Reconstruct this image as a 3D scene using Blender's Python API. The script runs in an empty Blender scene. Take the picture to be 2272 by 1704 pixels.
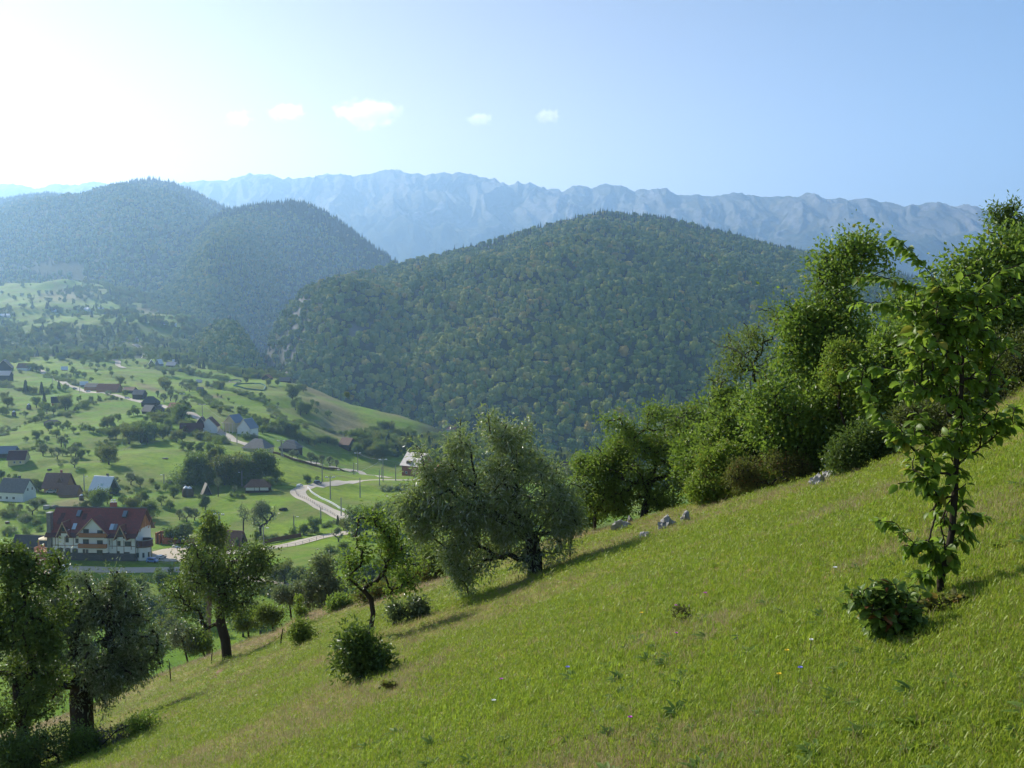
import bpy, math, random
import numpy as np
from mathutils import Vector, Matrix
from mathutils.bvhtree import BVHTree
R = math.radians
SKY = (1.3, .12, .8)
S = bpy.context.scene
C = S.collection
rng = np.random.default_rng(7)
random.seed(7)

# ------------------------------------------------------------------ camera, light, exposure
W, H, F = 2272.0, 1704.0, 2230.0
HOR = 720.0
TH = math.atan((H/2-HOR)/F)
cam_d = bpy.data.cameras.new("camera"); cam = bpy.data.objects.new("camera", cam_d); C.objects.link(cam)
cam_d.sensor_width = 36; cam_d.lens = 36*F/W; cam_d.clip_start = 0.1; cam_d.clip_end = 60000
cam.rotation_euler = (R(90)-TH, 0, 0)
S.camera = cam
SUN_AZ, SUN_EL = R(-46), R(31)          # azimuth measured from the view axis, negative = left
sd = Vector((math.sin(SUN_AZ)*math.cos(SUN_EL), math.cos(SUN_AZ)*math.cos(SUN_EL), math.sin(SUN_EL)))
sun_d = bpy.data.lights.new("sun", 'SUN'); sun_d.energy = 5; sun_d.angle = R(0.5); sun_d.color = (1, .94, .82)
sun = bpy.data.objects.new("sun", sun_d); C.objects.link(sun)
sun.rotation_euler = sd.to_track_quat('Z', 'Y').to_euler()
wd = bpy.data.worlds.new("World"); S.world = wd; wd.use_nodes = True
nt = wd.node_tree; nt.nodes.clear()
sky = nt.nodes.new('ShaderNodeTexSky'); sky.sky_type = 'NISHITA'; sky.sun_disc = False
sky.sun_elevation = SUN_EL; sky.sun_rotation = SUN_AZ
sky.altitude = 900; sky.air_density = 1.25; sky.dust_density = 1.2; sky.ozone_density = 6
bg = nt.nodes.new('ShaderNodeBackground'); bg.inputs[1].default_value = 0.071
wo = nt.nodes.new('ShaderNodeOutputWorld')
# haze glow painted into the sky colour towards the horizon and the sun's side (direction only, the same from any viewpoint)
def wn(ty, **kw):
    x = nt.nodes.new(ty)
    for k_, v_ in kw.items(): setattr(x, k_, v_)
    return x
def wm(op, a, b=0.):
    x = wn('ShaderNodeMath', operation=op)
    for sk, v_ in ((x.inputs[0], a), (x.inputs[1], b)):
        if isinstance(v_, (int, float)): sk.default_value = v_
        else: nt.links.new(v_, sk)
    return x.outputs[0]
tcw = wn('ShaderNodeTexCoord'); spw = wn('ShaderNodeSeparateXYZ'); nt.links.new(tcw.outputs['Generated'], spw.inputs[0])
hz_ = wm('POWER', 2.718, wm('MULTIPLY', wm('MULTIPLY', spw.outputs['Z'], spw.outputs['Z']), -18.))
dp = wn('ShaderNodeVectorMath', operation='DOT_PRODUCT'); nt.links.new(tcw.outputs['Generated'], dp.inputs[0]); dp.inputs[1].default_value = (math.sin(R(-50))*.99, math.cos(R(-50))*.99, .12)
gz = wm('POWER', wm('MAXIMUM', dp.outputs['Value'], 0.), 2.)
bw = wn('ShaderNodeRGBToBW'); nt.links.new(sky.outputs[0], bw.inputs[0])
wt = wn('ShaderNodeVectorMath', operation='SCALE'); wt.inputs[0].default_value = (1.42, .99, .80); nt.links.new(bw.outputs[0], wt.inputs['Scale'])
mxw = wn('ShaderNodeMix', data_type='RGBA'); nt.links.new(wm('MINIMUM', wm('ADD', wm('MULTIPLY', gz, SKY[0]), wm('MULTIPLY', hz_, SKY[1])), .95), mxw.inputs[0])
nt.links.new(sky.outputs[0], mxw.inputs[6]); nt.links.new(wt.outputs[0], mxw.inputs[7])
gn = wn('ShaderNodeVectorMath', operation='SCALE'); nt.links.new(mxw.outputs[2], gn.inputs[0]); nt.links.new(wm('ADD', 1., wm('SUBTRACT', wm('MULTIPLY', hz_, SKY[2]), wm('MULTIPLY', wm('MULTIPLY', gz, .75), wm('SUBTRACT', 1., hz_)))), gn.inputs['Scale'])
nt.links.new(gn.outputs[0], bg.inputs[0]); nt.links.new(bg.outputs[0], wo.inputs[0])
S.view_settings.view_transform = 'Standard'; S.view_settings.look = 'None'
S.view_settings.exposure = 0.90; S.view_settings.gamma = 1
S.render.engine = 'CYCLES'
cy = S.cycles
cy.use_denoising = True
cy.max_bounces = 6; cy.diffuse_bounces = 3; cy.glossy_bounces = 2; cy.transmission_bounces = 4
cy.volume_bounces = 3; cy.transparent_max_bounces = 6; cy.sample_clamp_indirect = 4; cy.sample_clamp_direct = 12
cy.caustics_reflective = False; cy.caustics_refractive = False
S.render.film_transparent = False

# ------------------------------------------------------------------ helpers
CT, ST = math.cos(TH), math.sin(TH)
def uv(px, py):
    a = (px-W/2)/F; b = (H/2-py)/F
    k = CT+b*ST
    return a/k, (-ST+b*CT)/k
def P(px, py, d):
    u, v = uv(px, py); return Vector((u*d, d, v*d))
def to_px(x, y, z):
    """world -> source pixel"""
    b = (z*CT+y*ST)/(y*CT-z*ST); a = x/(y*CT-z*ST)
    return W/2+a*F, H/2-b*F
def hash2(ix, iy, seed=0):
    h = (ix.astype(np.int64)*374761393 + iy.astype(np.int64)*668265263 + seed*1442695041) & 0xffffffff
    h = ((h ^ (h >> 13))*1274126177) & 0xffffffff
    return ((h ^ (h >> 16)) & 0xffffff)/float(0xffffff)
def vnoise(x, y, seed=0):
    x = np.asarray(x, float); y = np.asarray(y, float)
    ix = np.floor(x); iy = np.floor(y); fx = x-ix; fy = y-iy
    fx = fx*fx*fx*(fx*(fx*6-15)+10); fy = fy*fy*fy*(fy*(fy*6-15)+10)
    a = hash2(ix, iy, seed); b = hash2(ix+1, iy, seed); c = hash2(ix, iy+1, seed); d = hash2(ix+1, iy+1, seed)
    return (a*(1-fx)+b*fx)*(1-fy)+(c*(1-fx)+d*fx)*fy
def fbm(x, y, oct=4, seed=0, gain=.5):
    t = 0; amp = 1; tot = 0
    for i in range(oct):
        t = t+amp*(vnoise(x*2**i+13.7*i, y*2**i+7.3*i, seed+i)-.5); tot += amp; amp *= gain
    return t/tot*2
def ridged(x, y, oct=4, seed=0, gain=.5):
    t = 0; amp = 1; tot = 0
    for i in range(oct):
        n = 1-np.abs(2*vnoise(x*2**i+3.1*i, y*2**i+9.2*i, seed+i)-1)
        t = t+amp*n; tot += amp; amp *= gain
    return t/tot
def pchip(xs, ys, x):
    xs = np.asarray(xs, float); ys = np.asarray(ys, float); x = np.clip(np.asarray(x, float), xs[0], xs[-1])
    h = np.diff(xs); dl = np.diff(ys, axis=0)/(h if ys.ndim == 1 else h.reshape((-1,)+(1,)*(ys.ndim-1)))
    m = np.zeros_like(ys)
    m[0] = dl[0]; m[-1] = dl[-1]
    for i in range(1, len(xs)-1):
        p = dl[i-1]*dl[i] > 0
        w1 = 2*h[i]+h[i-1]; w2 = h[i]+2*h[i-1]
        with np.errstate(divide='ignore', invalid='ignore'):
            mm = (w1+w2)/(w1/dl[i-1]+w2/dl[i])
        m[i] = np.where(p, mm, 0)
    k = np.clip(np.searchsorted(xs, x, side='right')-1, 0, len(xs)-2)
    t = (x-xs[k])/h[k]; hh = h[k]
    if ys.ndim > 1:
        t = t.reshape(t.shape+(1,)*(ys.ndim-1)); hh = hh.reshape(t.shape)
    return ((1+2*t)*(1-t)**2)*ys[k]+t*(1-t)**2*hh*m[k]+t*t*(3-2*t)*ys[k+1]+t*t*(t-1)*hh*m[k+1]
def lerp(a, b, t): return a+(b-a)*t
def sstep(a, b, x):
    t = np.clip((x-a)/(b-a), 0, 1); return t*t*(3-2*t)

def mesh_np(name, V, Fq, mats, mi=None, smooth=False):
    """V (n,3), Fq: (m,k) int array or list of such"""
    me = bpy.data.meshes.new(name)
    if not isinstance(Fq, list): Fq = [Fq]
    Fq = [np.asarray(f, np.int32) for f in Fq if len(f)]
    V = np.asarray(V, np.float32)
    me.vertices.add(len(V)); me.vertices.foreach_set('co', V.ravel())
    ls = np.concatenate([f.ravel() for f in Fq]); n = sum(len(f) for f in Fq)
    tot = np.concatenate([np.full(len(f), f.shape[1], np.int32) for f in Fq])
    st = np.concatenate([[0], np.cumsum(tot)[:-1]]).astype(np.int32)
    me.loops.add(len(ls)); me.loops.foreach_set('vertex_index', ls)
    me.polygons.add(n); me.polygons.foreach_set('loop_start', st)
    try: me.polygons.foreach_set('loop_total', tot)
    except Exception: pass
    if not isinstance(mats, (list, tuple)): mats = [mats]
    for m in mats: me.materials.append(m)
    if mi is not None: me.polygons.foreach_set('material_index', np.asarray(mi, np.int32))
    me.update(calc_edges=True)
    me.polygons.foreach_set('use_smooth', np.full(n, smooth, bool))
    return me
def link(name, me, parent=None):
    o = bpy.data.objects.new(name, me); C.objects.link(o)
    if parent: o.parent = parent
    return o
def tag(o, label, cat, group=None, kind=None):
    o['label'] = label; o['category'] = cat
    if group: o['group'] = group
    if kind: o['kind'] = kind
    return o
def empty(name, loc, rz=0, sc=1):
    o = bpy.data.objects.new(name, None); C.objects.link(o)
    o.location = loc; o.rotation_euler = (0, 0, rz); o.scale = (sc, sc, sc); return o
def struct(name, me, label=None):
    o = link(name, me); o['kind'] = 'structure'
    if label: o['label'] = label
    return o
def setattrf(me, name, arr, dom='POINT'):
    a = me.attributes.new(name, 'FLOAT', dom); a.data.foreach_set('value', np.asarray(arr, np.float32).ravel())

# ------------------------------------------------------------------ materials
class M:
    def __init__(s, name):
        s.m = bpy.data.materials.new(name); s.m.use_nodes = True; s.t = s.m.node_tree
        s.t.nodes.clear(); s.out = s.n('ShaderNodeOutputMaterial')
    def n(s, ty, **kw):
        x = s.t.nodes.new(ty)
        for k, v in kw.items(): setattr(x, k, v)
        return x
    def l(s, a, b): s.t.links.new(a, b)
    def coord(s, which='Object', scale=(1, 1, 1)):
        tc = s.n('ShaderNodeTexCoord'); mp = s.n('ShaderNodeMapping'); mp.inputs['Scale'].default_value = scale
        s.l(tc.outputs[which], mp.inputs[0]); return mp.outputs[0]
    def noise(s, vec, scale, detail=4, rough=.55, dist=0):
        x = s.n('ShaderNodeTexNoise'); x.inputs['Scale'].default_value = scale; x.inputs['Detail'].default_value = detail
        x.inputs['Roughness'].default_value = rough; x.inputs['Distortion'].default_value = dist
        if vec is not None: s.l(vec, x.inputs['Vector'])
        return x.outputs['Fac']
    def ramp(s, fac, stops, interp='LINEAR'):
        x = s.n('ShaderNodeValToRGB'); cr = x.color_ramp; cr.interpolation = interp
        while len(cr.elements) < len(stops): cr.elements.new(.5)
        for e, (p, c) in zip(cr.elements, stops):
            e.position = p; e.color = (*c, 1) if not isinstance(c, (int, float)) else (c, c, c, 1)
        s.l(fac, x.inputs[0]); return x.outputs[0]
    def mix(s, fac, a, b, mode='MIX'):
        x = s.n('ShaderNodeMix'); x.data_type = 'RGBA'; x.blend_type = mode
        for sock, v in ((x.inputs[0], fac), (x.inputs[6], a), (x.inputs[7], b)):
            if isinstance(v, (int, float)): sock.default_value = v
            elif isinstance(v, tuple): sock.default_value = (*v, 1)
            else: s.l(v, sock)
        return x.outputs[2]
    def math(s, op, a, b=0.):
        x = s.n('ShaderNodeMath', operation=op)
        for sock, v in ((x.inputs[0], a), (x.inputs[1], b)):
            if isinstance(v, (int, float)): sock.default_value = v
            else: s.l(v, sock)
        return x.outputs[0]
    def attr(s, name):
        x = s.n('ShaderNodeAttribute'); x.attribute_name = name; return x.outputs['Fac']
    def bump(s, h, strength=.5, dist=.1):
        b = s.n('ShaderNodeBump'); b.inputs['Strength'].default_value = strength; b.inputs['Distance'].default_value = dist
        s.l(h, b.inputs['Height']); return b.outputs[0]
    def bsdf(s, col, rough=.8, spec=.3, normal=None, metal=0, sheen=0):
        b = s.n('ShaderNodeBsdfPrincipled')
        if isinstance(col, tuple): b.inputs['Base Color'].default_value = (*col, 1)
        else: s.l(col, b.inputs['Base Color'])
        if isinstance(rough, (int, float)): b.inputs['Roughness'].default_value = rough
        else: s.l(rough, b.inputs['Roughness'])
        b.inputs['Specular IOR Level'].default_value = spec; b.inputs['Metallic'].default_value = metal
        if normal is not None: s.l(normal, b.inputs['Normal'])
        return b.outputs[0]
    def done(s, sh): s.l(sh, s.out.inputs['Surface']); return s.m

def leaf_mat(name, dark, light, trans=.35, rough=.5, spec=.3, accent=None, acc=.08, tcol=None, obj_var=.5, back=None):
    """dark / light: the leaf's own colours; varied by leaf ('rnd' attribute) and by plant"""
    m = M(name)
    r = m.attr('rnd'); oi = m.n('ShaderNodeObjectInfo')
    f = m.math('ADD', m.math('MULTIPLY', r, 1-obj_var), m.math('MULTIPLY', oi.outputs['Random'], obj_var))
    col = m.mix(f, dark, light)
    if accent:
        a = m.math('GREATER_THAN', m.math('FRACT', m.math('MULTIPLY', r, 7.31)), 1-acc)
        col = m.mix(a, col, accent)
    if back:
        g = m.n('ShaderNodeNewGeometry'); cc = m.mix(g.outputs['Backfacing'], col, back)
    else: cc = col
    p = m.bsdf(cc, rough, spec)
    if trans > 0:
        tr = m.n('ShaderNodeBsdfTranslucent')
        m.l(m.mix(.40, col, tcol or (.28, .40, .05)), tr.inputs[0])
        mx = m.n('ShaderNodeMixShader'); mx.inputs[0].default_value = trans
        m.l(p, mx.inputs[1]); m.l(tr.outputs[0], mx.inputs[2]); return m.done(mx.outputs[0])
    return m.done(p)

def flat_mat(name, col, rough=.8, spec=.3, var=.12, scale=3., metal=0):
    m = M(name); v = m.coord('Object')
    nz = m.noise(v, scale, 5, .6)
    c = m.mix(nz, tuple(x*(1-var) for x in col), tuple(min(1, x*(1+var)) for x in col))
    return m.done(m.bsdf(c, rough, spec, metal=metal))

# ------------------------------------------------------------------ terrain
def polar_mesh(name, px, dd, Z, mat, attrs=None):
    U = np.array([uv(p, HOR)[0] for p in px])
    X = U[None, :]*dd[:, None]; Y = np.repeat(dd[:, None], len(px), 1)
    V = np.stack([X, Y, Z], -1).reshape(-1, 3)
    nr, nc = len(dd), len(px)
    i = np.arange(nr-1)[:, None]*nc+np.arange(nc-1)[None, :]
    Fq = np.stack([i, i+1, i+1+nc, i+nc], -1).reshape(-1, 4)
    me = mesh_np(name, V, Fq, mat, smooth=True)
    if attrs:
        for k, a in attrs.items(): setattrf(me, k, a)
    return me, V, Fq

# ---- near meadow slope
EDGE = [(-3500, 2840, 40), (-900, 1800, 46), (0, 1625, 46), (200, 1560, 48), (340, 1495, 50), (505, 1432, 50), (600, 1404, 47), (663, 1366, 45),
        (749, 1342, 44), (822, 1320, 42), (1008, 1278, 38), (1100, 1248, 37), (1260, 1190, 34), (1360, 1166, 32),
        (1550, 1122, 28), (1700, 1080, 25), (1925, 1033, 22), (2272, 875, 18), (3200, 450, 14), (4500, -16, 12), (6500, -750, 10)]
EA = np.array(EDGE, float)
def near_z(px, d):
    """height of the near hillside under screen column px at depth d (arrays)"""
    pe = np.interp(px, EA[:, 0], EA[:, 1]); de = np.interp(px, EA[:, 0], EA[:, 2])
    ue, ve = uv(px, pe)
    ue = uv(px, HOR)[0]
    k = .41*ue-.19
    zp = -1.6+k*d; De = ve*de-(-1.6+k*de)
    z_in = zp+De*np.minimum(d/de, 1)**2
    sl = np.interp(px, [-900, 600, 1200, 1600, 2000, 3200], [.34, .34, .30, .16, .06, .02])
    e = np.maximum(d-de, 0)
    z_out = ve*d-sl*e*e/(e+6)
    return np.where(d <= de, z_in, z_out), d/de
def near_full(px, d):
    z, t = near_z(px, d)
    u = uv(px, HOR)[0]; x = u*d
    n = fbm(x/5.5, d/5.5, 3, 31)*.16+fbm(x/1.1, d/1.1, 3, 32)*.05
    return z+n*sstep(.5, 4, d)*(1-.0*t), t

nc, nr = 960, 400
npx = np.linspace(-3500, 6500, nc)
nd = np.concatenate([np.linspace(-6, 1.1, 12, endpoint=False), np.geomspace(1.1, 190, nr)])
PX, D = np.meshgrid(npx, nd)
Zn, Tn = near_full(PX, np.maximum(D, 1.1))
behind = D < 1.1
Zn = np.where(behind, -1.6-.19*D+.41*uv(PX, HOR)[0]*1.1, Zn)
# rows behind the camera keep the x of the first real row so that the sheet goes on under the viewer
Un = uv(npx, HOR)[0]
Xn = Un[None, :]*np.maximum(D, 1.1)
Vn = np.stack([Xn, D, Zn], -1).reshape(-1, 3)
i = np.arange(len(nd)-1)[:, None]*nc+np.arange(nc-1)[None, :]
Fn = np.stack([i, i+1, i+1+nc, i+nc], -1).reshape(-1, 4)

m = M('meadow_grass_ground')
v = m.coord('Object')
big = m.noise(v, .22, 5, .6); mid = m.noise(v, 1.1, 6, .65); fine = m.noise(v, 9, 6, .7)
c1 = m.mix(m.ramp(big, [(.36, 0), (.62, 1)]), (.155, .225, .018), (.235, .25, .040))
c2 = m.mix(m.ramp(mid, [(.38, 0), (.62, 1)]), c1, (.31, .22, .085))
c3 = m.mix(m.ramp(fine, [(.35, 0), (.7, 1)]), c2, (.120, .170, .018))
dry = m.attr('dry')
c4 = m.mix(m.math('MULTIPLY', dry, m.ramp(mid, [(.25, .35), (.6, 1)])), c3, (.23, .15, .085))
MAT_MEADOW = m.done(m.bsdf(c4, .9, .15, m.bump(m.noise(v, 14, 6, .75), .9, .06)))
me = mesh_np('meadow_ground', Vn, Fn, MAT_MEADOW, smooth=True)
dryA = sstep(.72, .97, Tn)*(np.interp(PX, [300, 500, 1000, 1300, 1500, 1700], [1, 1, 1, .7, .3, 0]))
setattrf(me, 'dry', dryA)
near_o = struct('meadow_ground', me, 'green meadow hillside in the foreground, sloping down to the left')
bvh_near = BVHTree.FromPolygons([tuple(a) for a in Vn.tolist()], Fn.tolist())

# ---- valley
CX = [-900, -300, 0, 200, 400, 600, 800, 1000, 1250, 1700, 3200]
RD = [60, 150, 200, 230, 260, 290, 330, 380, 440, 500, 600, 700, 850, 1000, 1200, 1500, 1800, 2100, 2450, 3000]
T = {
 -900: [2200,1720,1600,1480,1370,1290,1210,1140,1070,1015,955, 905, 850, 815, 792, 745, 715, 690, 660, 620],
 -300: [2200,1720,1600,1480,1370,1290,1210,1140,1068,1015,955, 905, 850, 815, 792, 748, 715, 690, 655, 620],
 0:    [2200,1720,1600,1475,1365,1283,1208,1135,1065,1012,950, 903, 850, 812, 795, 752, 715, 690, 645, 640],
 200:  [2200,1720,1600,1472,1362,1278,1202,1124,1060,1008,942, 899, 853, 822, 792, 750, 712, 688, 660, 660],
 400:  [2200,1720,1600,1470,1358,1274,1200,1128,1060,1004,940, 897, 860, 828, 800, 750, 714, 692, 684, 720],
 600:  [2200,1720,1590,1455,1338,1256,1186,1120,1066,1020,962, 915, 862, 834, 880, 900, 900, 900, 900, 900],
 800:  [2200,1700,1560,1420,1312,1232,1172,1124,1092,1066,1032, 985, 908, 960, 1000,1000,1000,1000,1000,1000],
 1000: [2200,1690,1540,1400,1296,1224,1170,1128,1096,1068,1040,1010, 968,1020, 1050,1050,1050,1050,1050,1050],
 1250: [2200,1690,1540,1400,1300,1230,1180,1140,1108,1082,1060,1040, 1040,1100,1150,1150,1150,1150,1150,1150],
 1700: [2200,1690,1540,1400,1300,1230,1190,1160,1130,1110,1100,1100, 1100,1150,1180,1180,1180,1180,1180,1180],
 3200: [2200,1690,1540,1400,1300,1230,1190,1160,1130,1110,1100,1100, 1100,1150,1180,1180,1180,1180,1180,1180]}
TT = np.array([[uv(c, T[c][j])[1]*RD[j] for c in CX] for j in range(len(RD))])    # heights [row, col]
def valley_base(px, d):
    """px (nc,), d (nr,) -> Z (nr,nc)"""
    a = pchip(np.log(RD), TT, np.log(d))           # (nr, ncx)
    return pchip(CX, a.T, px).T                     # (nr, nc)
def valley_noise(x, y, d):
    k = np.clip((d-150)/300, .15, 1)
    n = fbm(x/95, y/60, 4, 5)*6.0*k+fbm(x/22, y/22, 3, 9)*.5*k
    far = sstep(1150, 1500, d)*(1-.0*d)
    n = n+far*(fbm(x/300, y/300, 3, 15)*26+fbm(x/110, y/110, 3, 16)*9)
    return n
vpx = np.linspace(-900, 2600, 900); vd = np.concatenate([np.geomspace(70, 3000, 620)])
Zv = valley_base(vpx, vd)
PXv, Dv = np.meshgrid(vpx, vd)
Xv = uv(PXv, HOR)[0]*Dv
# flat terrace for the guesthouse and the yard
ter = sstep(60, 130, PXv)*(1-sstep(440, 520, PXv))*sstep(283, 292, Dv)*(1-sstep(318, 345, Dv))
Zv = Zv+valley_noise(Xv, Dv, Dv)*(1-sstep(40, 120, PXv)*(1-sstep(480, 560, PXv))*sstep(270, 290, Dv)*(1-sstep(320, 350, Dv)))
Zv = lerp(Zv, -71.0, ter)
Zv = Zv+0*Xv
# knolls on the far left: (px, d, radius, height)
for kx, kd, kr, kh in [(130, 2250, 300, 34), (255, 1620, 130, 16), (350, 1750, 150, 14), (-60, 1800, 200, 30), (20, 1500, 120, 10)]:
    c = P(kx, HOR, kd); r2 = ((Xv-c.x)**2+((Dv-c.y)*.8)**2)/kr**2
    Zv += kh*np.exp(-r2*1.6)
Vv = np.stack([Xv, Dv, Zv], -1).reshape(-1, 3)
ncv, nrv = len(vpx), len(vd)
i = np.arange(nrv-1)[:, None]*ncv+np.arange(ncv-1)[None, :]
Fv = np.stack([i, i+1, i+1+ncv, i+ncv], -1).reshape(-1, 4)
m = M('valley_grass')
v = m.coord('Object')
big = m.noise(v, .008, 4, .6); mid = m.noise(v, .035, 5, .6, .6); fine = m.noise(v, .35, 6, .7)
wv = m.n('ShaderNodeTexWave'); wv.wave_type = 'BANDS'; wv.bands_direction = 'DIAGONAL'
wv.inputs['Scale'].default_value = .045; wv.inputs['Distortion'].default_value = 22; wv.inputs['Detail'].default_value = 2
wv.inputs['Detail Scale'].default_value = .35; m.l(v, wv.inputs['Vector'])
c1 = m.mix(m.ramp(big, [(.38, 0), (.6, 1)]), (.110, .225, .004), (.200, .270, .010))
c2 = m.mix(m.math('MULTIPLY', m.ramp(mid, [(.44, 0), (.60, 1)]), .75), c1, (.17, .165, .05))
c2 = m.mix(m.math('MULTIPLY', m.ramp(wv.outputs['Fac'], [(.0, 1), (.16, 0)]), .18), c2, (.045, .085, .018))
c3 = m.mix(m.math('MULTIPLY', m.ramp(fine, [(.35, 1), (.6, 0)]), .7), c2, (.072, .155, .005))
c4 = m.mix(m.attr('dry'), c3, m.mix(m.ramp(fine, [(.3, 0), (.7, 1)]), (.13, .11, .05), (.24, .19, .10)))
c5 = m.mix(m.attr('wood'), c4, (.022, .035, .012))
MAT_VALLEY = m.done(m.bsdf(c5, .9, .1, m.bump(m.noise(v, .8, 5, .75), .7, .5)))
def ell(px, py, cx, cy_, rx, ry, soft=.5, rot=0):
    dx = px-cx; dy = py-cy_; c, s_ = math.cos(R(rot)), math.sin(R(rot))
    a = (dx*c+dy*s_)/rx; b = (-dx*s_+dy*c)/ry
    return 1-sstep(1-soft, 1+soft, np.sqrt(a*a+b*b))
VPX, VPY = to_px(Xv, Dv, Zv)
dry = np.zeros_like(Zv)
for e in [(730, 905, 75, 14, .5, 22), (760, 950, 60, 28, .5, 12), (880, 915, 60, 10, .4, 16), (960, 940, 40, 8, .4, 20), (700, 870, 60, 8, .5, 20),
          (480, 880, 18, 4, .5, 10), (330, 860, 30, 5, .5, 20), (150, 655, 70, 14, .6, -5), (330, 690, 30, 8, .6, 10), (480, 970, 24, 7, .5, 20),
          (120, 1000, 16, 5, .5, 0), (160, 1118, 40, 10, .6, 0), (360, 1190, 20, 8, .4, 0)]:
    dry = np.maximum(dry, ell(VPX, VPY, *e)*.75)
dry *= (Dv > 250)
wood = sstep(1130, 1260, Dv)*(1-sstep(1520, 1650, Dv))*(.5+.5*sstep(-.2, .2, fbm(Xv/160, Dv/160, 3, 44)))*(PXv < 620)
wood = np.maximum(wood, sstep(1900, 2300, Dv)*sstep(260, 360, PXv))
wood = np.maximum(wood, sstep(960, 1060, Dv)*sstep(480, 620, PXv))
wood = np.maximum(wood, sstep(640, 720, Dv)*sstep(880, 980, PXv))
me = mesh_np('valley_ground', Vv, Fv, MAT_VALLEY, smooth=True)
setattrf(me, 'dry', dry); setattrf(me, 'wood', wood)
struct('valley_ground', me, 'green meadows of the valley floor around the village')
bvh_v = BVHTree.FromPolygons([tuple(a) for a in Vv.tolist()], Fv.tolist())

def ray(px, py, bvh):
    u, v = uv(px, py); dr = Vector((u, 1, v)).normalized()
    h = bvh.ray_cast(Vector((0, 0, 0)), dr)
    return h[0]
def down(x, y, bvh):
    h = bvh.ray_cast(Vector((x, y, 900)), Vector((0, 0, -1)))
    return h[0].z if h[0] is not None else -75.
def vz(x, y): return down(x, y, bvh_v)
def nz_(x, y): return down(x, y, bvh_near)
def VP(px, py, dmin=0):
    """point of the valley floor seen at pixel"""
    h = ray(px, py, bvh_v)
    if h is None: h = P(px, py, 500)
    return h
def NP(px, py):
    h = ray(px, py, bvh_near)
    if h is not None: return h
    d = float(np.interp(px, EA[:, 0], EA[:, 2]))*1.06; u = uv(px, HOR)[0]
    return Vector((u*d, d, nz_(u*d, d)))

# ------------------------------------------------------------------ forested hills and the mountain range
class Hill:
    def __init__(s, ridge, foot, bulge, amp, wl, seed, back=.35, spur=None):
        s.r = np.array(ridge, float); s.f = np.array(foot, float); s.bulge = bulge; s.amp = amp; s.wl = wl; s.seed = seed; s.back = back; s.spur = spur; s.wp = .9
    def at(s, px, t):
        """px, t arrays (t: 0 foot, 1 ridge, >1 the far side)"""
        u = uv(px, HOR)[0]
        rp = np.interp(px, s.r[:, 0], s.r[:, 1]); rd = pchip(s.r[:, 0], s.r[:, 2], px)
        fp = pchip(s.f[:, 0], s.f[:, 1], px); fd = pchip(s.f[:, 0], s.f[:, 2], px)
        zr = uv(px, rp)[1]*rd; zf = uv(px, fp)[1]*fd
        d = fd+(rd-fd)*t
        tt = np.minimum(t, 1)
        g = tt+s.bulge*np.sin(np.pi*tt)*(1-.3*tt)
        z = zf+(zr-zf)*g-np.maximum(t-1, 0)**1.3*(zr-zf)*1.1
        x = u*d
        w = np.sin(np.pi*np.clip(tt, 0, 1))**s.wp
        a = s.amp
        n = (ridged(x/s.wl+d/s.wl*.35, d/s.wl*.45-x/s.wl*.1, 4, s.seed, .5)-.55)*2.0*a
        n = n+fbm(x/(s.wl*.4), d/(s.wl*.4), 3, s.seed+50)*a*.25
        z = z+n*w
        if s.spur is not None:
            for (p0, d0, p1, d1, rad, hh) in s.spur:
                a0 = P(p0, HOR, d0); a1 = P(p1, HOR, d1)
                ex, ey = a1.x-a0.x, a1.y-a0.y; L2 = ex*ex+ey*ey
                q = np.clip(((x-a0.x)*ex+(d-a0.y)*ey)/L2, 0, 1)
                ds = np.hypot(x-a0.x-q*ex, d-a0.y-q*ey)
                z = z+hh*np.exp(-(ds/rad)**2)*w
        return x, d, z
    def mesh(s, name, p0, p1, n, k, mat, attr=None):
        px = np.linspace(p0, p1, n); t = np.linspace(0, 1+s.back, k)
        PXh, TT_ = np.meshgrid(px, t)
        x, d, z = s.at(PXh, TT_)
        V = np.stack([x, d, z], -1).reshape(-1, 3)
        i = np.arange(k-1)[:, None]*n+np.arange(n-1)[None, :]
        Fq = np.stack([i, i+1, i+1+n, i+n], -1).reshape(-1, 4)
        me = mesh_np(name, V, Fq, mat, smooth=True)
        if attr: setattrf(me, 'a', attr(x, d, z, PXh, TT_))
        return me, x, d, z
    def scatter(s, p0, p1, n, tmax=1.12):
        px = rng.uniform(p0, p1, n*3); t = rng.uniform(0, tmax, n*3)
        x, d, z = s.at(px, t)
        rd = np.interp(px, s.r[:, 0], s.r[:, 2]); fd = np.interp(px, s.f[:, 0], s.f[:, 2])
        w = d*(rd-fd); keep = rng.random(n*3) < w/w.max()
        e = 2.0
        x2, d2, z2 = s.at(px, t+.01)
        sl = (z2-z)/np.maximum(d2-d, 1e-3)
        r = np.stack([x, d, z, px, t, sl], -1)[keep][:n]
        return r
m = M('forest_floor')
v = m.coord('Object')
nz = m.noise(v, .02, 5, .6); cliff = m.attr('a')
cf = m.mix(nz, (.018, .030, .010), (.035, .048, .016))
cr = m.mix(m.noise(v, .05, 6, .7), (.09, .09, .085), (.26, .25, .24))
MAT_FOREST = m.done(m.bsdf(m.mix(cliff, cf, cr), .95, .1, m.bump(m.noise(v, .08, 6, .7), .8, 6)))

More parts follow.
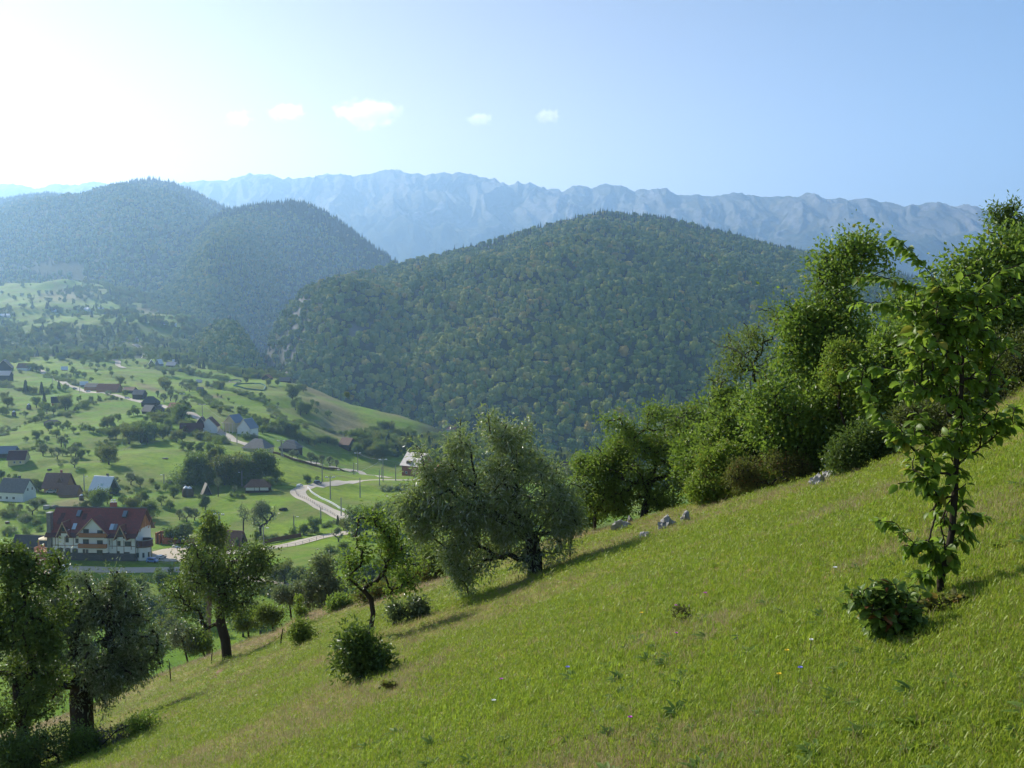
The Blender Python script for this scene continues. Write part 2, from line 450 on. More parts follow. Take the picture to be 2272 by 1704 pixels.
hA = Hill([(-1200,480,4600),(-300,452,4500),(0,444,4500),(60,434,4500),(110,430,4400),(170,436,4300),(200,432,4200),(250,412,4100),(300,403,4000),(350,399,4000),(380,403,4000),
           (430,423,4000),(470,443,4000),(510,465,4000),(600,530,3950),(720,620,3900),(900,760,3800)],
          [(-1200,720,2500),(0,690,2450),(200,672,2400),(330,700,2300),(500,735,2300),(900,900,2600)], .02, 60, 620, 3,
          spur=[(200, 4200, 90, 2500, 260, 60), (350, 4000, 300, 2400, 260, 50)])
hA.wp = 2.0
hB = Hill([(260,640,2600),(400,575,2800),(440,520,2850),(470,487,2900),(500,470,3000),(540,464,3000),(580,456,3000),(620,452,3000),(660,449,3000),(690,456,3000),
           (720,468,3000),(760,495,2950),(800,525,2900),(840,555,2850),(870,577,2800),(900,600,2750),(1000,690,2650)],
          [(260,672,2350),(330,690,2200),(420,712,2050),(480,740,1960),(530,830,1950),(570,930,2150),(620,960,2350),(900,930,2450),(1000,900,2450)], .06, 45, 420, 8,
          spur=[(640, 3000, 470, 2050, 130, 85)])
hB.wp = 1.5
hC = Hill([(535,905,1300),(560,862,1350),(583,812,1400),(597,765,1450),(612,726,1500),(640,692,1550),(680,660,1600),(740,623,1700),(800,608,1800),(870,593,1900),(950,577,1950),
           (1010,562,2000),(1100,538,2050),(1190,511,2100),(1250,496,2150),(1300,481,2200),(1340,475,2200),(1420,480,2200),(1500,493,2200),(1600,521,2200),(1700,548,2200),
           (1800,568,2200),(1900,590,2250),(2000,614,2300),(2100,646,2350),(2400,740,2400),(2900,860,2400)],
          [(535,935,1200),(600,960,1120),(700,1010,1060),(900,1130,1000),(1250,1260,900),(1700,1320,850),(2900,1400,850)], .10, 72, 330, 21)
hD = Hill([(370,790,1650),(400,768,1600),(430,757,1550),(470,733,1500),(490,722,1480),(510,720,1450),(525,730,1430),(545,757,1400),(575,806,1350),(595,840,1330),(640,880,1300)],
          [(370,800,1350),(440,815,1250),(500,840,1180),(595,880,1150),(640,900,1150)], .22, 8, 160, 33)
def cliffC(x, d, z, px, t):
    a = sstep(.12, .4, fbm(x/28, z/120, 4, 61)-.25*sstep(620, 700, px)-.35*sstep(700, 800, px))*(px < 900)
    b = sstep(.28, .5, fbm(x/50, z/70, 4, 62))*.6*(px < 1250)*(t > .3)
    return np.clip(a*sstep(0, .1, t)+b, 0, 1)
def cliffB(x, d, z, px, t):
    return sstep(.2, .4, fbm(x/90, z/120, 4, 71))*sstep(560, 640, px)*.9
for nm, h, p0, p1, n, k, at, lb in [('hill', hA, -1100, 850, 260, 160, None, 'distant wooded hill with a pointed round top on the left'),
                                ('hill', hB, 270, 980, 260, 160, cliffB, 'dome-shaped wooded hill left of the gorge'),
                                ('hill', hC, 540, 2880, 420, 260, cliffC, 'broad wooded hill with cliffs at its left end, right of the gorge'),
                                ('hill', hD, 375, 635, 90, 60, None, 'small wooded knoll at the mouth of the gorge')]:
    me, *_ = h.mesh(nm, p0, p1, n, k, MAT_FOREST, at if at else (lambda x, d, z, px, t: np.zeros_like(x)))
    struct(nm, me, lb)

RIDGE = [(-1500,430),(-600,420),(0,412),(30,409),(50,410),(85,419),(110,412),(140,407),(160,412),(180,412),(215,403),(240,406),(260,410),(340,408),(420,404),(450,400),(470,404),(490,402),(510,400),(540,391),(560,386),
 (575,384),(600,388),(620,391),(632,396),(650,393),(690,394),(705,391),(730,386),(742,389),(760,384),(785,392),(800,390),(818,388),(832,382),(850,380),(866,377),(875,374),(895,381),(915,385),(930,383),(945,385),
 (960,384),(975,382),(988,379),(1005,384),(1018,382),(1035,386),(1060,388),(1078,396),(1098,397),(1113,404),(1128,408),(1150,404),(1178,406),(1195,414),(1212,419),(1230,418),(1240,419),(1246,424),(1260,418),(1270,412),(1302,415),
 (1312,421),(1325,413),(1340,408),(1360,411),(1378,412),(1398,420),(1406,425),(1415,420),(1425,416),(1445,417),(1475,418),(1485,427),(1500,434),(1520,436),(1540,433),(1560,434),(1590,435),(1608,430),(1622,426),(1640,427),
 (1650,433),(1675,436),(1705,439),(1740,436),(1760,434),(1785,430),(1805,431),(1820,437),(1840,445),(1862,441),(1890,440),(1920,441),(1945,449),(1970,450),(1988,452),(2008,456),(2020,452),(2045,450),(2068,449),(2090,453),
 (2110,457),(2125,458),(2145,463),(2160,461),(2180,466),(2200,470),(2272,482),(2600,505),(3400,560)]
hM = Hill([(p, y, np.interp(p, [-1500, 0, 900, 2272, 3400], [10500, 10000, 9000, 7600, 7000])) for p, y in RIDGE],
          [(-1500,690,6800),(0,690,6600),(900,690,6000),(2272,720,5200),(3400,720,5000)], -.06, 165, 900, 91, back=.25)
m = M('mountain_rock')
v = m.coord('Object')
geo = m.n('ShaderNodeNewGeometry'); sx = m.n('ShaderNodeSeparateXYZ'); m.l(geo.outputs['Normal'], sx.inputs[0])
n1 = m.noise(v, .004, 6, .65); n2 = m.noise(v, .013, 6, .7)
steep = m.math('ADD', m.math('SUBTRACT', .86, sx.outputs['Z']), m.math('MULTIPLY', m.math('SUBTRACT', n2, .5), .9))
hgt = m.attr('a')
rock = m.ramp(m.math('ADD', steep, m.math('MULTIPLY', m.math('SUBTRACT', hgt, .62), .55)), [(.14, 0), (.34, 1)])
low = m.mix(n1, (.020, .034, .014), (.045, .060, .022))
alp = m.mix(n1, (.10, .105, .045), (.17, .15, .075))
base = m.mix(m.ramp(m.math('ADD', hgt, m.math('MULTIPLY', m.math('SUBTRACT', n1, .5), .7)), [(.55, 0), (.68, 1)]), low, alp)
rk = m.mix(n2, (.16, .16, .16), (.40, .39, .38))
rock = m.math('MAXIMUM', m.math('MULTIPLY', rock, .45), m.math('MULTIPLY', m.attr('rib'), m.ramp(n2, [(.35, .3), (.6, 1)])))
MAT_MTN = m.done(m.bsdf(m.mix(rock, base, rk), .95, .1, m.bump(m.noise(v, .01, 8, .75), 1, 60)))
# sharper gullies run down from the crest
hM.wp = 1.5
_at = hM.at
def hm_at(px, t):
    x, d, z = _at(px, t)
    w = np.clip(np.minimum(t, 1), 0, 1)
    f = w**1.5*(1-sstep(.86, 1.0, w))
    g = ridged(x/260+fbm(x/500, d/500, 2, 5)*.9, d/2200, 4, 77, .6)
    g2 = ridged(x/120+d/400, d/600, 3, 79, .6)
    return x, d, z+(g-.6)*330*f+(g2-.55)*110*f+(ridged(x/95, d/300, 3, 81)-.6)*42*sstep(.5, .95, w)
hM.at = hm_at
me, xm_, dm_, zm_ = hM.mesh('mountain', -1400, 3300, 1500, 320, MAT_MTN, lambda x, d, z, px, t: t)
tm_ = np.repeat(np.linspace(0, 1.25, 320)[:, None], 1500, 1)
rib = ridged(xm_/260+fbm(xm_/500, dm_/500, 2, 5)*.9, dm_/2200, 4, 77, .6)+.3*fbm(xm_/60, dm_/260, 3, 6)
setattrf(me, 'rib', sstep(.66, .82, rib)*sstep(.40, .75, tm_+.25*fbm(xm_/400, dm_/400, 3, 8)))
struct('mountain', me, 'long jagged limestone mountain range along the horizon')

# base land so that the gorge between the hills is closed
m = M('gorge_floor'); MAT_GORGE = m.done(m.bsdf((.03, .045, .018), .95, .1))
gx = np.linspace(-11000, 11000, 60); gy = np.linspace(-400, 11500, 60)
GX, GY = np.meshgrid(gx, gy); GZ = np.full_like(GX, -330.)
Vg = np.stack([GX, GY, GZ], -1).reshape(-1, 3); i = np.arange(59)[:, None]*60+np.arange(59)[None, :]
me = mesh_np('ground', Vg, np.stack([i, i+1, i+61, i+60], -1).reshape(-1, 4), MAT_GORGE)
struct('ground', me)

# ------------------------------------------------------------------ tree crowns for far woods (instanced)
proto_col = bpy.data.collections.new('prototypes')      # never linked to the scene: only the woods' points use it
def ico(sub):
    import bmesh
    bm = bmesh.new(); bmesh.ops.create_icosphere(bm, subdivisions=sub, radius=1)
    V = np.array([v.co[:] for v in bm.verts]); Fq = np.array([[v.index for v in f.verts] for f in bm.faces]); bm.free()
    return V, Fq
IV, IF = ico(3)
def rough_ball(seed, amp=.35, fr=1.7, el=1.0):
    V = IV.copy(); n = np.zeros(len(V))
    for k in range(3):
        f = fr*2**k; o = seed*11.3+k*5
        n += (vnoise(V[:, 0]*f+o, V[:, 1]*f+V[:, 2]*f*.7+o, seed+k)+vnoise(V[:, 2]*f-o, V[:, 0]*f-V[:, 1]*f*.6, seed+9+k)-1)*.62**k
    V = V*(1+amp*n)[:, None]; V[:, 2] *= el
    return V
def mat_far(name, cols, vr=.6):
    m = M(name); oi = m.n('ShaderNodeObjectInfo')
    g = m.n('ShaderNodeTexCoord')
    c = m.ramp(oi.outputs['Random'], [(p, k) for p, k in cols])
    nz = m.noise(g.outputs['Object'], 4., 4, .8)
    c = m.mix(m.math('MULTIPLY', m.ramp(nz, [(.3, 1), (.5, 0)]), .3), c, (.012, .020, .008))
    p = m.bsdf(c, .8, .15)
    return m.done(p)
MAT_DEC = mat_far('far_leaves', [(0, (.075, .14, .022)), (.4, (.12, .20, .03)), (.8, (.19, .26, .04)), (1, (.26, .29, .05))])
MAT_CON = mat_far('far_needles', [(0, (.022, .045, .018)), (1, (.042, .075, .028))])
protos = {}
def proto(name, V, Fq, mat):
    me = mesh_np(name, V, Fq, mat); o = bpy.data.objects.new(name, me); proto_col.objects.link(o); return o
far_col = bpy.data.collections.new('far_tree_kinds'); 
def clump_crown(seed, n=330):
    r = np.random.default_rng(seed)
    E = np.array([(0, 0, 1.0, .78, .78, .8)]+[(r.uniform(-.55, .55), r.uniform(-.55, .55), r.uniform(.6, 1.6), r.uniform(.3, .5), r.uniform(.3, .5), r.uniform(.25, .45)) for _ in range(6)])
    q = r.choice(len(E), n, p=np.r_[.3, np.full(6, .7/6)]); d = r.normal(0, 1, (n, 3)); d[:, 2] += .35; d /= np.linalg.norm(d, axis=1, keepdims=True)
    p = E[q, :3]+d*E[q, 3:6]*r.uniform(.85, 1.08, (n, 1)); nn = d+r.normal(0, .35, (n, 3)); nn /= np.linalg.norm(nn, axis=1, keepdims=True)
    a = np.cross(nn, r.normal(0, 1, (n, 3))); a /= np.linalg.norm(a, axis=1, keepdims=True); b = np.cross(nn, a); s_ = r.uniform(.10, .22, (n, 1))
    V = np.stack([p-a*s_, p-b*s_*.8-nn*.03, p+a*s_, p+b*s_*.8-nn*.03], 1).reshape(-1, 3)
    V2 = IV*np.array([.62, .62, .72])+np.array([0, 0, .95]); F2 = IF+len(V)
    return np.concatenate([V, V2]), [np.arange(n*4).reshape(-1, 4), F2]
MAT_DEC2 = mat_far('far_leaves_warm', [(0, (.18, .23, .034)), (.5, (.28, .31, .045)), (.85, (.36, .34, .06)), (1, (.38, .27, .06))])
for k in range(5):
    V, Fq = clump_crown(k+3)
    me = mesh_np(f'far_a{k}', V, Fq, MAT_DEC if k < 3 else MAT_DEC2); o = bpy.data.objects.new(f'far_a{k}', me); far_col.objects.link(o)
for k in range(2):
    Vc, Fc = [], []
    n = 9; r_ = random.Random(k)
    for j in range(8):
        z0 = .3+j*.42; rad = (1-j/8.6)*.95
        b = len(Vc)
        for a in range(n):
            q = 2*math.pi*(a+r_.random()*.6)/n; rr = rad*r_.uniform(.65, 1.1)
            Vc.append((rr*math.cos(q), rr*math.sin(q), z0-r_.random()*.2))
        Vc.append((0, 0, z0+.85))
        for a in range(n): Fc.append((b+a, b+(a+1) % n, b+n))
    me = mesh_np(f'far_b{k}', Vc, np.array(Fc), MAT_CON); o = bpy.data.objects.new(f'far_b{k}', me); far_col.objects.link(o)

def scatter_obj(name, pts, rot, scl, idx, coll, label, mat_holder=None, kind='stuff', cat='wood'):
    n = len(pts)
    me = bpy.data.meshes.new(name); me.vertices.add(n); me.vertices.foreach_set('co', np.asarray(pts, np.float32).ravel())
    a = me.attributes.new('rot', 'FLOAT_VECTOR', 'POINT'); a.data.foreach_set('vector', np.asarray(rot, np.float32).ravel())
    a = me.attributes.new('scl', 'FLOAT_VECTOR', 'POINT'); a.data.foreach_set('vector', np.asarray(scl, np.float32).ravel())
    a = me.attributes.new('idx', 'INT', 'POINT'); a.data.foreach_set('value', np.asarray(idx, np.int32))
    o = link(name, me)
    ng = bpy.data.node_groups.new(name, 'GeometryNodeTree')
    ng.interface.new_socket('Geometry', in_out='INPUT', socket_type='NodeSocketGeometry')
    ng.interface.new_socket('Geometry', in_out='OUTPUT', socket_type='NodeSocketGeometry')
    N = ng.nodes; L = ng.links
    gi = N.new('NodeGroupInput'); go = N.new('NodeGroupOutput')
    ip = N.new('GeometryNodeInstanceOnPoints'); ci = N.new('GeometryNodeCollectionInfo')
    ci.inputs['Collection'].default_value = coll; ci.inputs['Separate Children'].default_value = True; ci.inputs['Reset Children'].default_value = True
    def na(nm, ty):
        x = N.new('GeometryNodeInputNamedAttribute'); x.data_type = ty; x.inputs['Name'].default_value = nm
        return [s_ for s_ in x.outputs if s_.enabled and s_.name == 'Attribute'][0]
    L.new(gi.outputs[0], ip.inputs['Points']); L.new(ci.outputs[0], ip.inputs['Instance'])
    ip.inputs['Pick Instance'].default_value = True
    L.new(na('idx', 'INT'), ip.inputs['Instance Index'])
    L.new(na('rot', 'FLOAT_VECTOR'), ip.inputs['Rotation']); L.new(na('scl', 'FLOAT_VECTOR'), ip.inputs['Scale'])
    L.new(ip.outputs[0], go.inputs[0])
    md = o.modifiers.new('instances', 'NODES'); md.node_group = ng
    o['kind'] = kind; o['label'] = label; o['category'] = cat
    return o
def in_view(px, m_=120): return (px > -m_) & (px < W+m_)
def wood_on(h, p0, p1, n, size, con, label, seed, clear=None):
    r = h.scatter(p0, p1, n)
    x, d, z, px, t, sl = r.T
    keep = in_view(px, 500)
    if clear is not None: keep &= ~clear(x, d, z, px, t)
    x, d, z, px, t, sl = r[keep].T; n = len(x)
    pc = con(px, t, x, d)
    isc = rng.random(n) < pc
    s = size*(.62+.75*rng.random(n)**1.6)*(1+.25*fbm(x/90, d/90, 2, 17))
    sc = np.stack([s, s, s*rng.uniform(.9, 1.25, n)], -1)
    sc[isc] *= np.array([.58, .58, .62])
    wm_ = rng.random(n) < .18+.5*sstep(-.1, .35, fbm(x/130, d/200, 3, 19)); idx = np.where(isc, 5+rng.integers(0, 2, n), np.where(wm_, 3+rng.integers(0, 2, n), rng.integers(0, 3, n)))
    rot = np.stack([rng.normal(0, .08, n), rng.normal(0, .08, n), rng.uniform(0, 6.28, n)], -1)
    return scatter_obj('forest', np.stack([x, d, z-.5*s], -1), rot, sc, idx, far_col, label)
def conA(px, t, x, d): return np.clip(.12+.85*sstep(.8, .96, t)+.5*sstep(.1, .4, fbm(x/250, d/250, 3, 4)), 0, .97)
def conB(px, t, x, d): return np.clip(.1+.9*sstep(.82, .97, t)+.6*sstep(590, 660, px)+.3*sstep(.1, .4, fbm(x/200, d/200, 3, 4)), 0, .95)
def conC(px, t, x, d): return np.clip(.05+.6*sstep(.90, .99, t)*sstep(900, 1150, px)+.3*sstep(.2, .5, fbm(x/160, d/220, 3, 14)), 0, .9)
wood_on(hA, -500, 850, 34000, 6.6, conA, 'mixed woodland covering the distant pointed hill', 1,
        clear=lambda x, d, z, px, t: (t < .16) & (px < 190) & (fbm(x/200, d/200, 2, 99) > -.15))
wood_on(hB, 280, 975, 22000, 5.6, conB, 'dark mixed woodland covering the dome-shaped hill', 2)
wood_on(hC, 545, 2600, 42000, 5.4, conC, 'mixed beech and fir woodland covering the broad hill', 3,
        clear=lambda x, d, z, px, t: (cliffC(x, d, z, px, t) > .45) & (rng.random(len(x)) < .6))
wood_on(hD, 380, 630, 2200, 5.5, lambda px, t, x, d: .12+0*px, 'woodland covering the small knoll by the gorge', 4)

# ------------------------------------------------------------------ clouds
def cloud(px, py, w, h, dens, seed, label, d=16000):
    c = P(px, py, d); sw = w/F*d/2; sh = h/F*d/2
    V = IV*np.array([sw*1.25, sw*.7, sh*1.35]); me_m = M(f'cloud_vapour')
    t = me_m; co = t.n('ShaderNodeTexCoord')
    mp = t.n('ShaderNodeMapping'); mp.inputs['Scale'].default_value = (1/(sw*1.25), 1/(sw*.7), 1/(sh*1.35)); t.l(co.outputs['Object'], mp.inputs[0])
    ln = t.n('ShaderNodeVectorMath', operation='LENGTH'); t.l(mp.outputs[0], ln.inputs[0])
    ad = t.n('ShaderNodeVectorMath', operation='ADD'); ad.inputs[1].default_value = (seed*37., seed*11., 0); t.l(co.outputs['Object'], ad.inputs[0])
    nz = t.noise(ad.outputs[0], 3.0/sw, 7, .66, .4)
    f = t.math('SUBTRACT', t.math('MULTIPLY', nz, 2.6), t.math('ADD', t.math('MULTIPLY', t.math('POWER', ln.outputs['Value'], 1.5), 1.0), .74))
    f = t.math('MULTIPLY', t.math('MINIMUM', t.math('MAXIMUM', f, 0), .25), dens*4)
    pv = t.n('ShaderNodeVolumePrincipled'); pv.inputs['Color'].default_value = (1, 1, 1, 1); pv.inputs['Anisotropy'].default_value = .7
    t.l(f, pv.inputs['Density']); t.l(pv.outputs[0], t.out.inputs['Volume'])
    me = mesh_np('cloud', V, IF, t.m)
    o = link('cloud', me); o.location = c; tag(o, label, 'cloud', kind='thing')
    return o
cloud(815, 252, 150, 62, .006, 1, 'largest white cloud above the mountain range')
cloud(1064, 264, 62, 28, .006, 2, 'small white cloud right of the largest cloud')
cloud(1216, 257, 60, 34, .006, 3, 'small slanting white cloud over the long ridge, rightmost of the clouds')
cloud(636, 248, 92, 40, .004, 4, 'faint white cloud left of the largest cloud')
cloud(530, 262, 66, 42, .003, 5, 'very faint pale cloud over the dome-shaped hill')

# ------------------------------------------------------------------ haze
hv = M('haze_air'); pv = hv.n('ShaderNodeVolumePrincipled')
pv.inputs['Color'].default_value = (.40, .66, 1, 1); pv.inputs['Density'].default_value = 1.2e-4; pv.inputs['Anisotropy'].default_value = .5
hv.l(pv.outputs[0], hv.out.inputs['Volume'])
x0, x1, y0, y1, z0, z1 = -12500, 12500, -420, 12600, -334, 1700
Vb = [(x, y, z) for x in (x0, x1) for y in (y0, y1) for z in (z0, z1)]
Fb = [(0, 1, 3, 2), (4, 6, 7, 5), (0, 4, 5, 1), (2, 3, 7, 6), (0, 2, 6, 4), (1, 5, 7, 3)]
hz = link('haze', mesh_np('haze', Vb, np.array(Fb), hv.m)); hz['kind'] = 'stuff'; hz['label'] = 'thin blue haze in the valley air'; hz['category'] = 'haze'
# ------------------------------------------------------------------ trees
def bark_mat(name, a, b, sc=6):
    m = M(name); v = m.coord('Object', (1, 1, .25)); n = m.noise(v, sc, 6, .7)
    return m.done(m.bsdf(m.mix(n, a, b), .9, .15, m.bump(n, .9, .05)))
BARK = bark_mat('dark_bark', (.018, .014, .010), (.060, .048, .036))
BARK_L = bark_mat('grey_bark', (.10, .095, .085), (.22, .21, .19))
def grow(base, path, targets, k=.35, jit=.12, seed=0):
    """skeleton: base path points then the targets joined one by one to the nearest branch"""
    r = np.random.default_rng(seed)
    pts = [np.array(p, float) for p in path]; par = [-1]+list(range(len(path)-1)); pl = [0.]
    for i in range(1, len(path)): pl.append(pl[-1]+np.linalg.norm(pts[i]-pts[i-1]))
    n0 = len(path)
    T_ = np.asarray(targets, float); n = len(T_)
    A = np.zeros((n0+n*2, 3)); A[:n0] = pts; L = np.zeros(n0+n*2); L[:n0] = pl
    ok = np.zeros(n0+n*2, bool); ok[max(0, n0//2):n0] = True; ok[n0-1] = True
    par = par+[0]*(2*n); m_ = n0
    best = np.full(n, 1e9); bj = np.zeros(n, int); done = np.zeros(n, bool)
    def upd(j):
        dd = np.linalg.norm(T_-A[j], axis=1); c = dd+k*L[j]*.5
        b = c < best; best[b] = c[b]; bj[b] = j
    for j in range(n0):
        if ok[j]: upd(j)
    for _ in range(n):
        c = np.where(done, 1e9, best); i = int(c.argmin()); j = bj[i]
        a = A[j]; b = T_[i]; dl = np.linalg.norm(b-a)
        mid = (a+b)/2+r.normal(0, jit*dl*.5, 3); mid[2] += dl*.08
        A[m_] = mid; par[m_] = j; L[m_] = L[j]+dl/2; A[m_+1] = b; par[m_+1] = m_; L[m_+1] = L[j]+dl
        upd(m_); upd(m_+1); m_ += 2; done[i] = True
    par = np.array(par[:m_]); A = A[:m_]
    cnt = np.zeros(m_); isparent = np.zeros(m_, bool); isparent[par[1:]] = True
    cnt[~isparent] = 1
    for j in range(m_-1, 0, -1): cnt[par[j]] += cnt[j]
    return A, par, cnt, n0, L[:m_]
def tubes(A, par, rad, sides=5, mn=0.):
    j = np.arange(1, len(A)); j = j[rad[j] > mn]
    p0 = A[par[j]]; p1 = A[j]; r0 = np.minimum(rad[par[j]], rad[j]*1.7); r1 = rad[j]
    d = p1-p0; ln = np.linalg.norm(d, axis=1, keepdims=True)+1e-9; d = d/ln
    ref = np.where(np.abs(d[:, 2:3]) < .9, np.array([[0, 0, 1.]]), np.array([[1., 0, 0]]))
    a = np.cross(d, ref); a /= np.linalg.norm(a, axis=1, keepdims=True)+1e-9; b = np.cross(d, a)
    an = np.arange(sides)*2*np.pi/sides
    ring = a[:, None, :]*np.cos(an)[None, :, None]+b[:, None, :]*np.sin(an)[None, :, None]
    V = np.concatenate([p0[:, None]+ring*r0[:, None, None], (p1+d*r1[:, None]*.3)[:, None]+ring*r1[:, None, None]], 1)
    n = len(j); o = np.arange(n)[:, None]*2*sides; s = np.arange(sides)
    Fq = np.stack([o+s, o+(s+1) % sides, o+sides+(s+1) % sides, o+sides+s], -1).reshape(-1, 4)
    return V.reshape(-1, 3), Fq
def leaf_quads(p, a, n, L, wd, fold=.15):
    """p base, a axis, n approx normal"""
    b = np.cross(a, n); b /= np.linalg.norm(b, axis=1, keepdims=True)+1e-9
    nn = np.cross(b, a)
    L = L[:, None]; wd = wd[:, None]
    V = np.stack([p, p+a*L*.45+b*wd*.5+nn*wd*fold, p+a*L-nn*L*.12, p+a*L*.45-b*wd*.5+nn*wd*fold], 1)
    i = np.arange(len(p))[:, None]*4+np.arange(4)
    return V.reshape(-1, 3), i
def unit(v): return v/(np.linalg.norm(v, axis=1, keepdims=True)+1e-9)
def leaves_on(A, par, cnt, L, n, size, ratio=.45, spread=.15, droop=0., up=.3, seed=0, maxcnt=6, n0=0, cs=.35):
    r = np.random.default_rng(seed)
    tw = np.where((cnt <= maxcnt) & (np.arange(len(A)) >= n0))[0]
    j = tw[r.integers(0, len(tw), n)]
    t = r.random(n)[:, None]
    base = A[par[j]]*(1-t)+A[j]*t
    off = r.normal(0, spread, (n, 3)); off[:, 2] -= abs(droop)*spread*r.random(n)
    p = base+off
    dr = unit(A[j]-A[par[j]])
    a = unit(r.normal(0, 1, (n, 3))*.8+unit(off)*.7+dr*.5+np.array([0, 0, -droop]))
    nn = unit(r.normal(0, 1, (n, 3))*.8+np.array([0, 0, up*2]))
    s = size*r.uniform(.6, 1.25, n)
    V, Fq = leaf_quads(p, a, nn, s, s*ratio)
    clump = hash2(j, j*0+3, seed); rnd = np.clip(cs*clump+(1-cs)*r.random(n), 0, 1)
    return V, Fq, rnd
def ellipsoid_targets(ells, n, seed, shell=.5, gap=.30):
    n = int(n/(1-gap))
    r = np.random.default_rng(seed)
    vol = np.array([e[3]*e[4]*e[5] for e in ells])**.75; q = r.choice(len(ells), n, p=vol/vol.sum())
    E = np.array(ells)[q]; d = unit(r.normal(0, 1, (n, 3))); rr = r.random(n)**(1/3.)
    rr = shell*np.maximum(rr, .55+.45*rr)+(1-shell)*rr
    q_ = E[:, :3]+d*E[:, 3:6]*rr[:, None]
    R_ = np.median(E[:, 3:6]); f = 1.1/R_
    g = vnoise(q_[:, 0]*f+q_[:, 1]*f*.5+seed*3.7, q_[:, 2]*f-q_[:, 1]*f*.5+seed*1.3, seed)
    q_ = q_+r.normal(0, .10, q_.shape)*E[:, 3:6]
    out_ = (r.random(n) < .09)[:, None]; q_ = np.where(out_, E[:, :3]+d*E[:, 3:6]*r.uniform(1.15, 1.5, (n, 1)), q_)
    return q_[g > np.quantile(g, gap)]
def make_tree(path, ells, nt_, nl, leaf, r0, mats, ratio=.45, spread=.15, droop=0., up=.3, seed=0, k=.35, maxcnt=6, sides=6, shell=.5, mn=0., extra=None, gap=.30, pw=.5, twig=.006, jit=.14):
    tg = ellipsoid_targets(ells, nt_, seed, shell, gap)
    if extra is not None: tg = np.concatenate([tg, extra])
    A, par, cnt, n0, L = grow(path[0], path, tg, k, jit, seed)
    rad = twig+(r0-twig)*(cnt/cnt[0])**pw
    rad[0] = r0*1.45; 
    if n0 > 1: rad[1] = max(rad[1], r0*1.0)
    VT, FT = tubes(A, par, rad, sides, mn)
    VL, FL, rnd = leaves_on(A, par, cnt, L, nl, leaf, ratio, spread, droop, up, seed+1, maxcnt, n0)
    mt = mesh_np('trunk', VT, FT, mats[0], smooth=True)
    ml = mesh_np('crown', VL, FL, mats[1]); setattrf(ml, 'rnd', rnd, 'FACE')
    return mt, ml, A
LEAF_MID = leaf_mat('leaves_mid_green', (.055, .110, .018), (.14, .21, .038), .45, .55, .3, accent=(.16, .15, .03), acc=.03, obj_var=.55)
LEAF_SIL = leaf_mat('leaves_grey_green', (.09, .125, .060), (.20, .235, .12), .3, .4, .5, obj_var=.4)
LEAF_YEL = leaf_mat('leaves_yellow_green', (.070, .10, .015), (.16, .17, .030), .4, .5, .3, accent=(.28, .20, .03), acc=.08, obj_var=.4)
LEAF_DRK = leaf_mat('leaves_dark_green', (.042, .085, .018), (.095, .15, .030), .3, .5, .3, obj_var=.4)
NEEDLE = leaf_mat('fir_needles', (.014, .032, .014), (.030, .060, .024), .15, .6, .2, obj_var=.4)

KINDS = {}
def kind(code, names, hgt, path, ells, nt_, nl, leaf, r0, mats, **kw):
    mt, ml, A = make_tree(path, ells, nt_, nl, leaf, r0, mats, **kw)
    KINDS.setdefault(code, []).append((mt, ml, hgt, names))
for s_ in range(4):       # round fruit trees
    r_ = random.Random(s_+40); hh = 6.0
    ells = [(r_.uniform(-.3, .3), r_.uniform(-.3, .3), 3.2, 1.8, 1.8, 2.0)]+[(r_.uniform(-1.7, 1.7), r_.uniform(-1.7, 1.7), r_.uniform(1.7, 5.0), 1.0, 1.0, .8) for _ in range(6)]
    kind('r', ('fruit_tree', 'tree'), hh, [(0, 0, -.5), (r_.uniform(-.1, .1), 0, .8), (r_.uniform(-.2, .2), .1, 1.5)], ells, 110, 2300, .36, .17, (BARK, LEAF_MID), spread=.26, seed=s_, ratio=.6, maxcnt=4)
for s_ in range(4):       # broad dense trees
    r_ = random.Random(s_+60); hh = 9.0
    ells = [(0, 0, 4.6, 2.9, 2.9, 3.1)]+[(r_.uniform(-3., 3.), r_.uniform(-3., 3.), r_.uniform(1.7, 7.8), 1.6, 1.6, 1.3) for _ in range(9)]
    kind('w', ('broadleaf_tree', 'tree'), hh, [(0, 0, -.6), (.1, 0, 1.0), (0, .1, 2.2)], ells, 190, 4200, .50, .30, (BARK, [LEAF_MID, LEAF_DRK, LEAF_MID, LEAF_YEL][s_]), spread=.42, seed=s_+10, ratio=.6, maxcnt=4)
for s_ in range(2):       # tall poplars / aspens
    ells = [(0, 0, z, 1.9*math.sin(math.pi*(z-1.5)/14.5)**.6+.3, 1.9*math.sin(math.pi*(z-1.5)/14.5)**.6+.3, 1.6) for z in (3.5, 5.5, 7.5, 9.5, 11.5, 13.5)]
    ells += [(random.uniform(-1.6, 1.6), random.uniform(-1.6, 1.6), random.uniform(4, 12), .9, .9, 1.5) for _ in range(5)]
    kind('p', ('poplar_tree', 'tree'), 15.5, [(0, 0, -.6), (0, 0, 2), (.1, 0, 6), (0, .1, 10), (0, 0, 13.5)], ells, 190, 4600, .48, .25, (BARK, [LEAF_MID, LEAF_YEL][s_]), spread=.36, seed=s_+20, ratio=.7, maxcnt=4)
for s_ in range(2):       # silvery pollard willows
    r_ = random.Random(s_+80)
    ells = [(0, 0, 3.4, 1.9, 1.9, 2.1), (r_.uniform(-.8, .8), 0, 4.4, 1.2, 1.2, 1.3)]
    kind('s', ('willow_tree', 'tree'), 5.8, [(0, 0, -.5), (0, 0, .9), (0, 0, 1.5)], ells, 120, 3000, .34, .22, (BARK, LEAF_SIL), spread=.26, seed=s_+30, ratio=.4, maxcnt=4)
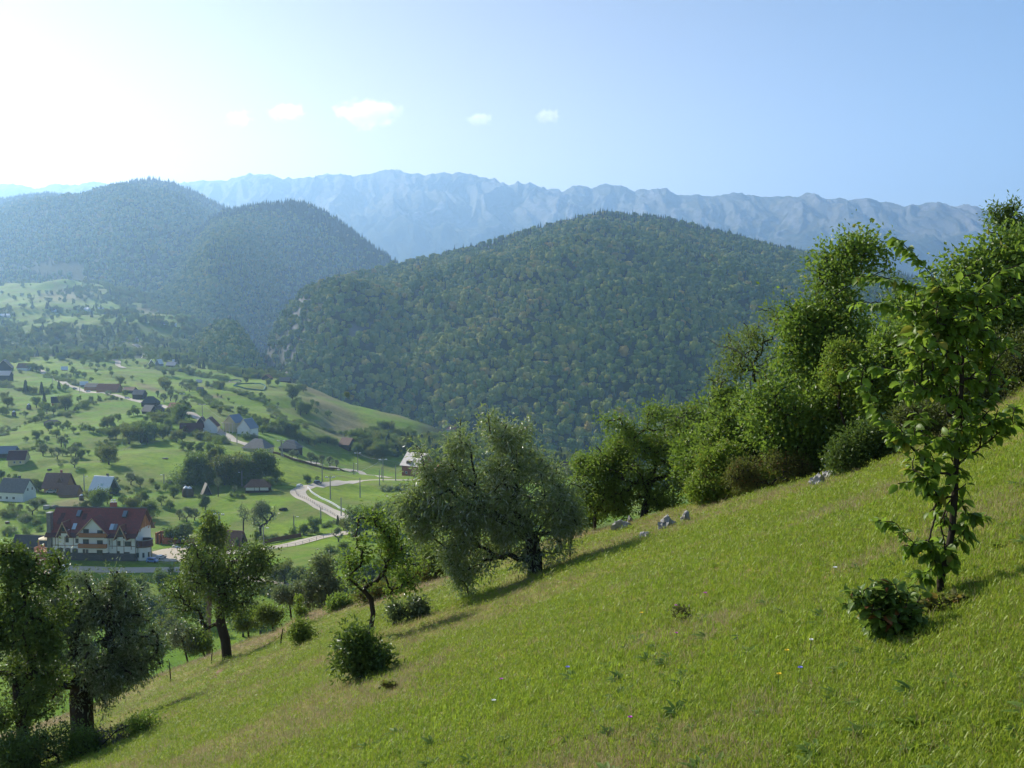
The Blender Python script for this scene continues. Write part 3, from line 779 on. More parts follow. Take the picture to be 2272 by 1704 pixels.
for s_ in range(3):       # bushes
    r_ = random.Random(s_+90)
    ells = [(0, 0, .9, 1.4, 1.3, 1.0)]+[(r_.uniform(-1.3, 1.3), r_.uniform(-1, 1), r_.uniform(.5, 1.5), .7, .7, .7) for _ in range(4)]
    kind('b', ('bush', 'bush'), 2.2, [(0, 0, -.3), (0, 0, .1), (0, 0, .3)], ells, 70, 1400, .24, .06, (BARK, [LEAF_MID, LEAF_SIL, LEAF_YEL][s_]), spread=.22, seed=s_+50, ratio=.55, maxcnt=4)
def conifer_mesh(h, rad, seed, nl=2600):
    r = np.random.default_rng(seed)
    t = r.random(nl)**.75; z = .8+(h-.8)*(1-t)**1.0; z = h-(h-.9)*t
    rr = rad*(t**.85)*(.82+.18*np.sin(z*5+seed))*r.uniform(.25, 1, nl)**.4
    an = r.uniform(0, 6.283, nl); p = np.stack([rr*np.cos(an), rr*np.sin(an), z-.25*rr], -1)
    a = unit(np.stack([np.cos(an), np.sin(an), -.35+r.normal(0, .25, nl)], -1)); nn = unit(r.normal(0, .4, (nl, 3))+np.array([0, 0, 1]))
    s = r.uniform(.35, .8, nl)*rad*.42
    V, Fq = leaf_quads(p, a, nn, s, s*.5)
    ml = mesh_np('crown', V, Fq, NEEDLE); setattrf(ml, 'rnd', r.random(nl), 'FACE')
    A = np.array([[0, 0, -.5], [0, 0, h*.5], [0, 0, h*.97]]); VT, FT = tubes(A, np.array([-1, 0, 1]), np.array([.22, .13, .02])*h/9, 6)
    return mesh_np('trunk', VT, FT, BARK, smooth=True), ml
for s_ in range(2):
    mt, ml = conifer_mesh(10, 2.3, s_); KINDS.setdefault('c', []).append((mt, ml, 10, ('fir_tree', 'tree')))
# thin, half bare tree
mt, ml, _ = make_tree([(0, 0, -.5), (.2, 0, 1.5), (.1, 0, 3), (.4, 0, 4.5)], [(.2, 0, 6.2, 1.8, 1.8, 2.2), (-.6, 0, 4.8, 1.2, 1.2, 1.2)], 110, 900, .28, .18, (BARK, LEAF_SIL), spread=.25, seed=5, maxcnt=4)
KINDS['t'] = [(mt, ml, 8.5, ('birch_tree', 'tree'))]

TREES = []      # (object, px, py, code, tall?)
def put_tree(px, py, hpx, code, var=None, wide=1.):
    h = VP(px, py)
    ks = KINDS[code]; k = ks[(hash((round(px*7), round(py*3))) if var is None else var) % len(ks)]
    hm = hpx*h.y/F; s = hm/k[2]
    o = empty(k[3][0], h, random.uniform(0, 6.28)); ww = s*wide*random.uniform(.92, 1.08); o.scale = (ww, ww, s)
    t_ = link('trunk', k[0], o); c_ = link('crown', k[1], o)
    TREES.append([o, px, py, code, hm]); o['category'] = k[3][1]
    return o
REG = {'A': (0, 780, 320/2212), 'B': (280, 780, 320/2212), 'C': (0, 980, 320/2212), 'D': (280, 980, 320/2212), 'E': (560, 800, 320/2212),
       'F': (820, 860, 320/2212), 'G': (560, 1020, 320/2212), 'H': (0, 600, 480/2212), '1': (0, 1000, 600/2212), '3': (400, 750, 700/2212), '6': (600, 1000, 700/2212)}
def rp(reg, x, y): a, b, s = REG[reg]; return a+x*s, b+y*s
TL = """
A 395,640,210c 640,650,190c 450,640,120r 510,640,110b 700,640,110b 790,590,100r 905,570,130c 1000,610,120r 310,320,50b 430,290,110w 500,300,130w 560,310,120w 620,310,120w
 730,320,90r 820,360,80r 870,370,90r 960,420,90r 1030,420,90b 1130,360,130r 1200,390,110r 1290,420,120r 1400,470,90r 1470,330,80r 1080,220,80r 1270,220,90r 1390,250,90r 1500,260,90r
 1600,260,90r 1690,310,90r 1710,380,90r 1850,520,150w 1940,200,70r 2100,210,80r 2025,430,70r 2180,490,70r 80,560,110b 130,540,110b 20,530,90b 60,760,150w 120,860,190w 40,960,140w
 100,980,120r 310,960,30b 390,1010,110r 560,860,200r 650,900,150r 680,780,150c 620,1000,120r 720,960,200r 820,970,160r 880,900,130r 1000,900,250w 1040,890,200r 540,1090,120r
 640,1060,160r 1165,930,110r 1035,1000,80b 1210,770,110r 1300,860,100b 1340,840,100r 1400,780,110r 1520,740,80r 1440,810,60b 1660,670,70b 1920,690,110r 1780,740,50b 1870,745,40b
 740,1220,150w 880,1180,120r 960,1210,110r 1040,1190,140r 1130,1250,110r 800,1290,100r 870,1330,160r 560,1360,180w 640,1290,90r 720,1400,130r 400,1400,110r 1020,1330,80r
 940,1460,180s 1010,1490,140s 600,1500,160r 510,1540,100r 660,1600,200s 790,1590,130r 880,1650,180s 960,1600,120r 1030,1600,90r 1090,1600,150s 1160,1620,180s
 1240,1640,170w 1270,1200,110b 1380,1230,120r 1430,1240,110r 1500,1260,80r 1580,1180,150r 1640,1170,190w 1700,1150,180w 1740,1180,110r 1810,1080,150r 1620,1420,90r 1690,1340,170w
 1780,1340,200w 1980,1420,300w 1930,1280,200w 2080,1320,260w 2160,1400,260w 1350,1590,100r 1540,1640,200s 1720,1560,100r 1980,1000,110r 2050,980,140r 2110,980,120r
 100,1220,90b 10,1250,80b
C 1145,400,180s 1670,350,330w 1580,300,260w 930,375,50b 230,590,120r 140,560,70r 20,580,160w 420,720,150w 500,740,150w 590,760,190w 640,760,120r 1800,650,110s 1710,780,120r
 1500,1050,390w 1430,980,260w 1650,960,200r 1300,1060,160w 1220,1050,120b 1790,820,130r 1880,960,150r 2010,660,200s 2150,700,160s 1960,760,100r 2080,1080,250w 320,1060,120s 500,1130,240s
 570,1060,160s 180,1010,90b 380,1240,150b 50,1150,110b 600,1380,100b 420,1420,100b 100,1420,120b
D 90,1100,280w 330,1190,350w 240,960,250w 470,760,150r 600,760,130r 540,970,170r 680,1040,180r 730,860,200w 860,750,110s 1020,780,120r 1215,1050,250w 930,1230,230s 820,1200,160s
 1050,1210,200s 830,1560,320w 700,1560,300w 960,1480,220w 1410,840,300t 1670,840,180t 1620,840,80b 1720,850,80b 1800,860,60b 960,640,500p 1060,640,480p 1160,600,520w 1250,620,400p
 1330,600,560p 1430,540,600p 1500,660,500w 1600,660,480w 1700,640,430w 1850,620,420w 1950,640,400w 2050,600,480w 2150,620,500w 1280,240,240w 1120,200,200w 980,160,160w 870,120,160w
 2180,740,240r 2060,1440,520s 1800,1480,520t 2000,1600,300p 1700,1650,200p
B 400,250,80r 340,260,80b 580,370,100w 700,380,110w 790,280,90r 880,270,90r 940,340,110w 1030,340,90w 1120,350,70r 1190,370,70r 1290,380,90r 1270,260,100w 1400,300,110w 560,560,180w
 610,610,200w 850,560,110s 920,600,120s 970,620,110s 1000,520,100w 1060,540,100w 1240,560,130r 1390,550,110w 1460,580,130w 1190,700,130w 1500,460,70r 1840,480,130w 2180,520,110w
 1400,690,60r 1460,710,50r 1570,760,60r 1650,810,50r 1940,660,50r 2060,690,80r 2120,720,60r 480,700,100s 580,780,150s 680,760,170s 760,780,120s 900,780,110s
 120,900,90r 850,1080,300w 920,960,220w 780,1060,260w 660,1000,150w 650,1170,170w 300,1080,100w 430,1120,130w 530,1120,120w 330,1400,350w 250,1380,300w 430,1360,260w 560,1340,200w
 640,1300,160w 770,1390,200w 860,1380,180w 1820,980,120w 1740,960,130w 1440,960,120w 2020,1180,200w 2090,1260,140w 1860,1340,110b 1950,1340,90b
E 260,360,90w 380,380,100w 620,620,260w 700,500,170w 780,480,120w 660,760,200w 740,840,240w 830,820,200w 920,700,110w 1000,700,90w 980,820,100r 1160,880,130r 1450,580,110w 820,1040,90b
 250,780,60b 390,700,70r 260,640,60r 130,560,80r 80,1060,170w 200,1020,160w 330,1080,150w 450,1080,200w 560,1140,200w 640,1160,250w 690,1240,160r 770,1240,130r 860,1280,150w
 950,1300,140w 1040,1270,110w 1150,1270,150w 1260,1290,110w 1420,1180,110w 1550,1290,250w 1650,1280,200w 610,1500,140s 690,1500,120s 900,1580,190s 980,1600,150s 1070,1610,160s 1190,1620,150s 1290,1640,120s
G 850,370,170w 990,330,90r 660,1160,150b 780,1150,200w 960,1130,260w 1310,1000,150c 1400,1080,170w 1500,1150,250w 1630,1210,520w 1750,1150,450w 1930,1120,520p 2080,1140,500w 2200,1140,520w
 1320,1260,220s 1380,1450,230w 1400,1590,200w
6 100,935,170w 20,940,150w 190,960,160w 420,770,120r 540,800,150r 1000,880,120b
6 850,880,240w 760,930,220w 680,980,190w 300,990,180r 560,960,220w 930,860,200w 1010,830,220w 480,1010,140b
1 1800,1150,150b 1640,1420,220w 1340,1480,150b 1260,1560,140r 1450,1400,160r 1900,1380,200w 2080,1400,190w 1310,1155,190w 1210,1360,200w 1130,1180,170w 1400,1300,160r 1990,1520,260w 2130,1500,230w 1560,1180,150r 1080,1300,230w
"""
reg = None
for tok in TL.split():
    if tok in REG: reg = tok; continue
    x, y, hc = tok.split(','); hh = float(hc[:-1]); px, py = rp(reg, float(x), float(y))
    put_tree(px, py, hh*REG[reg][2]*1.0, hc[-1])
# ------------------------------------------------------------------ woods on the far side of the valley (seen as masses)
leafy_col = bpy.data.collections.new('leafy_kinds')
for i_, (mt, ml, h_, nm) in enumerate(KINDS['w']+KINDS['r'][:2]):
    o = bpy.data.objects.new(f'kind_a{i_}', ml); leafy_col.objects.link(o)
for i_, (mt, ml, h_, nm) in enumerate(KINDS['c']):
    o = bpy.data.objects.new(f'kind_b{i_}', ml); leafy_col.objects.link(o)
def woods(d0, d1, p0, p1, n, masks, bg_p, con, size, label, seed):
    r = np.random.default_rng(seed)
    px = r.uniform(p0, p1, n); d = np.sqrt(r.uniform(d0*d0, d1*d1, n))
    u = uv(px, HOR)[0]; x = u*d
    fi = np.interp(px, vpx, np.arange(ncv)); fj = np.interp(d, vd, np.arange(nrv))
    i0 = np.clip(fi.astype(int), 0, ncv-2); j0 = np.clip(fj.astype(int), 0, nrv-2); a = fi-i0; b = fj-j0
    z = (Zv[j0, i0]*(1-a)+Zv[j0, i0+1]*a)*(1-b)+(Zv[j0+1, i0]*(1-a)+Zv[j0+1, i0+1]*a)*b
    X, Y = to_px(x, d, z)
    pr = np.full(n, bg_p)
    for e in masks: pr = np.maximum(pr, ell(X, Y, *e))
    pr *= .35+.65*sstep(-.25, .1, fbm(x/60, d/60, 3, seed+5))
    keep = r.random(n) < pr
    x, d, z = x[keep], d[keep], z[keep]; n = len(x)
    isc = r.random(n) < con; s = size*r.uniform(.5, 1.35, n)
    idx = np.where(isc, 6+r.integers(0, 2, n), r.integers(0, 6, n))
    sc = np.stack([s, s, s*r.uniform(.85, 1.2, n)], -1)
    rot = np.stack([r.normal(0, .06, n), r.normal(0, .06, n), r.uniform(0, 6.28, n)], -1)
    return scatter_obj('forest', np.stack([x, d, z-.9*s], -1), rot, sc, idx, leafy_col, label)
woods(1090, 2900, -500, 640, 26000, [(60,775,150,30,.4,-4),(215,775,120,30,.4,-4),(310,765,60,30,.4,10),(230,738,70,18,.4,-8),(110,748,60,22,.5,-10),(10,745,50,30,.5),(420,790,80,24,.4,12),
      (450,742,70,26,.5,10),(490,775,70,36,.5,20),(120,690,26,8,.5),(182,692,30,9,.5),(240,702,26,12,.5),(282,690,22,9,.5),(340,716,44,10,.5,10),(520,802,60,24,.5,25),(0,705,26,18,.5),
      (350,770,50,10,.4,10),(560,826,40,12,.5,10),(170,640,50,10,.5,-10),(420,715,60,10,.5,18),(300,742,40,6,.5),(260,650,90,26,.5,8),(350,668,70,22,.5,12),(60,615,60,10,.5),(220,608,90,18,.5)], .05, .12, .95, 'belt of broadleaf woods beyond the upper village fields', 5)
woods(600, 860, 760, 1900, 9000, [(855,968,46,12,.4,14),(905,985,70,16,.4,10),(840,1000,50,16,.4,5),(965,1000,70,18,.4,8),(1060,985,80,18,.4,5),(1110,1000,90,36,.4),(1220,1045,100,40,.4),
      (805,990,20,12,.4),(1000,1010,60,14,.4),(1400,1080,200,60,.4)], .0, .14, .85, 'dark woods on the slope below the brown hillside meadow', 6)
woods(880, 1060, 440, 700, 1500, [(560,832,50,7,.5,5),(480,815,60,8,.5,14),(660,845,30,4,.5,8)], .0, .1, .6, 'scrubby trees along the ridge above the gorge', 7)

bush_col = bpy.data.collections.new('hedge_kinds')
for i_, (mt, ml, h_, nm) in enumerate(KINDS['b']+KINDS['r'][:2]+KINDS['b'][:1]):
    o = bpy.data.objects.new(f'hedge_a{i_}', ml); bush_col.objects.link(o)
def hedgerow(pix, hpx, label, seed, dens=1., wd=2.0):
    r = np.random.default_rng(seed); P3 = [VP(x, y) for x, y in pix]; pts, sc, ix = [], [], []
    for a, b in zip(P3[:-1], P3[1:]):
        L = (b-a).length; n = max(1, int(L/2.2*dens))
        for k in range(n):
            p = a.lerp(b, r.random()); x = p.x+r.normal(0, wd*.6); y = p.y+r.normal(0, wd*.6); h = hpx*p.y/F*r.uniform(.4, 1.3)
            j = int(r.choice([0, 1, 2, 3, 4, 5], p=[.28, .2, .18, .1, .1, .14])); s_ = h/(2.3 if j < 3 or j == 5 else 6.0)
            pts.append((x, y, vz(x, y)-.1*h)); sc.append((s_*1.2, s_*1.2, s_)); ix.append(j)
    n = len(pts); rot = np.stack([np.zeros(n), np.zeros(n), r.uniform(0, 6.28, n)], -1)
    scatter_obj('hedge', pts, rot, sc, ix, bush_col, label, cat='hedge')
for i_, (pix, h_, lb, de) in enumerate([
    ([(0,1250),(40,1240),(70,1232)], 14, 'scrub behind the dark barn at the left', 1), ([(178,905),(200,893),(230,888),(262,884)], 8, 'curved hedge along the middle meadow below the farm', 1.2),
    ([(70,936),(100,930),(140,922),(172,916)], 9, 'hedge on the bank between the left meadows', 1.2), ([(0,968),(35,950),(70,937)], 6, 'thin hedge climbing the left meadow', .8),
    ([(150,992),(200,986),(250,987),(300,984),(345,970),(375,965)], 9, 'hedge above the bright meadow', .8), ([(20,1002),(70,1000),(110,1005),(140,1000)], 8, 'scrub line behind the yellow cottage', .7),
    ([(290,1058),(330,1066),(380,1072),(420,1076)], 9, 'hedge at the foot of the bright meadow', 1.0), ([(415,846),(440,868),(470,893),(512,908)], 8, 'first hedge running down the green hillside', 1.3),
    ([(470,858),(500,866),(535,878)], 8, 'second hedge running down the green hillside', 1.3), ([(540,872),(570,884),(600,905),(628,930)], 8, 'third hedge running down the green hillside', 1.2),
    ([(395,872),(430,885),(475,905),(525,916),(560,925)], 7, 'long hedge crossing the lower green hillside', 1.0), ([(100,832),(130,844),(160,852),(190,856)], 8, 'scrub along the upper road', 1.2),
    ([(0,858),(40,866),(76,866)], 8, 'scrub below the steep-gabled house', 1.2), ([(350,818),(395,824),(440,834),(500,842)], 9, 'bushes below the twin gabled cottages', 1.3),
    ([(560,955),(620,962),(690,975),(750,985),(790,1000)], 14, 'thicket line behind the grey roadside barn', 1.6), ([(590,925),(650,938),(720,955),(780,962)], 9, 'scrub across the brown hillside meadow', .8),
    ([(0,1130),(40,1150),(90,1160),(120,1140)], 14, 'bushes on the bank behind the guesthouse roof', 1.2), ([(0,1190),(40,1180),(95,1175)], 13, 'bushes above the long dark barn', 1.2),
    ([(60,1115),(95,1120)], 12, 'garden bushes right of the white gabled house', 1.2), ([(590,1200),(640,1190),(700,1180),(740,1165),(775,1160)], 12, 'bushes along the lower road', 1.0),
    ([(350,1290),(420,1275),(500,1280),(560,1276)], 16, 'bushes on the shady bank below the lane', 1.6), ([(560,1310),(640,1325),(700,1330),(760,1320)], 22, 'dark thicket below the lower lane', 2.4),
    ([(250,1295),(330,1330),(380,1400),(420,1450)], 22, 'bushes in the gully below the guesthouse', 1.4), ([(850,1090),(900,1085),(960,1090)], 14, 'bushes at the far edge of the round field', 1.0),
    ([(415,1074),(450,1070),(500,1070),(560,1074),(600,1068)], 40, 'undergrowth at the foot of the middle grove', 2.2),
    ([(330,925),(400,940),(450,975),(500,985)], 16, 'trees and scrub around the maroon-roofed houses', 1.6), ([(210,960),(300,950),(370,955)], 14, 'orchard undergrowth on the middle meadow', 1.0)]):
    hedgerow(pix, h_, lb, 700+i_, de)

# ------------------------------------------------------------------ builders
class MB:
    def __init__(s): s.v = []; s.f = []; s.m = []
    def poly(s, pts, m=0):
        b = len(s.v); s.v += [tuple(p) for p in pts]; s.f.append(tuple(range(b, b+len(pts)))); s.m.append(m); return s
    def box(s, x0, x1, y0, y1, z0, z1, m=0):
        b = len(s.v); s.v += [(x, y, z) for z in (z0, z1) for x, y in ((x0, y0), (x1, y0), (x1, y1), (x0, y1))]
        for q in ((0, 3, 2, 1), (4, 5, 6, 7), (0, 1, 5, 4), (1, 2, 6, 5), (2, 3, 7, 6), (3, 0, 4, 7)):
            s.f.append(tuple(b+i for i in q)); s.m.append(m)
        return s
    def slab(s, quad, t, m=0, m2=None):
        """thick sheet: quad = four 3-D points, t = thickness along its normal (downwards)"""
        q = [Vector(p) for p in quad]; n = (q[1]-q[0]).cross(q[2]-q[0]).normalized()
        if n.z < 0: n = -n
        lo = [p-n*t for p in q]; b = len(s.v); s.v += [tuple(p) for p in q+lo]; k = len(q)
        fs = [tuple(range(k)), tuple(range(2*k-1, k-1, -1))]+[(i, i+k, (i+1) % k+k, (i+1) % k) for i in range(k)]
        for j, f in enumerate(fs): s.f.append(tuple(b+i for i in f)); s.m.append(m if j == 0 else (m if m2 is None else m2))
        return s
    def tube(s, p0, p1, r0, r1=None, n=6, m=0):
        r1 = r0 if r1 is None else r1; p0 = Vector(p0); p1 = Vector(p1); d = (p1-p0).normalized()
        a = d.orthogonal().normalized(); c = d.cross(a); b = len(s.v)
        for p, r in ((p0, r0), (p1, r1)):
            s.v += [tuple(p+(a*math.cos(k*2*math.pi/n)+c*math.sin(k*2*math.pi/n))*r) for k in range(n)]
        for k in range(n): s.f.append((b+k, b+(k+1) % n, b+n+(k+1) % n, b+n+k)); s.m.append(m)
        s.f.append(tuple(b+k for k in range(n-1, -1, -1))); s.m.append(m); s.f.append(tuple(b+n+k for k in range(n))); s.m.append(m)
        return s
    def prism(s, prof, y0, y1, m=0):
        """profile in x,z extruded along y"""
        k = len(prof); b = len(s.v); s.v += [(x, y0, z) for x, z in prof]+[(x, y1, z) for x, z in prof]
        s.f.append(tuple(b+i for i in range(k))); s.m.append(m); s.f.append(tuple(b+k+i for i in range(k-1, -1, -1))); s.m.append(m)
        for i in range(k): s.f.append((b+i, b+k+i, b+k+(i+1) % k, b+(i+1) % k)); s.m.append(m)
        return s
    def prismx(s, prof, x0, x1, m=0):
        k = len(prof); b = len(s.v); s.v += [(x0, y, z) for y, z in prof]+[(x1, y, z) for y, z in prof]
        s.f.append(tuple(b+i for i in range(k))); s.m.append(m); s.f.append(tuple(b+k+i for i in range(k-1, -1, -1))); s.m.append(m)
        for i in range(k): s.f.append((b+i, b+k+i, b+k+(i+1) % k, b+(i+1) % k)); s.m.append(m)
        return s
    def build(s, name, mats, parent=None, smooth=False):
        me = bpy.data.meshes.new(name); me.from_pydata(s.v, [], s.f)
        for m in (mats if isinstance(mats, (list, tuple)) else [mats]): me.materials.append(m)
        me.polygons.foreach_set('material_index', s.m)
        if smooth: me.polygons.foreach_set('use_smooth', [True]*len(s.f))
        import bmesh
        bm = bmesh.new(); bm.from_mesh(me); bmesh.ops.recalc_face_normals(bm, faces=bm.faces); bm.to_mesh(me); bm.free()
        me.update(); return link(name, me, parent)

def tile_mat(name, a, b, sx=2.2, sz=3.2, rough=.75):
    m = M(name); v = m.coord('Object')
    br = m.n('ShaderNodeTexBrick'); br.inputs['Scale'].default_value = 1.0
    br.inputs['Brick Width'].default_value = 1/sx; br.inputs['Row Height'].default_value = 1/sz; br.inputs['Mortar Size'].default_value = .02
    br.inputs['Color1'].default_value = (*a, 1); br.inputs['Color2'].default_value = (*b, 1)
    br.inputs['Mortar'].default_value = (a[0]*.35, a[1]*.35, a[2]*.35, 1)
    sp = m.n('ShaderNodeSeparateXYZ'); m.l(v, sp.inputs[0]); cb = m.n('ShaderNodeCombineXYZ')
    m.l(m.math('ADD', sp.outputs['X'], sp.outputs['Y']), cb.inputs['X']); m.l(m.math('MULTIPLY', sp.outputs['Z'], 1.0), cb.inputs['Y']); m.l(cb.outputs[0], br.inputs['Vector'])
    n = m.noise(v, .7, 5, .7)
    c = m.mix(m.math('MULTIPLY', n, .5), br.outputs['Color'], tuple(x*.55 for x in a))
    return m.done(m.bsdf(c, rough, .25))
WALL_W = flat_mat('white_plaster', (.66, .67, .66), .85, .2, .06, .8)
WALL_Y = flat_mat('yellow_plaster', (.55, .47, .25), .85, .2, .08, .8)
WALL_O = flat_mat('ochre_boards', (.36, .19, .085), .8, .2, .2, 2)
WALL_D = flat_mat('dark_boards', (.055, .042, .034), .85, .15, .35, 2)
WALL_G = flat_mat('grey_boards', (.17, .16, .14), .85, .15, .25, 2)
STONE = tile_mat('grey_stone_blocks', (.17, .16, .15), (.24, .23, .21), 1.6, 3.2)
STONE_D = tile_mat('dark_stone_blocks', (.060, .058, .062), (.10, .095, .09), 1.2, 2.4)
BRICK = tile_mat('orange_brick', (.46, .17, .085), (.38, .13, .065), 2.5, 4.5)
BRICK_R = tile_mat('red_brick', (.40, .13, .08), (.32, .10, .065), 2.5, 4.5)
RF_RED = tile_mat('red_roof_tiles', (.26, .050, .042), (.17, .045, .040), 1.6, 2.6)
RF_MAR = tile_mat('maroon_roof_tiles', (.11, .030, .030), (.075, .026, .028), 1.8, 3)
RF_BRN = tile_mat('brown_roof_tiles', (.24, .13, .085), (.19, .10, .07), 1.8, 3)
RF_ORG = tile_mat('orange_roof_tiles', (.40, .16, .08), (.32, .13, .07), 1.8, 3)
RF_GRY = tile_mat('grey_roof_tiles', (.20, .19, .18), (.15, .145, .14), 1.8, 3)
RF_DRK = tile_mat('dark_shingles', (.060, .058, .058), (.085, .08, .075), 2, 3.5)
RF_BLU = flat_mat('bluish_roof_sheet', (.13, .17, .22), .5, .5, .1, 1)
RF_SIL = flat_mat('silver_roof_sheet', (.62, .64, .66), .42, .6, .08, 1)
RF_PNK = flat_mat('pale_roof_sheet', (.62, .52, .48), .6, .4, .08, 1)
TIM_W = flat_mat('orange_timber', (.42, .17, .055), .6, .3, .15, 4)
TIM_D = flat_mat('brown_timber', (.13, .060, .028), .6, .3, .15, 4)
TIM_G = flat_mat('weathered_timber', (.26, .23, .19), .85, .2, .25, 5)
FASCIA = flat_mat('pale_fascia', (.62, .50, .38), .7, .3, .1, 4)
WHITE = flat_mat('white_paint', (.78, .78, .76), .5, .4, .03, 2)
gl = M('window_glass'); GLASS = gl.done(gl.bsdf((.025, .035, .045), .12, .6))
gl = M('skylight_glass'); GLASS_S = gl.done(gl.bsdf((.45, .55, .65), .06, .8))
METAL = flat_mat('grey_metal', (.30, .30, .30), .45, .5, .1, 5, metal=.6)
CONC = flat_mat('concrete', (.42, .41, .38), .9, .2, .12, 3)
HAY = flat_mat('hay', (.13, .10, .07), .95, .1, .3, 6)
TARP = flat_mat('white_tarp', (.74, .74, .74), .6, .3, .06, 2)
RUBBER = flat_mat('black_rubber', (.02, .02, .02), .8, .2, .1, 5)

def ruv(o, loc): return loc
def gable_roof(mb, x0, x1, y0, y1, z0, z1, ov=.5, t=.22, m=0, m2=0, axis='x'):
    """two slabs; ridge along axis"""
    if axis == 'x':
        ym = (y0+y1)/2; sl = (z1-z0)/(ym-y0); dz = ov*sl
        for s_ in (-1, 1):
            ye = (y0-ov) if s_ < 0 else (y1+ov)
            mb.slab([(x0-ov, ye, z0-dz), (x1+ov, ye, z0-dz), (x1+ov, ym+s_*.003, z1), (x0-ov, ym+s_*.003, z1)], t, m, m2)
    else:
        xm = (x0+x1)/2; sl = (z1-z0)/(xm-x0); dz = ov*sl
        for s_ in (-1, 1):
            xe = (x0-ov) if s_ < 0 else (x1+ov)
            mb.slab([(xe, y0-ov, z0-dz), (xe, y1+ov, z0-dz), (xm+s_*.003, y1+ov, z1), (xm+s_*.003, y0-ov, z1)], t, m, m2)
def hip_roof(mb, x0, x1, y0, y1, z0, z1, ov=.5, m=0, hip=.8):
    x0 -= ov; x1 += ov; y0 -= ov; y1 += ov; ym = (y0+y1)/2; h = (y1-y0)/2*hip
    a, b = (x0+h, ym, z1), (x1-h, ym, z1)
    mb.poly([(x0, y0, z0), (x1, y0, z0), b, a], m).poly([(x1, y1, z0), (x0, y1, z0), a, b], m)
    mb.poly([(x1, y0, z0), (x1, y1, z0), b], m).poly([(x0, y1, z0), (x0, y0, z0), a], m).poly([(x0, y0, z0), (x0, y1, z0), (x1, y1, z0), (x1, y0, z0)], m)
def window(par, x, z, w, h, y, face='front', frame=WHITE, name='window'):
    mb = MB(); t = .07
    def bx(a0, a1, z0, z1, d0, d1, m):
        if face == 'front': mb.box(a0, a1, y-d1, y-d0, z0, z1, m)
        else: mb.box(y+d0, y+d1, a0, a1, z0, z1, m)
    bx(x-w/2, x+w/2, z, z+h, 0.004, .05, 1)
    for a0, a1, z0, z1 in ((x-w/2-t, x-w/2, z-t, z+h+t), (x+w/2, x+w/2+t, z-t, z+h+t), (x-w/2, x+w/2, z-t, z), (x-w/2, x+w/2, z+h, z+h+t), (x-t/3, x+t/3, z, z+h)):
        bx(a0, a1, z0, z1, 0.002, .09, 0)
    return mb.build(name, [frame, GLASS], par)

HOUSES = []
def house(name, label, cat, px, py, wpx, hw, hr, dep, rot, wm, rm, axis='x', hip=False, wins=(), chim=None, ov=.5, group=None, trim=None, z_off=0, sidewins=()):
    """px,py base centre of the front wall in the photo; wpx its width; hw, hr wall and roof height in photo pixels; dep depth as a share of the width"""
    loc = VP(px, py); k = loc.y/F
    Lx = wpx*k; D_ = Lx*dep; a = hw*k; b = hr*k
    o = empty(name, loc+Vector((0, 0, z_off)), R(rot)); x0, x1 = -Lx/2, Lx/2; y0, y1 = 0, D_
    mb = MB()
    if hip: mb.box(x0, x1, y0, y1, -2.5, a)
    elif axis == 'x': mb.prismx([(y0, -2.5), (y1, -2.5), (y1, a), ((y0+y1)/2, a+b-.15), (y0, a)], x0, x1)
    else: mb.prism([(x0, -2.5), (x1, -2.5), (x1, a), ((x0+x1)/2, a+b-.15), (x0, a)], y0, y1)
    mb.build('wall', wm, o)
    rb = MB()
    if hip: hip_roof(rb, x0, x1, y0, y1, a, a+b, ov)
    else: gable_roof(rb, x0, x1, y0, y1, a, a+b, ov, .2, 0, 1 if trim else 0, axis)
    ro = rb.build('roof', [rm, trim] if trim else rm, o)
    if chim:
        cx, ch = chim; c_ = MB(); yy = (y0+y1)/2+D_*.12; c_.box(x0+Lx*cx-.35, x0+Lx*cx+.35, yy-.35, yy+.35, a+b*.4, a+b+ch*k); c_.box(x0+Lx*cx-.42, x0+Lx*cx+.42, yy-.42, yy+.42, a+b+ch*k+.003, a+b+ch*k+.13)
        c_.build('chimney', RF_DRK if rm in (RF_SIL, RF_GRY) else BRICK_R, ro)
    for (fx, fz, w, h) in wins: window(o, x0+Lx*fx, fz, w, h, 0)
    for (fy, fz, w, h) in sidewins: window(o, D_*fy, fz, w, h, x1, 'side')
    tag(o, label, cat, group)
    HOUSES.append(o); return o, (x0, x1, y0, y1, a, a+b)
HG = 'houses of the village'
W1 = [(.2, 1.0, .9, 1.1), (.5, 1.0, .9, 1.1), (.8, 1.0, .9, 1.1)]
house('house', 'white house with grey roof at the left edge above the guesthouse', 'house', 24, 1113, 66, 24, 26, .62, -14, WALL_W, RF_GRY, wins=[(.35, 1, 1, 1), (.62, 1, 1.1, 1), (.1, 1, 1, 1)], sidewins=[(.35, 4.2, .8, 1.1), (.7, 4.2, .8, 1.1)], chim=(.55, 4), group=HG)
o, e = house('house', 'ochre house with brown tiled roof and small gabled dormer', 'house', 121, 1094, 50, 17, 26, .75, -6, WALL_O, RF_BRN, wins=[(.3, .9, .9, 1.1), (.55, .9, .9, 1.1)], chim=(.58, 5), ov=.9, group=HG)
mb = MB(); mb.prism([(e[0]+5.4, e[4]+1), (e[0]+8.0, e[4]+1), (e[0]+6.7, e[4]+3.2)], .8, 5, 0); gable_roof(mb, e[0]+5.3, e[0]+8.1, .8, 4.6, e[4]+1, e[4]+3.3, .3, .12, 1, 1, 'y'); mb.build('dormer', [TIM_D, RF_BRN], o)
house('shed', 'low ochre shed with brown roof in front of the brown-tiled house', 'shed', 149, 1104, 40, 9, 17, .75, -4, WALL_O, RF_BRN, ov=.5, group='sheds and barns')
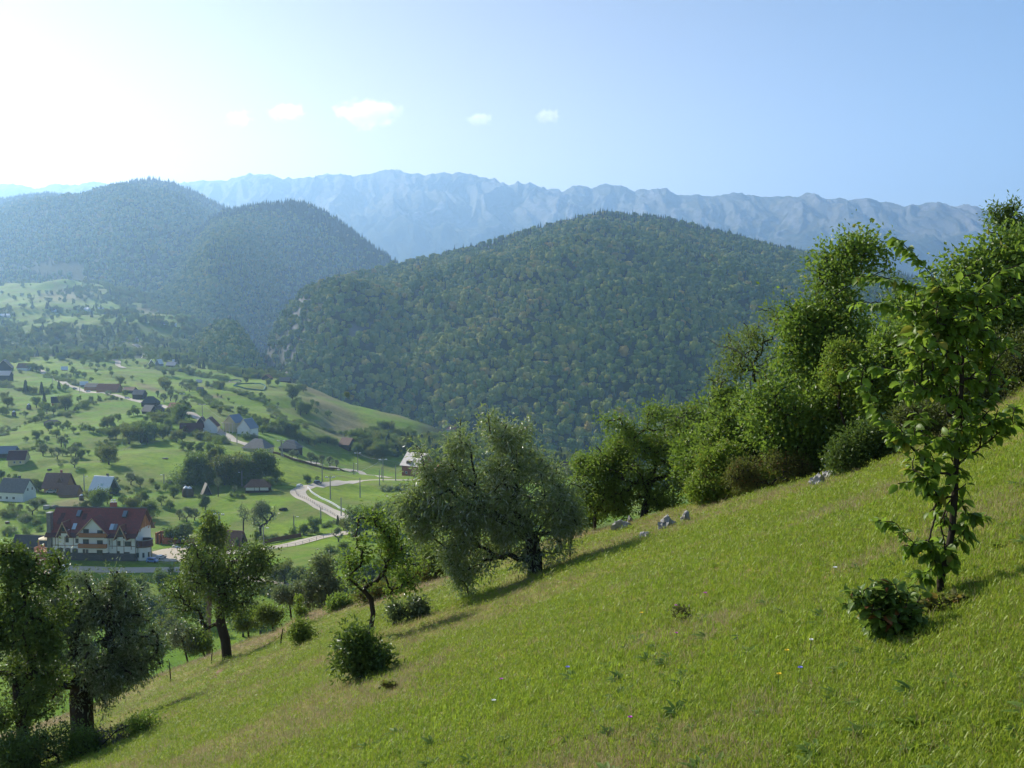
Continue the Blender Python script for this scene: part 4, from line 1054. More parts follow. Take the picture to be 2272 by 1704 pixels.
o, e = house('cottage', 'cottage with shiny silver roof and dark chimney', 'cottage', 219, 1098, 44, 12, 28, .9, -16, WALL_D, RF_SIL, chim=(.62, 4), ov=.8, group=HG)
mb = MB(); mb.box(e[0]+4.2, e[0]+5.2, 1.0, 2.2, e[4]+.6, e[4]+2.4); mb.build('skylight', GLASS_S, o)
house('cottage', 'yellow cottage with brown gabled roof and pale fascia boards', 'cottage', 36, 1032, 36, 14, 18, .8, 6, WALL_Y, RF_MAR, trim=FASCIA, wins=[(.4, .8, .8, 1), (.75, .8, .8, 1)], group=HG)
house('barn', 'barn with blue-grey roof at the left edge behind the yellow cottage', 'barn', 8, 1016, 44, 12, 13, .7, 4, WALL_D, RF_BLU, group='sheds and barns')
o, e = house('cabin', 'old cabin with whitewashed front under a brown tiled roof', 'cabin', 570, 1093, 52, 12, 16, .55, 3, WALL_D, RF_BRN, hip=True, ov=.7, group=HG)
for fx in (.12, .3, .5, .72, .9):
    mb = MB(); x_ = e[0]+(e[1]-e[0])*fx; mb.box(x_-.85, x_+.85, -.05, -.003, .9, 2.3); mb.build('panel', WALL_W, o)
house('shed', 'steep dark A-shaped shed beside the haystacks', 'shed', 460, 1099, 20, 3, 23, 1.1, 28, WALL_D, TIM_G, axis='y', ov=.3, group='sheds and barns')
house('barn', 'big barn with plain brown roof below the bushy willow', 'barn', 508, 1219, 42, 6, 34, .95, -14, WALL_D, RF_BRN, ov=.8, group='sheds and barns')
house('barn', 'long low barn with dark roof left of the guesthouse', 'barn', 66, 1222, 82, 13, 20, .36, -9, WALL_D, RF_DRK, ov=.6, group='sheds and barns')
house('house', 'house with maroon roof and pale ridge trim beside the road', 'house', 463, 960, 36, 15, 19, .9, 4, WALL_W, RF_MAR, trim=FASCIA, axis='y', group=HG)
house('house', 'long low house with maroon roof behind the grove', 'house', 424, 962, 48, 8, 15, .4, 6, WALL_G, RF_MAR, group=HG)
house('house', 'second maroon gable with pale fascia boards, left of the roadside house', 'house', 445, 955, 24, 14, 16, 1.0, 4, WALL_D, RF_MAR, trim=FASCIA, axis='y', group=HG)
o, e = house('house', 'unfinished house with bare gable and pale roof edges', 'house', 510, 958, 30, 22, 16, 1.1, -22, WALL_Y, RF_BLU, axis='y', trim=FASCIA, group=HG)
mb = MB()
for fx in (.1, .35, .65, .95):
    x_ = e[0]+(e[1]-e[0])*fx; mb.box(x_-.15, x_+.15, -2.2, -1.9, -1, e[4]-.6)
mb.box(e[0]-.3, e[1]+.3, -2.3, -1.8, e[4]-.6, e[4]-.3); mb.build('scaffold', FASCIA, o)
house('house', 'white house with dark roof and wooden gable right of the unfinished one', 'house', 541, 965, 34, 16, 20, .9, -20, WALL_W, RF_BLU, axis='y', trim=FASCIA, wins=[(.4, .9, .8, .9), (.75, .9, .8, .9)], group=HG)
house('house', 'house with hipped grey-brown roof beside the upper road', 'house', 562, 1003, 54, 8, 20, .8, -16, WALL_Y, RF_GRY, hip=True, ov=.6, chim=(.4, 3), group=HG)
house('barn', 'grey-roofed barn standing on the upper road bank', 'barn', 638, 1004, 42, 9, 18, .75, -14, WALL_D, RF_GRY, hip=True, ov=.6, group='sheds and barns')
house('barn', 'small dark wooden barn at the edge of the wood', 'barn', 763, 996, 27, 11, 13, 1.0, -28, WALL_D, RF_BRN, axis='x', ov=.5, group='sheds and barns')
o, e = house('house', 'red brick house with pale pinkish roof near the road junction', 'house', 912, 1056, 52, 26, 24, .95, -32, BRICK_R, RF_PNK, ov=.9, wins=[(.25, 1, 1, 1.2), (.7, 1, 1, 1.2)], sidewins=[(.3, 1, 1, 1.2), (.7, 1, 1, 1.2)], group=HG)
mb = MB(); mb.prism([(e[0]+3, e[4]+.2), (e[0]+6, e[4]+.2), (e[0]+6, e[4]+1.7), (e[0]+3, e[4]+1.7)], .1, 1.6, 0); mb.build('dormer', TIM_D, o)
house('house', 'house with reddish hipped roof partly hidden by the big willow', 'house', 992, 1062, 50, 14, 24, .7, 8, WALL_W, RF_ORG, hip=True, ov=.7, group=HG)
house('house', 'house with bright slanting roof behind the crown of the big willow', 'house', 1092, 1080, 50, 18, 30, .8, -26, WALL_W, RF_PNK, axis='y', group=HG)
house('shed', 'low shed with pale roof at the far edge of the round field', 'shed', 928, 1087, 30, 4, 6, .6, 2, WALL_G, RF_PNK, group='sheds and barns')
house('house', 'far house with brown roof and white porch at the end of the brown ridge', 'house', 1002, 962, 27, 8, 10, .8, -4, WALL_W, RF_BRN, hip=True, ov=.8, group=HG)
house('house', 'ridge-top house with orange roof above the gorge', 'house', 590, 843, 20, 5, 7, .7, -12, WALL_D, RF_ORG, axis='y', group=HG)
house('house', 'ridge-top house with grey roof above the gorge', 'house', 630, 848, 24, 4, 7, .6, -8, WALL_D, RF_GRY, group=HG)
house('barn', 'tall black hay barn with rounded hip roof', 'barn', 330, 902, 33, 8, 14, .8, 0, WALL_D, RF_DRK, hip=True, group='sheds and barns')
house('barn', 'barn with pale grey slanting roof in front of the black hay barn', 'barn', 324, 918, 24, 7, 12, .9, -24, WALL_D, RF_GRY, group='sheds and barns')
house('barn', 'low dark barn right of the pale grey roofed one', 'barn', 350, 915, 22, 6, 8, .8, 5, WALL_D, RF_DRK, hip=True, group='sheds and barns')
house('house', 'orange-roofed house half hidden by dark trees', 'house', 393, 912, 42, 9, 9, .6, -8, WALL_G, RF_ORG, group=HG)
o, e = house('farmhouse', 'long farmhouse with brownish red roof along the upper road', 'farmhouse', 237, 870, 48, 7, 11, .5, -4, WALL_O, RF_ORG, group=HG)
house('barn', 'farm barn with dark roof behind the long red-roofed farmhouse', 'barn', 205, 866, 40, 8, 7, .5, -10, WALL_O, RF_DRK, group='sheds and barns')
house('shed', 'shed with a bright white tilted roof beside the upper road', 'shed', 187, 858, 15, 6, 6, .5, 30, WALL_G, RF_SIL, group='sheds and barns')
house('barn', 'brown barn right of the long farmhouse', 'barn', 284, 872, 26, 7, 6, .6, -14, WALL_D, RF_BRN, group='sheds and barns')
house('barn', 'barn with grey panelled roof by the upper road', 'barn', 305, 886, 24, 12, 9, .8, -10, WALL_D, RF_GRY, group='sheds and barns')
house('house', 'dark steep-gabled house at the left edge of the upper village', 'house', 8, 822, 30, 8, 16, .9, 15, WALL_D, RF_GRY, axis='y', trim=FASCIA, group=HG)
house('house', 'brown house with pale roof edge below the steep-gabled one', 'house', 4, 846, 32, 14, 9, .7, 4, WALL_D, RF_PNK, group=HG)
house('house', 'white house with brown roof by the upper village hedge', 'house', 49, 822, 24, 7, 9, .7, -4, WALL_W, RF_BRN, group=HG)
house('shed', 'small shed with white roof beside the road on the upper hillside', 'shed', 143, 822, 12, 3, 6, .6, 25, WALL_O, RF_SIL, group='sheds and barns')
house('cottage', 'left one of the twin cottages with pale metal gables', 'cottage', 336, 812, 11, 6, 9, 1.2, 20, WALL_G, RF_SIL, axis='y', group=HG)
house('cottage', 'right one of the twin cottages with pale metal gables', 'cottage', 349, 812, 11, 6, 9, 1.2, -20, WALL_G, RF_SIL, axis='y', group=HG)
house('cottage', 'small cottage with bright roof right of the twin cottages', 'cottage', 388, 805, 11, 3, 5, .7, 0, WALL_G, RF_SIL, group=HG)
house('barn', 'dark barn behind the trees right of the twin cottages', 'barn', 378, 815, 22, 5, 7, .7, -10, WALL_D, RF_BLU, group='sheds and barns')
house('cottage', 'cottage with dark roof among the trees in the left fields', 'cottage', 127, 900, 22, 8, 12, .8, 26, WALL_O, RF_DRK, trim=FASCIA, group=HG)
house('barn', 'low dark rounded shed in the left fields', 'barn', 113, 944, 32, 5, 7, .5, 0, WALL_D, RF_DRK, hip=True, group='sheds and barns')
house('shed', 'upper hut on the green hillside', 'shed', 441, 850, 11, 3, 5, .8, 10, WALL_G, RF_PNK, group='sheds and barns')
house('shed', 'lower hut on the green hillside', 'shed', 442, 869, 12, 4, 6, .8, -10, WALL_G, RF_GRY, group='sheds and barns')
house('house', 'dark-roofed house behind the right side of the big willow', 'house', 1252, 1055, 30, 14, 16, .8, -10, WALL_D, RF_MAR, group=HG)
for (x, y, w, lab) in [(10, 703, 20, 'leftmost far farmhouse with white walls below the smooth knoll'), (116, 691, 11, 'tiny far house with reddish roof'), (190, 689, 12, 'tiny far house with grey roof left of the white one'),
                  (223, 689, 11, 'tiny far white house below the wooded hill'), (366, 721, 10, 'tiny far house on the right terrace'), (387, 724, 9, 'tiny far white hut at the end of the right terrace'),
                  (296, 757, 16, 'small far house with dark red roof above the track')]:
    far_ = y < 740
    house('house', lab, 'house', x, y, w, 3, 4, .7, random.uniform(-25, 25), WALL_W, RF_MAR if ('red' in lab) else (RF_SIL if 'white' in lab else RF_GRY), ov=.3, group='far houses on the slopes')
# ------------------------------------------------------------------ the white guesthouse
GD = 300.0
BARGE = flat_mat('tan_barge_board', (.46, .30, .17), .7, .3, .1, 4)
ga = R(-4)
g0 = P(118, 1250, GD); g0.z = -71.25
GH = empty('guesthouse', g0, ga)
tag(GH, 'large white guesthouse with red tiled roof, brown balconies and three gables', 'guesthouse', HG)
ci_, si_ = math.cos(ga), math.sin(ga)
def gl_(x4, y4, pr=0):
    """pixel of the close-up -> local x, z on the front wall plane"""
    px, py = 50+x4*400/2212, 1100+y4*400/2212
    u, v = uv(px, py); dr = Vector((u, 1, v)); n = Vector((si_, -ci_, 0))
    q0 = g0+n*pr; t = (q0.dot(n))/dr.dot(n); p = dr*t-g0
    return p.x*ci_+p.y*si_, p.z
GL, GW = gl_(1385, 700)[0], 11.0
zb, ze = gl_(600, 755)[1], gl_(440, 480)[1]
ze = 9.3; zb = 2.6; zr = 15.4
mb = MB()
mb.prismx([(0, zb), (GW, zb), (GW, ze), (GW/2, zr-.3), (0, ze)], 0, GL, 0)
mb.build('wall', WALL_W, GH)
mb = MB(); mb.box(-.12, GL+.12, -.12, GW, -1.5, zb, 0); mb.build('basement', STONE_D, GH)
# main roof: steep slope with a small skirt
rb = MB(); oh = 1.1; sl = (zr-ze)/(GW/2)
for s_ in (-1, 1):
    ye = -oh if s_ < 0 else GW+oh
    rb.slab([(-1.6, ye, ze-oh*sl), (GL+1.0, ye, ze-oh*sl), (GL+1.4, GW/2+s_*.003, zr), (-1.6, GW/2+s_*.003, zr)], .28, 0, 1)
rb.tube((-1.6, GW/2, zr+.05), (GL+1.4, GW/2, zr+.05), .16, n=6, m=2)
rf = rb.build('roof', [RF_RED, TIM_D, RF_GRY], GH)
# right gable boards
mb = MB(); mb.prismx([(.2, ze+.1), (GW-.2, ze+.1), (GW/2, zr-.5)], GL+.003, GL+.14, 0)
for yy in (2.2, 4.2, 6, 7.8, 9.8): mb.box(GL+.143, GL+.30, yy-.1, yy+.1, ze, ze+ (1-abs(yy-6)/6)*(zr-ze)*.86)
for yy in (0.4, 3, 9, 11.6): mb.tube((GL+.1, yy, ze-.8), (GL+1.3, yy, ze+.3+(1-abs(yy-6)/6)*4.8), .12)
mb.build('gable', TIM_W, GH)
# central cross gable flush with the front, and two dormers
def cross(xc, hw, zbase, zpk, y_front, depth, wallm, name='gable', ov=.55, nowall=False, back=None):
    mb = MB()
    mb.prism([(xc-hw, zbase), (xc+hw, zbase), (xc, zpk-.15)], y_front, y_front+depth, 0)
    s2 = (zpk-zbase)/hw
    for s_ in (-1, 1):
        mb.slab([(xc+s_*(hw+ov), y_front-.7, zbase-ov*s2), (xc+s_*(hw+ov), y_front+depth, zbase-ov*s2), (xc+s_*.003, y_front+depth, zpk+.02), (xc+s_*.003, y_front-.7, zpk+.02)], .22, 1, 2)
        # pale barge board
        a = Vector((xc+s_*(hw+ov), y_front-.74, zbase-ov*s2-.05)); b = Vector((xc, y_front-.74, zpk+.05))
        mb.slab([a, b, b+Vector((0, -.06, 0)), a+Vector((0, -.06, 0))], .22, 3)
    return mb.build(name, [wallm, RF_RED, TIM_D, BARGE], GH)
PB = 1.30
xc, zp = gl_(915, 262, PB); xl, _ = gl_(690, 470, PB); xr, _ = gl_(1035, 470, PB)
hw = (xr-xl)/2; xm = (xl+xr)/2+.1
MB().box(xm-hw, xm+hw, -PB, -.003, zb+.4, ze-.203).build('bay', WALL_W, GH)
cross(xm, hw, ze-.2, ze-.2+hw*1.02, -PB, 7.0, WALL_W)
cross(gl_(525, 300)[0], 1.75, gl_(500, 395)[1]-1.4, gl_(545, 300)[1]-.2, -1.25, 5.2, TIM_D, 'dormer', .4)
cross(gl_(1228, 345)[0], 1.75, gl_(1220, 440)[1]-1.4, gl_(1245, 345)[1]-.2, -1.25, 5.2, TIM_D, 'dormer', .4)
for (xa, xb, y0_, y1_) in [(470, 555, 435, 492), (1180, 1260, 480, 540)]:
    x0_, z1_ = gl_(xa, y0_, 1.25); x1_, z0_ = gl_(xb, y1_, 1.25)
    mb = MB(); mb.box(x0_, x1_, -1.22, -.003, z0_-.2, z1_+.4); mb.build('panel', WALL_W, GH)
# windows
def gw(xa, ya, xb, yb, proud=0, arch=False, frame=TIM_D):
    x0_, z1_ = gl_(xa, ya, proud); x1_, z0_ = gl_(xb, yb, proud)
    w_ = window(GH, (x0_+x1_)/2, z0_, x1_-x0_, z1_-z0_, -proud, frame=frame)
    if arch:
        mb = MB(); r_ = (x1_-x0_)/2; c_ = (x0_+x1_)/2
        pts = [(c_+(r_+.12)*math.cos(t), z1_+.10+(r_*.55)*math.sin(t)) for t in [math.pi*k/10 for k in range(11)]]
        mb.prism(pts, -.075-proud, -.012-proud, 0); pts = [(c_+(r_-.05)*math.cos(t), z1_+.11+(r_*.5-.08)*math.sin(t)) for t in [math.pi*k/10 for k in range(11)]]
        mb.prism(pts, -.10-proud, -.078-proud, 1); mb.build('arch', [frame, GLASS], w_)
for q in [(530, 517, 565, 570), (652, 527, 685, 577), (1037, 550, 1070, 600), (1167, 557, 1200, 610), (1257, 562, 1328, 615),
          (1033, 677, 1065, 726), (1160, 682, 1190, 735), (1250, 692, 1312, 740)]: gw(*q)
for q in [(742, 657, 766, 708), (780, 659, 806, 710), (915, 667, 980, 720)]: gw(*q, proud=PB)
for q in [(438, 655, 498, 712), (527, 660, 588, 718), (614, 664, 678, 722)]: gw(*q, arch=True)
for q in [(745, 535, 812, 588), (918, 548, 984, 603)]: gw(*q, proud=PB)
for q in [(747, 410, 812, 462), (920, 424, 984, 478)]: gw(*q, proud=PB)
for (xa, ya, xb, yb) in [(484, 388, 552, 434), (1186, 432, 1262, 478)]: gw(xa, ya, xb, yb, proud=1.25)
# timber strips
def strip(xa, ya, xb, yb, w=.16):
    x0_, z0_ = gl_(xa, ya); x1_, z1_ = gl_(xb, yb); mb = MB()
    if abs(x1_-x0_) > abs(z1_-z0_): mb.box(x0_, x1_, -.05, -.003, z0_-w/2, z0_+w/2)
    else: mb.box(x0_-w/2, x0_+w/2, -.046, -.004, min(z0_, z1_), max(z0_, z1_))
    mb.build('timber_strip', TIM_D, GH)
strip(372, 606, 1385, 606)
for x4, ya, yb in [(402, 490, 600), (435, 490, 740), (518, 500, 745), (622, 500, 615), (1098, 530, 650), (1156, 540, 770), (1242, 545, 775), (1332, 550, 660), (1382, 520, 780)]: strip(x4, ya, x4, yb)
# balconies
for (xa, ya, xb, yb) in [(688, 470, 1022, 516), (680, 598, 1020, 648)]:
    x0_, z1_ = gl_(xa, ya, 2.4); x1_, z0_ = gl_(xb, yb, 2.4); z1_ = z0_+1.25
    mb = MB(); mb.box(x0_, x1_, -2.5, -PB-.003, z0_, z0_+.16, 1); mb.box(x0_, x1_, -2.5, -2.40, z0_+.163, z1_, 0)
    mb.box(x0_, x0_+.1, -2.397, -PB-.003, z0_+.163, z1_, 0); mb.box(x1_-.1, x1_, -2.397, -PB-.003, z0_+.163, z1_, 0)
    mb.box(x0_-.05, x1_+.05, -2.56, -2.34, z1_+.003, z1_+.09, 1)
    k_ = x0_+.3
    while k_ < x1_-.2: mb.box(k_, k_+.04, -2.53, -2.503, z0_+.2, z1_-.05, 1); k_ += .22
    mb.build('balcony', [TIM_W, TIM_D], GH)
# chimneys
xq, zt = gl_(362, 245)
mb = MB(); mb.box(-1.35, -.13, -.7, .9, -1.5, 14.6, 0); mb.box(-1.45, -.03, -.8, 1.0, 14.603, 14.8, 1); mb.build('chimney', [STONE, CONC], GH)
cx_ = gl_(980, 200)[0]; mb = MB(); mb.box(cx_-.9, cx_+.9, GW/2+1.2, GW/2+2.2, zr-3, zr+1.3, 0); mb.box(cx_-1.0, cx_+1.0, GW/2+1.1, GW/2+2.3, zr+1.303, zr+1.45, 1)
for s_ in (-.45, .45): mb.tube((cx_+s_, GW/2+1.7, zr+1.45), (cx_+s_, GW/2+1.7, zr+2.1), .16, n=8, m=2); mb.tube((cx_+s_, GW/2+1.7, zr+2.12), (cx_+s_, GW/2+1.7, zr+2.4), .33, .05, n=8, m=2)
mb.build('chimney', [BRICK_R, CONC, WHITE], GH)
def on_roof(x, f): return (x, f*GW/2, ze+(zr-ze)*f)
def skylight(x4, y4, hi, f, mat):
    x_ = gl_(x4, 600)[0]*1.0; x_, y_, z_ = on_roof(x_, f); mb = MB(); q = sl
    a = Vector((x_-.6, y_-.7, z_-.7*sl)); n = Vector((0, -sl, 1)).normalized()
    pts = [Vector((x_-.6, y_-.7, z_-.7*sl)), Vector((x_+.6, y_-.7, z_-.7*sl)), Vector((x_+.6, y_+.7, z_+.7*sl)), Vector((x_-.6, y_+.7, z_+.7*sl))]
    mb.slab([p+n*hi for p in pts], hi+.1, 0, 1); mb.build('skylight', [mat, RF_DRK], rf)
skylight(632, 0, .7, .70, RF_BLU); skylight(1200, 0, .7, .70, RF_BLU); skylight(625, 0, .16, .17, GLASS_S); skylight(1085, 0, .16, .17, GLASS_S); skylight(1125, 0, .16, .17, RF_BLU)
skylight(430, 0, .10, .62, RF_MAR); skylight(415, 0, .08, .40, RF_MAR); skylight(705, 0, .05, .60, RF_MAR)  # flat dark panels standing in for shadows cast on the roof, not skylights
# lean-to strip roofs over the upper windows
for (xa, xb) in [(300, 470), (560, 688), (1036, 1170), (1262, 1415)]:
    x0_, x1_ = gl_(xa, 480)[0], gl_(xb, 480)[0]
    mb = MB(); mb.slab([(x0_, -1.75, ze-1.75*sl*.9-.0), (x1_, -1.75, ze-1.75*sl*.9), (x1_, -.6, ze-.6*sl+.10), (x0_, -.6, ze-.6*sl+.10)], .16, 0, 1); mb.build('eave_roof', [RF_MAR, TIM_D], rf)
# round corner turret with balcony
tx, ty, tr = GL+1.3, 3.0, 2.6
def ring(mb, r0, r1, za, zb_, m=0, a0=-200, a1=120, n=22):
    for k in range(n):
        t0, t1 = R(a0+(a1-a0)*k/n), R(a0+(a1-a0)*(k+1)/n)
        c = lambda r, t, z: (tx+r*math.cos(t), ty+r*math.sin(t), z)
        mb.poly([c(r1, t0, za), c(r1, t1, za), c(r1, t1, zb_), c(r1, t0, zb_)], m); mb.poly([c(r0, t0, za), c(r0, t0, zb_), c(r0, t1, zb_), c(r0, t1, za)], m)
        mb.poly([c(r0, t0, zb_), c(r1, t0, zb_), c(r1, t1, zb_), c(r0, t1, zb_)], m); mb.poly([c(r0, t0, za), c(r1, t0, za), c(r1, t1, za), c(r0, t1, za)], m)
mb = MB(); mb.tube((tx-.2, ty, -1.5), (tx-.2, ty, 4.2), 2.1, n=20, m=0); mb.build('turret', WALL_W, GH)
mb = MB(); ring(mb, 2.35, 2.6, 4.7, 6.3, 0); mb.tube((tx, ty, 4.22), (tx, ty, 4.68), 2.75, 2.75, n=22, m=1); ring(mb, 2.3, 2.7, 6.303, 6.42, 2); mb.build('balcony', [RF_MAR, TIM_D, METAL], GH)
mb = MB()
for k in range(5):
    t = R(-110+k*45); mb.box(tx-.2+2.11*math.cos(t)-.25, tx-.2+2.11*math.cos(t)+.25, ty+2.11*math.sin(t)-.25, ty+2.11*math.sin(t)+.25, 1.2, 2.6)
mb.build('window', GLASS, GH)
# wooden terrace at the left end
mb = MB(); mb.box(-5.4, -1.4, -.2, 5.2, -1.5, 2.6, 0); mb.build('terrace_base', BRICK, GH)
mb = MB(); mb.box(-5.7, -1.4, -.5, 5.4, 2.603, 2.8, 0)
for x_ in (-5.6, -4.4, -3.0, -1.6): mb.box(x_-.1, x_+.1, -.45, -.25, 2.803, 4.0, 1)
for y_ in (1.4, 3.4, 5.2): mb.box(-5.7, -5.5, y_-.1, y_+.1, 2.803, 4.0, 1)
for z_ in (3.1, 3.5, 3.9): mb.box(-5.7, -1.4, -.42, -.30, z_, z_+.14, 1); mb.box(-5.66, -5.54, -.2, 5.3, z_+.002, z_+.142, 1)
mb.box(-4.6, -4.3, -.1, .2, 2.803, 6.3, 2); mb.build('terrace', [TIM_W, TIM_W, TIM_W], GH)
pc = GH.matrix_world if False else Matrix.Translation(g0) @ Matrix.Rotation(ga, 4, 'Z')
po = empty('parasol', pc @ Vector((-3.4, 3.2, 2.8)), ga); tag(po, 'large cream parasol on the guesthouse terrace', 'parasol')
mb = MB(); mb.tube((0, 0, 0), (0, 0, 4.1), .05); mb.build('pole', TIM_D, po)
mb = MB()
for k in range(8):
    a0, a1 = R(k*45+10), R(k*45+55); mb.poly([(0, 0, 4.3), (2.6*math.cos(a0), 2.6*math.sin(a0), 3.4), (2.6*math.cos(a1), 2.6*math.sin(a1), 3.4)]); mb.poly([(2.6*math.cos(a0), 2.6*math.sin(a0), 3.4), (2.6*math.cos(a1), 2.6*math.sin(a1), 3.4), (2.6*math.cos(a1), 2.6*math.sin(a1), 3.1), (2.6*math.cos(a0), 2.6*math.sin(a0), 3.1)])
mb.build('canopy', flat_mat('cream_cloth', (.80, .66, .44), .8, .2, .04, 1), po)
# unfinished brick walls next to the yard
def walls(px, py, label, segs, rot):
    loc = VP(px, py); o = empty('brick_wall', loc, R(rot)); tag(o, label, 'wall', 'unfinished brick walls')
    for (x0_, x1_, y0_, y1_, h_) in segs:
        MB().box(x0_, x1_, y0_, y1_, -1, h_).build('panel', BRICK, o)
    return o
walls(362, 1207, 'unfinished orange brick room beside the gravel yard', [(-2.6, -2.1, 0, .8, 3.6), (-1.4, -.9, -.3, .3, 3.2), (-.2, .2, -.3, .3, 3.1), (.3, 4.0, -.3, 0, 2.0), (4.0, 4.3, -.3, 4, 2.6), (-2.6, 4.0, 4, 4.3, 3.4), (-2.9, -2.61, 1.2, 4, 3.3)], -4)
walls(410, 1206, 'second stretch of unfinished brick wall behind the hanging birch', [(-3.5, -2.4, 0, .3, 1.6), (-2.4, -1.6, .05, .35, 3.0), (-.6, .3, .05, .35, 3.0), (.3, 5.0, 0, .3, 1.8), (5, 5.3, 0, 3.5, 2.2)], 3)
# gravel yard
def drape(name, pts, mat, lift=.05, label=None, kind='structure'):
    pass
GRAVEL = M('gravel'); v = GRAVEL.coord('Object'); n = GRAVEL.noise(v, 1.2, 6, .7)
GRAVEL = GRAVEL.done(GRAVEL.bsdf(GRAVEL.mix(n, (.40, .33, .24), (.58, .50, .40)), .95, .1))
ROADM = M('pale_dirt_road'); v = ROADM.coord('Object'); n = ROADM.noise(v, .5, 6, .7)
ROADM = ROADM.done(ROADM.bsdf(ROADM.mix(n, (.36, .31, .25), (.56, .50, .42)), .95, .1))
def ribbon(name, pix, width, mat, label, lift=.10, bvh='v', kind='structure', wob=.12):
    P3 = [(VP if bvh == 'v' else NP)(x, y) for x, y in pix]
    pts = []
    for i in range(len(P3)-1):
        a = P3[max(i-1, 0)]; b = P3[i]; c = P3[i+1]; d = P3[min(i+2, len(P3)-1)]
        n = max(2, int((c-b).length/2.5))
        n = min(n, 60)
        for k in range(n):
            t = k/n; pts.append(.5*((2*b)+(c-a)*t+(2*a-5*b+4*c-d)*t*t+(3*b-a-3*c+d)*t**3))
    pts.append(P3[-1]); V_ = []; F_ = []
    tree_ = bvh_v if bvh == 'v' else bvh_near
    for i, p in enumerate(pts):
        q = pts[min(i+1, len(pts)-1)]-pts[max(i-1, 0)]; nn = Vector((-q.y, q.x, 0)).normalized()
        w = width*(1+wob*(vnoise(np.array([i*.3]), np.array([1.]))[0]-.5))
        for s_ in (-.5, -.25, 0, .25, .5):
            x, y = p.x+nn.x*w*s_, p.y+nn.y*w*s_; V_.append((x, y, down(x, y, tree_)+lift))
    for i in range(len(pts)-1):
        for j in range(4): b = i*5+j; F_.append((b, b+1, b+6, b+5))
    me = mesh_np(name, np.array(V_), np.array(F_), mat, smooth=True); o = link(name, me); o['kind'] = kind; o['label'] = label
    if kind != 'structure': pass
    return o, pts
ROAD1, r1p = ribbon('road', [(1010,1063),(950,1064),(900,1065),(850,1065.5),(800,1067),(750,1071),(712,1076),(684,1080),(668,1085),(661,1091),(664,1098),(680,1108),(705,1120),(735,1135),(762,1148),(790,1160),(800,1170),(780,1180),(750,1185),(720,1190),(690,1197),(650,1208),(610,1215),(560,1221),(500,1226),(450,1230)], 6.2, ROADM, 'pale dirt road bending through the valley')
ribbon('road', [(868,1060),(843,1056),(800,1048),(748,1039),(685,1026),(640,1013),(606,1003),(560,991),(526,980),(500,965),(479,950),(455,935),(428,920),(400,911),(370,904),(345,898),(311,891),(286,885),(268,880),(246,875),(215,871),(188,867),(172,862),(159,857),(145,852),(130,845),(116,838),(98,828),(85,818)], 5.0, ROADM, 'narrower upper road climbing past the farmhouses')
ribbon('road', [(252,798),(262,803),(261,808),(268,814),(277,817)], 5.5, ROADM, 'short winding track above the upper fields', .4)
ribbon('road', [(297,764),(306,768),(316,775),(324,782),(322,788),(320,796)], 7, ROADM, 'steep pale track below the terrace', .5)
ribbon('road', [(-40,1274),(0,1272),(60,1268),(120,1264.5),(240,1264),(340,1264),(420,1263),(470,1262)], 3.2, GRAVEL, 'narrow lane running in front of the guesthouse', .08)
ribbon('road', [(520,1268),(560,1284),(592,1292),(640,1300),(700,1311),(740,1316)], 2.4, ROADM, 'lower lane above the dark bank', .1)
yard = []
mb = MB(); ys = [(338, 1243), (372, 1246), (430, 1247), (470, 1240), (480, 1215), (440, 1208), (400, 1213), (360, 1219), (338, 1224)]
yc = [VP(*q) for q in ys]; n_ = len(yc); cen = sum((Vector(q) for q in yc), Vector())/n_
Vy, Fy = [], []
for i in range(n_):
    for rr in (0., .25, .5, .75, 1.):
        p = cen.lerp(yc[i], rr); Vy.append((p.x, p.y, vz(p.x, p.y)+.07))
for i in range(n_):
    for j in range(4): a = i*5+j; b = ((i+1) % n_)*5+j; Fy.append((a, a+1, b+1, b))
me = mesh_np('yard_ground', np.array(Vy), np.array(Fy), GRAVEL, smooth=True); struct('yard_ground', me, 'pale gravel yard right of the guesthouse')

# ------------------------------------------------------------------ poles, lines, fences
POLE = flat_mat('pole_concrete', (.30, .28, .25), .9, .2, .15, 3)
INS = flat_mat('white_insulators', (.80, .80, .78), .4, .5, .02, 3)
def pole(px, py, hpx, kind_, label, rot=0):
    b = VP(px, py); h = hpx*b.y/F; o = empty('utility_pole', b, R(rot))
    r = .25
    MB().tube((0, 0, -.5), (0, 0, h), r, r*.65, 7).build('post', POLE, o)
    if kind_ in ('T', 'TT'):
        mb = MB(); mb.box(-2.1, 2.1, -.1, .1, h*.90, h*.90+.2); mb.build('crossarm', METAL, o)
        for x_ in (-1.75, -1.1, 0 if False else 1.1, 1.75): MB().tube((x_, 0, h*.90+.203), (x_, 0, h*.90+.62), .24, .18, 6).build('insulator', INS, o)
        if kind_ == 'TT': MB().tube((.9, 0, -.5), (.25, 0, h*.88), r, r*.65, 7).build('brace', POLE, o)
    if kind_ == 'L':
        mb = MB(); mb.tube((0, 0, h*.86), (1.1, -.2, h*.9), .05, n=5); mb.build('arm', METAL, o)
        MB().box(.95, 1.7, -.4, 0, h*.88, h*.88+.18).build('lamp_head', INS, o)
    tag(o, label, 'street lamp' if kind_ == 'L' else 'utility pole', 'utility poles along the roads')
    return b+Vector((0, 0, h*.9+.5))
pt = {}
pt['a'] = pole(733, 1108, 54, 'T', 'utility pole with white insulators in the round field', 8)
pt['b'] = pole(850, 1068, 53, 'T', 'tall pole with crossarm beside the road junction', 10)
pt['c'] = pole(794, 1047, 46, 'T', 'pole with crossarm beside the upper road', 10)
pt['d'] = pole(624, 1013, 38, 'TT', 'double-legged pole in front of the grey roadside barn', 10)
pt['e'] = pole(486, 1180, 42, 'TT', 'double-legged pole with insulators behind the big brown barn roof', -6)
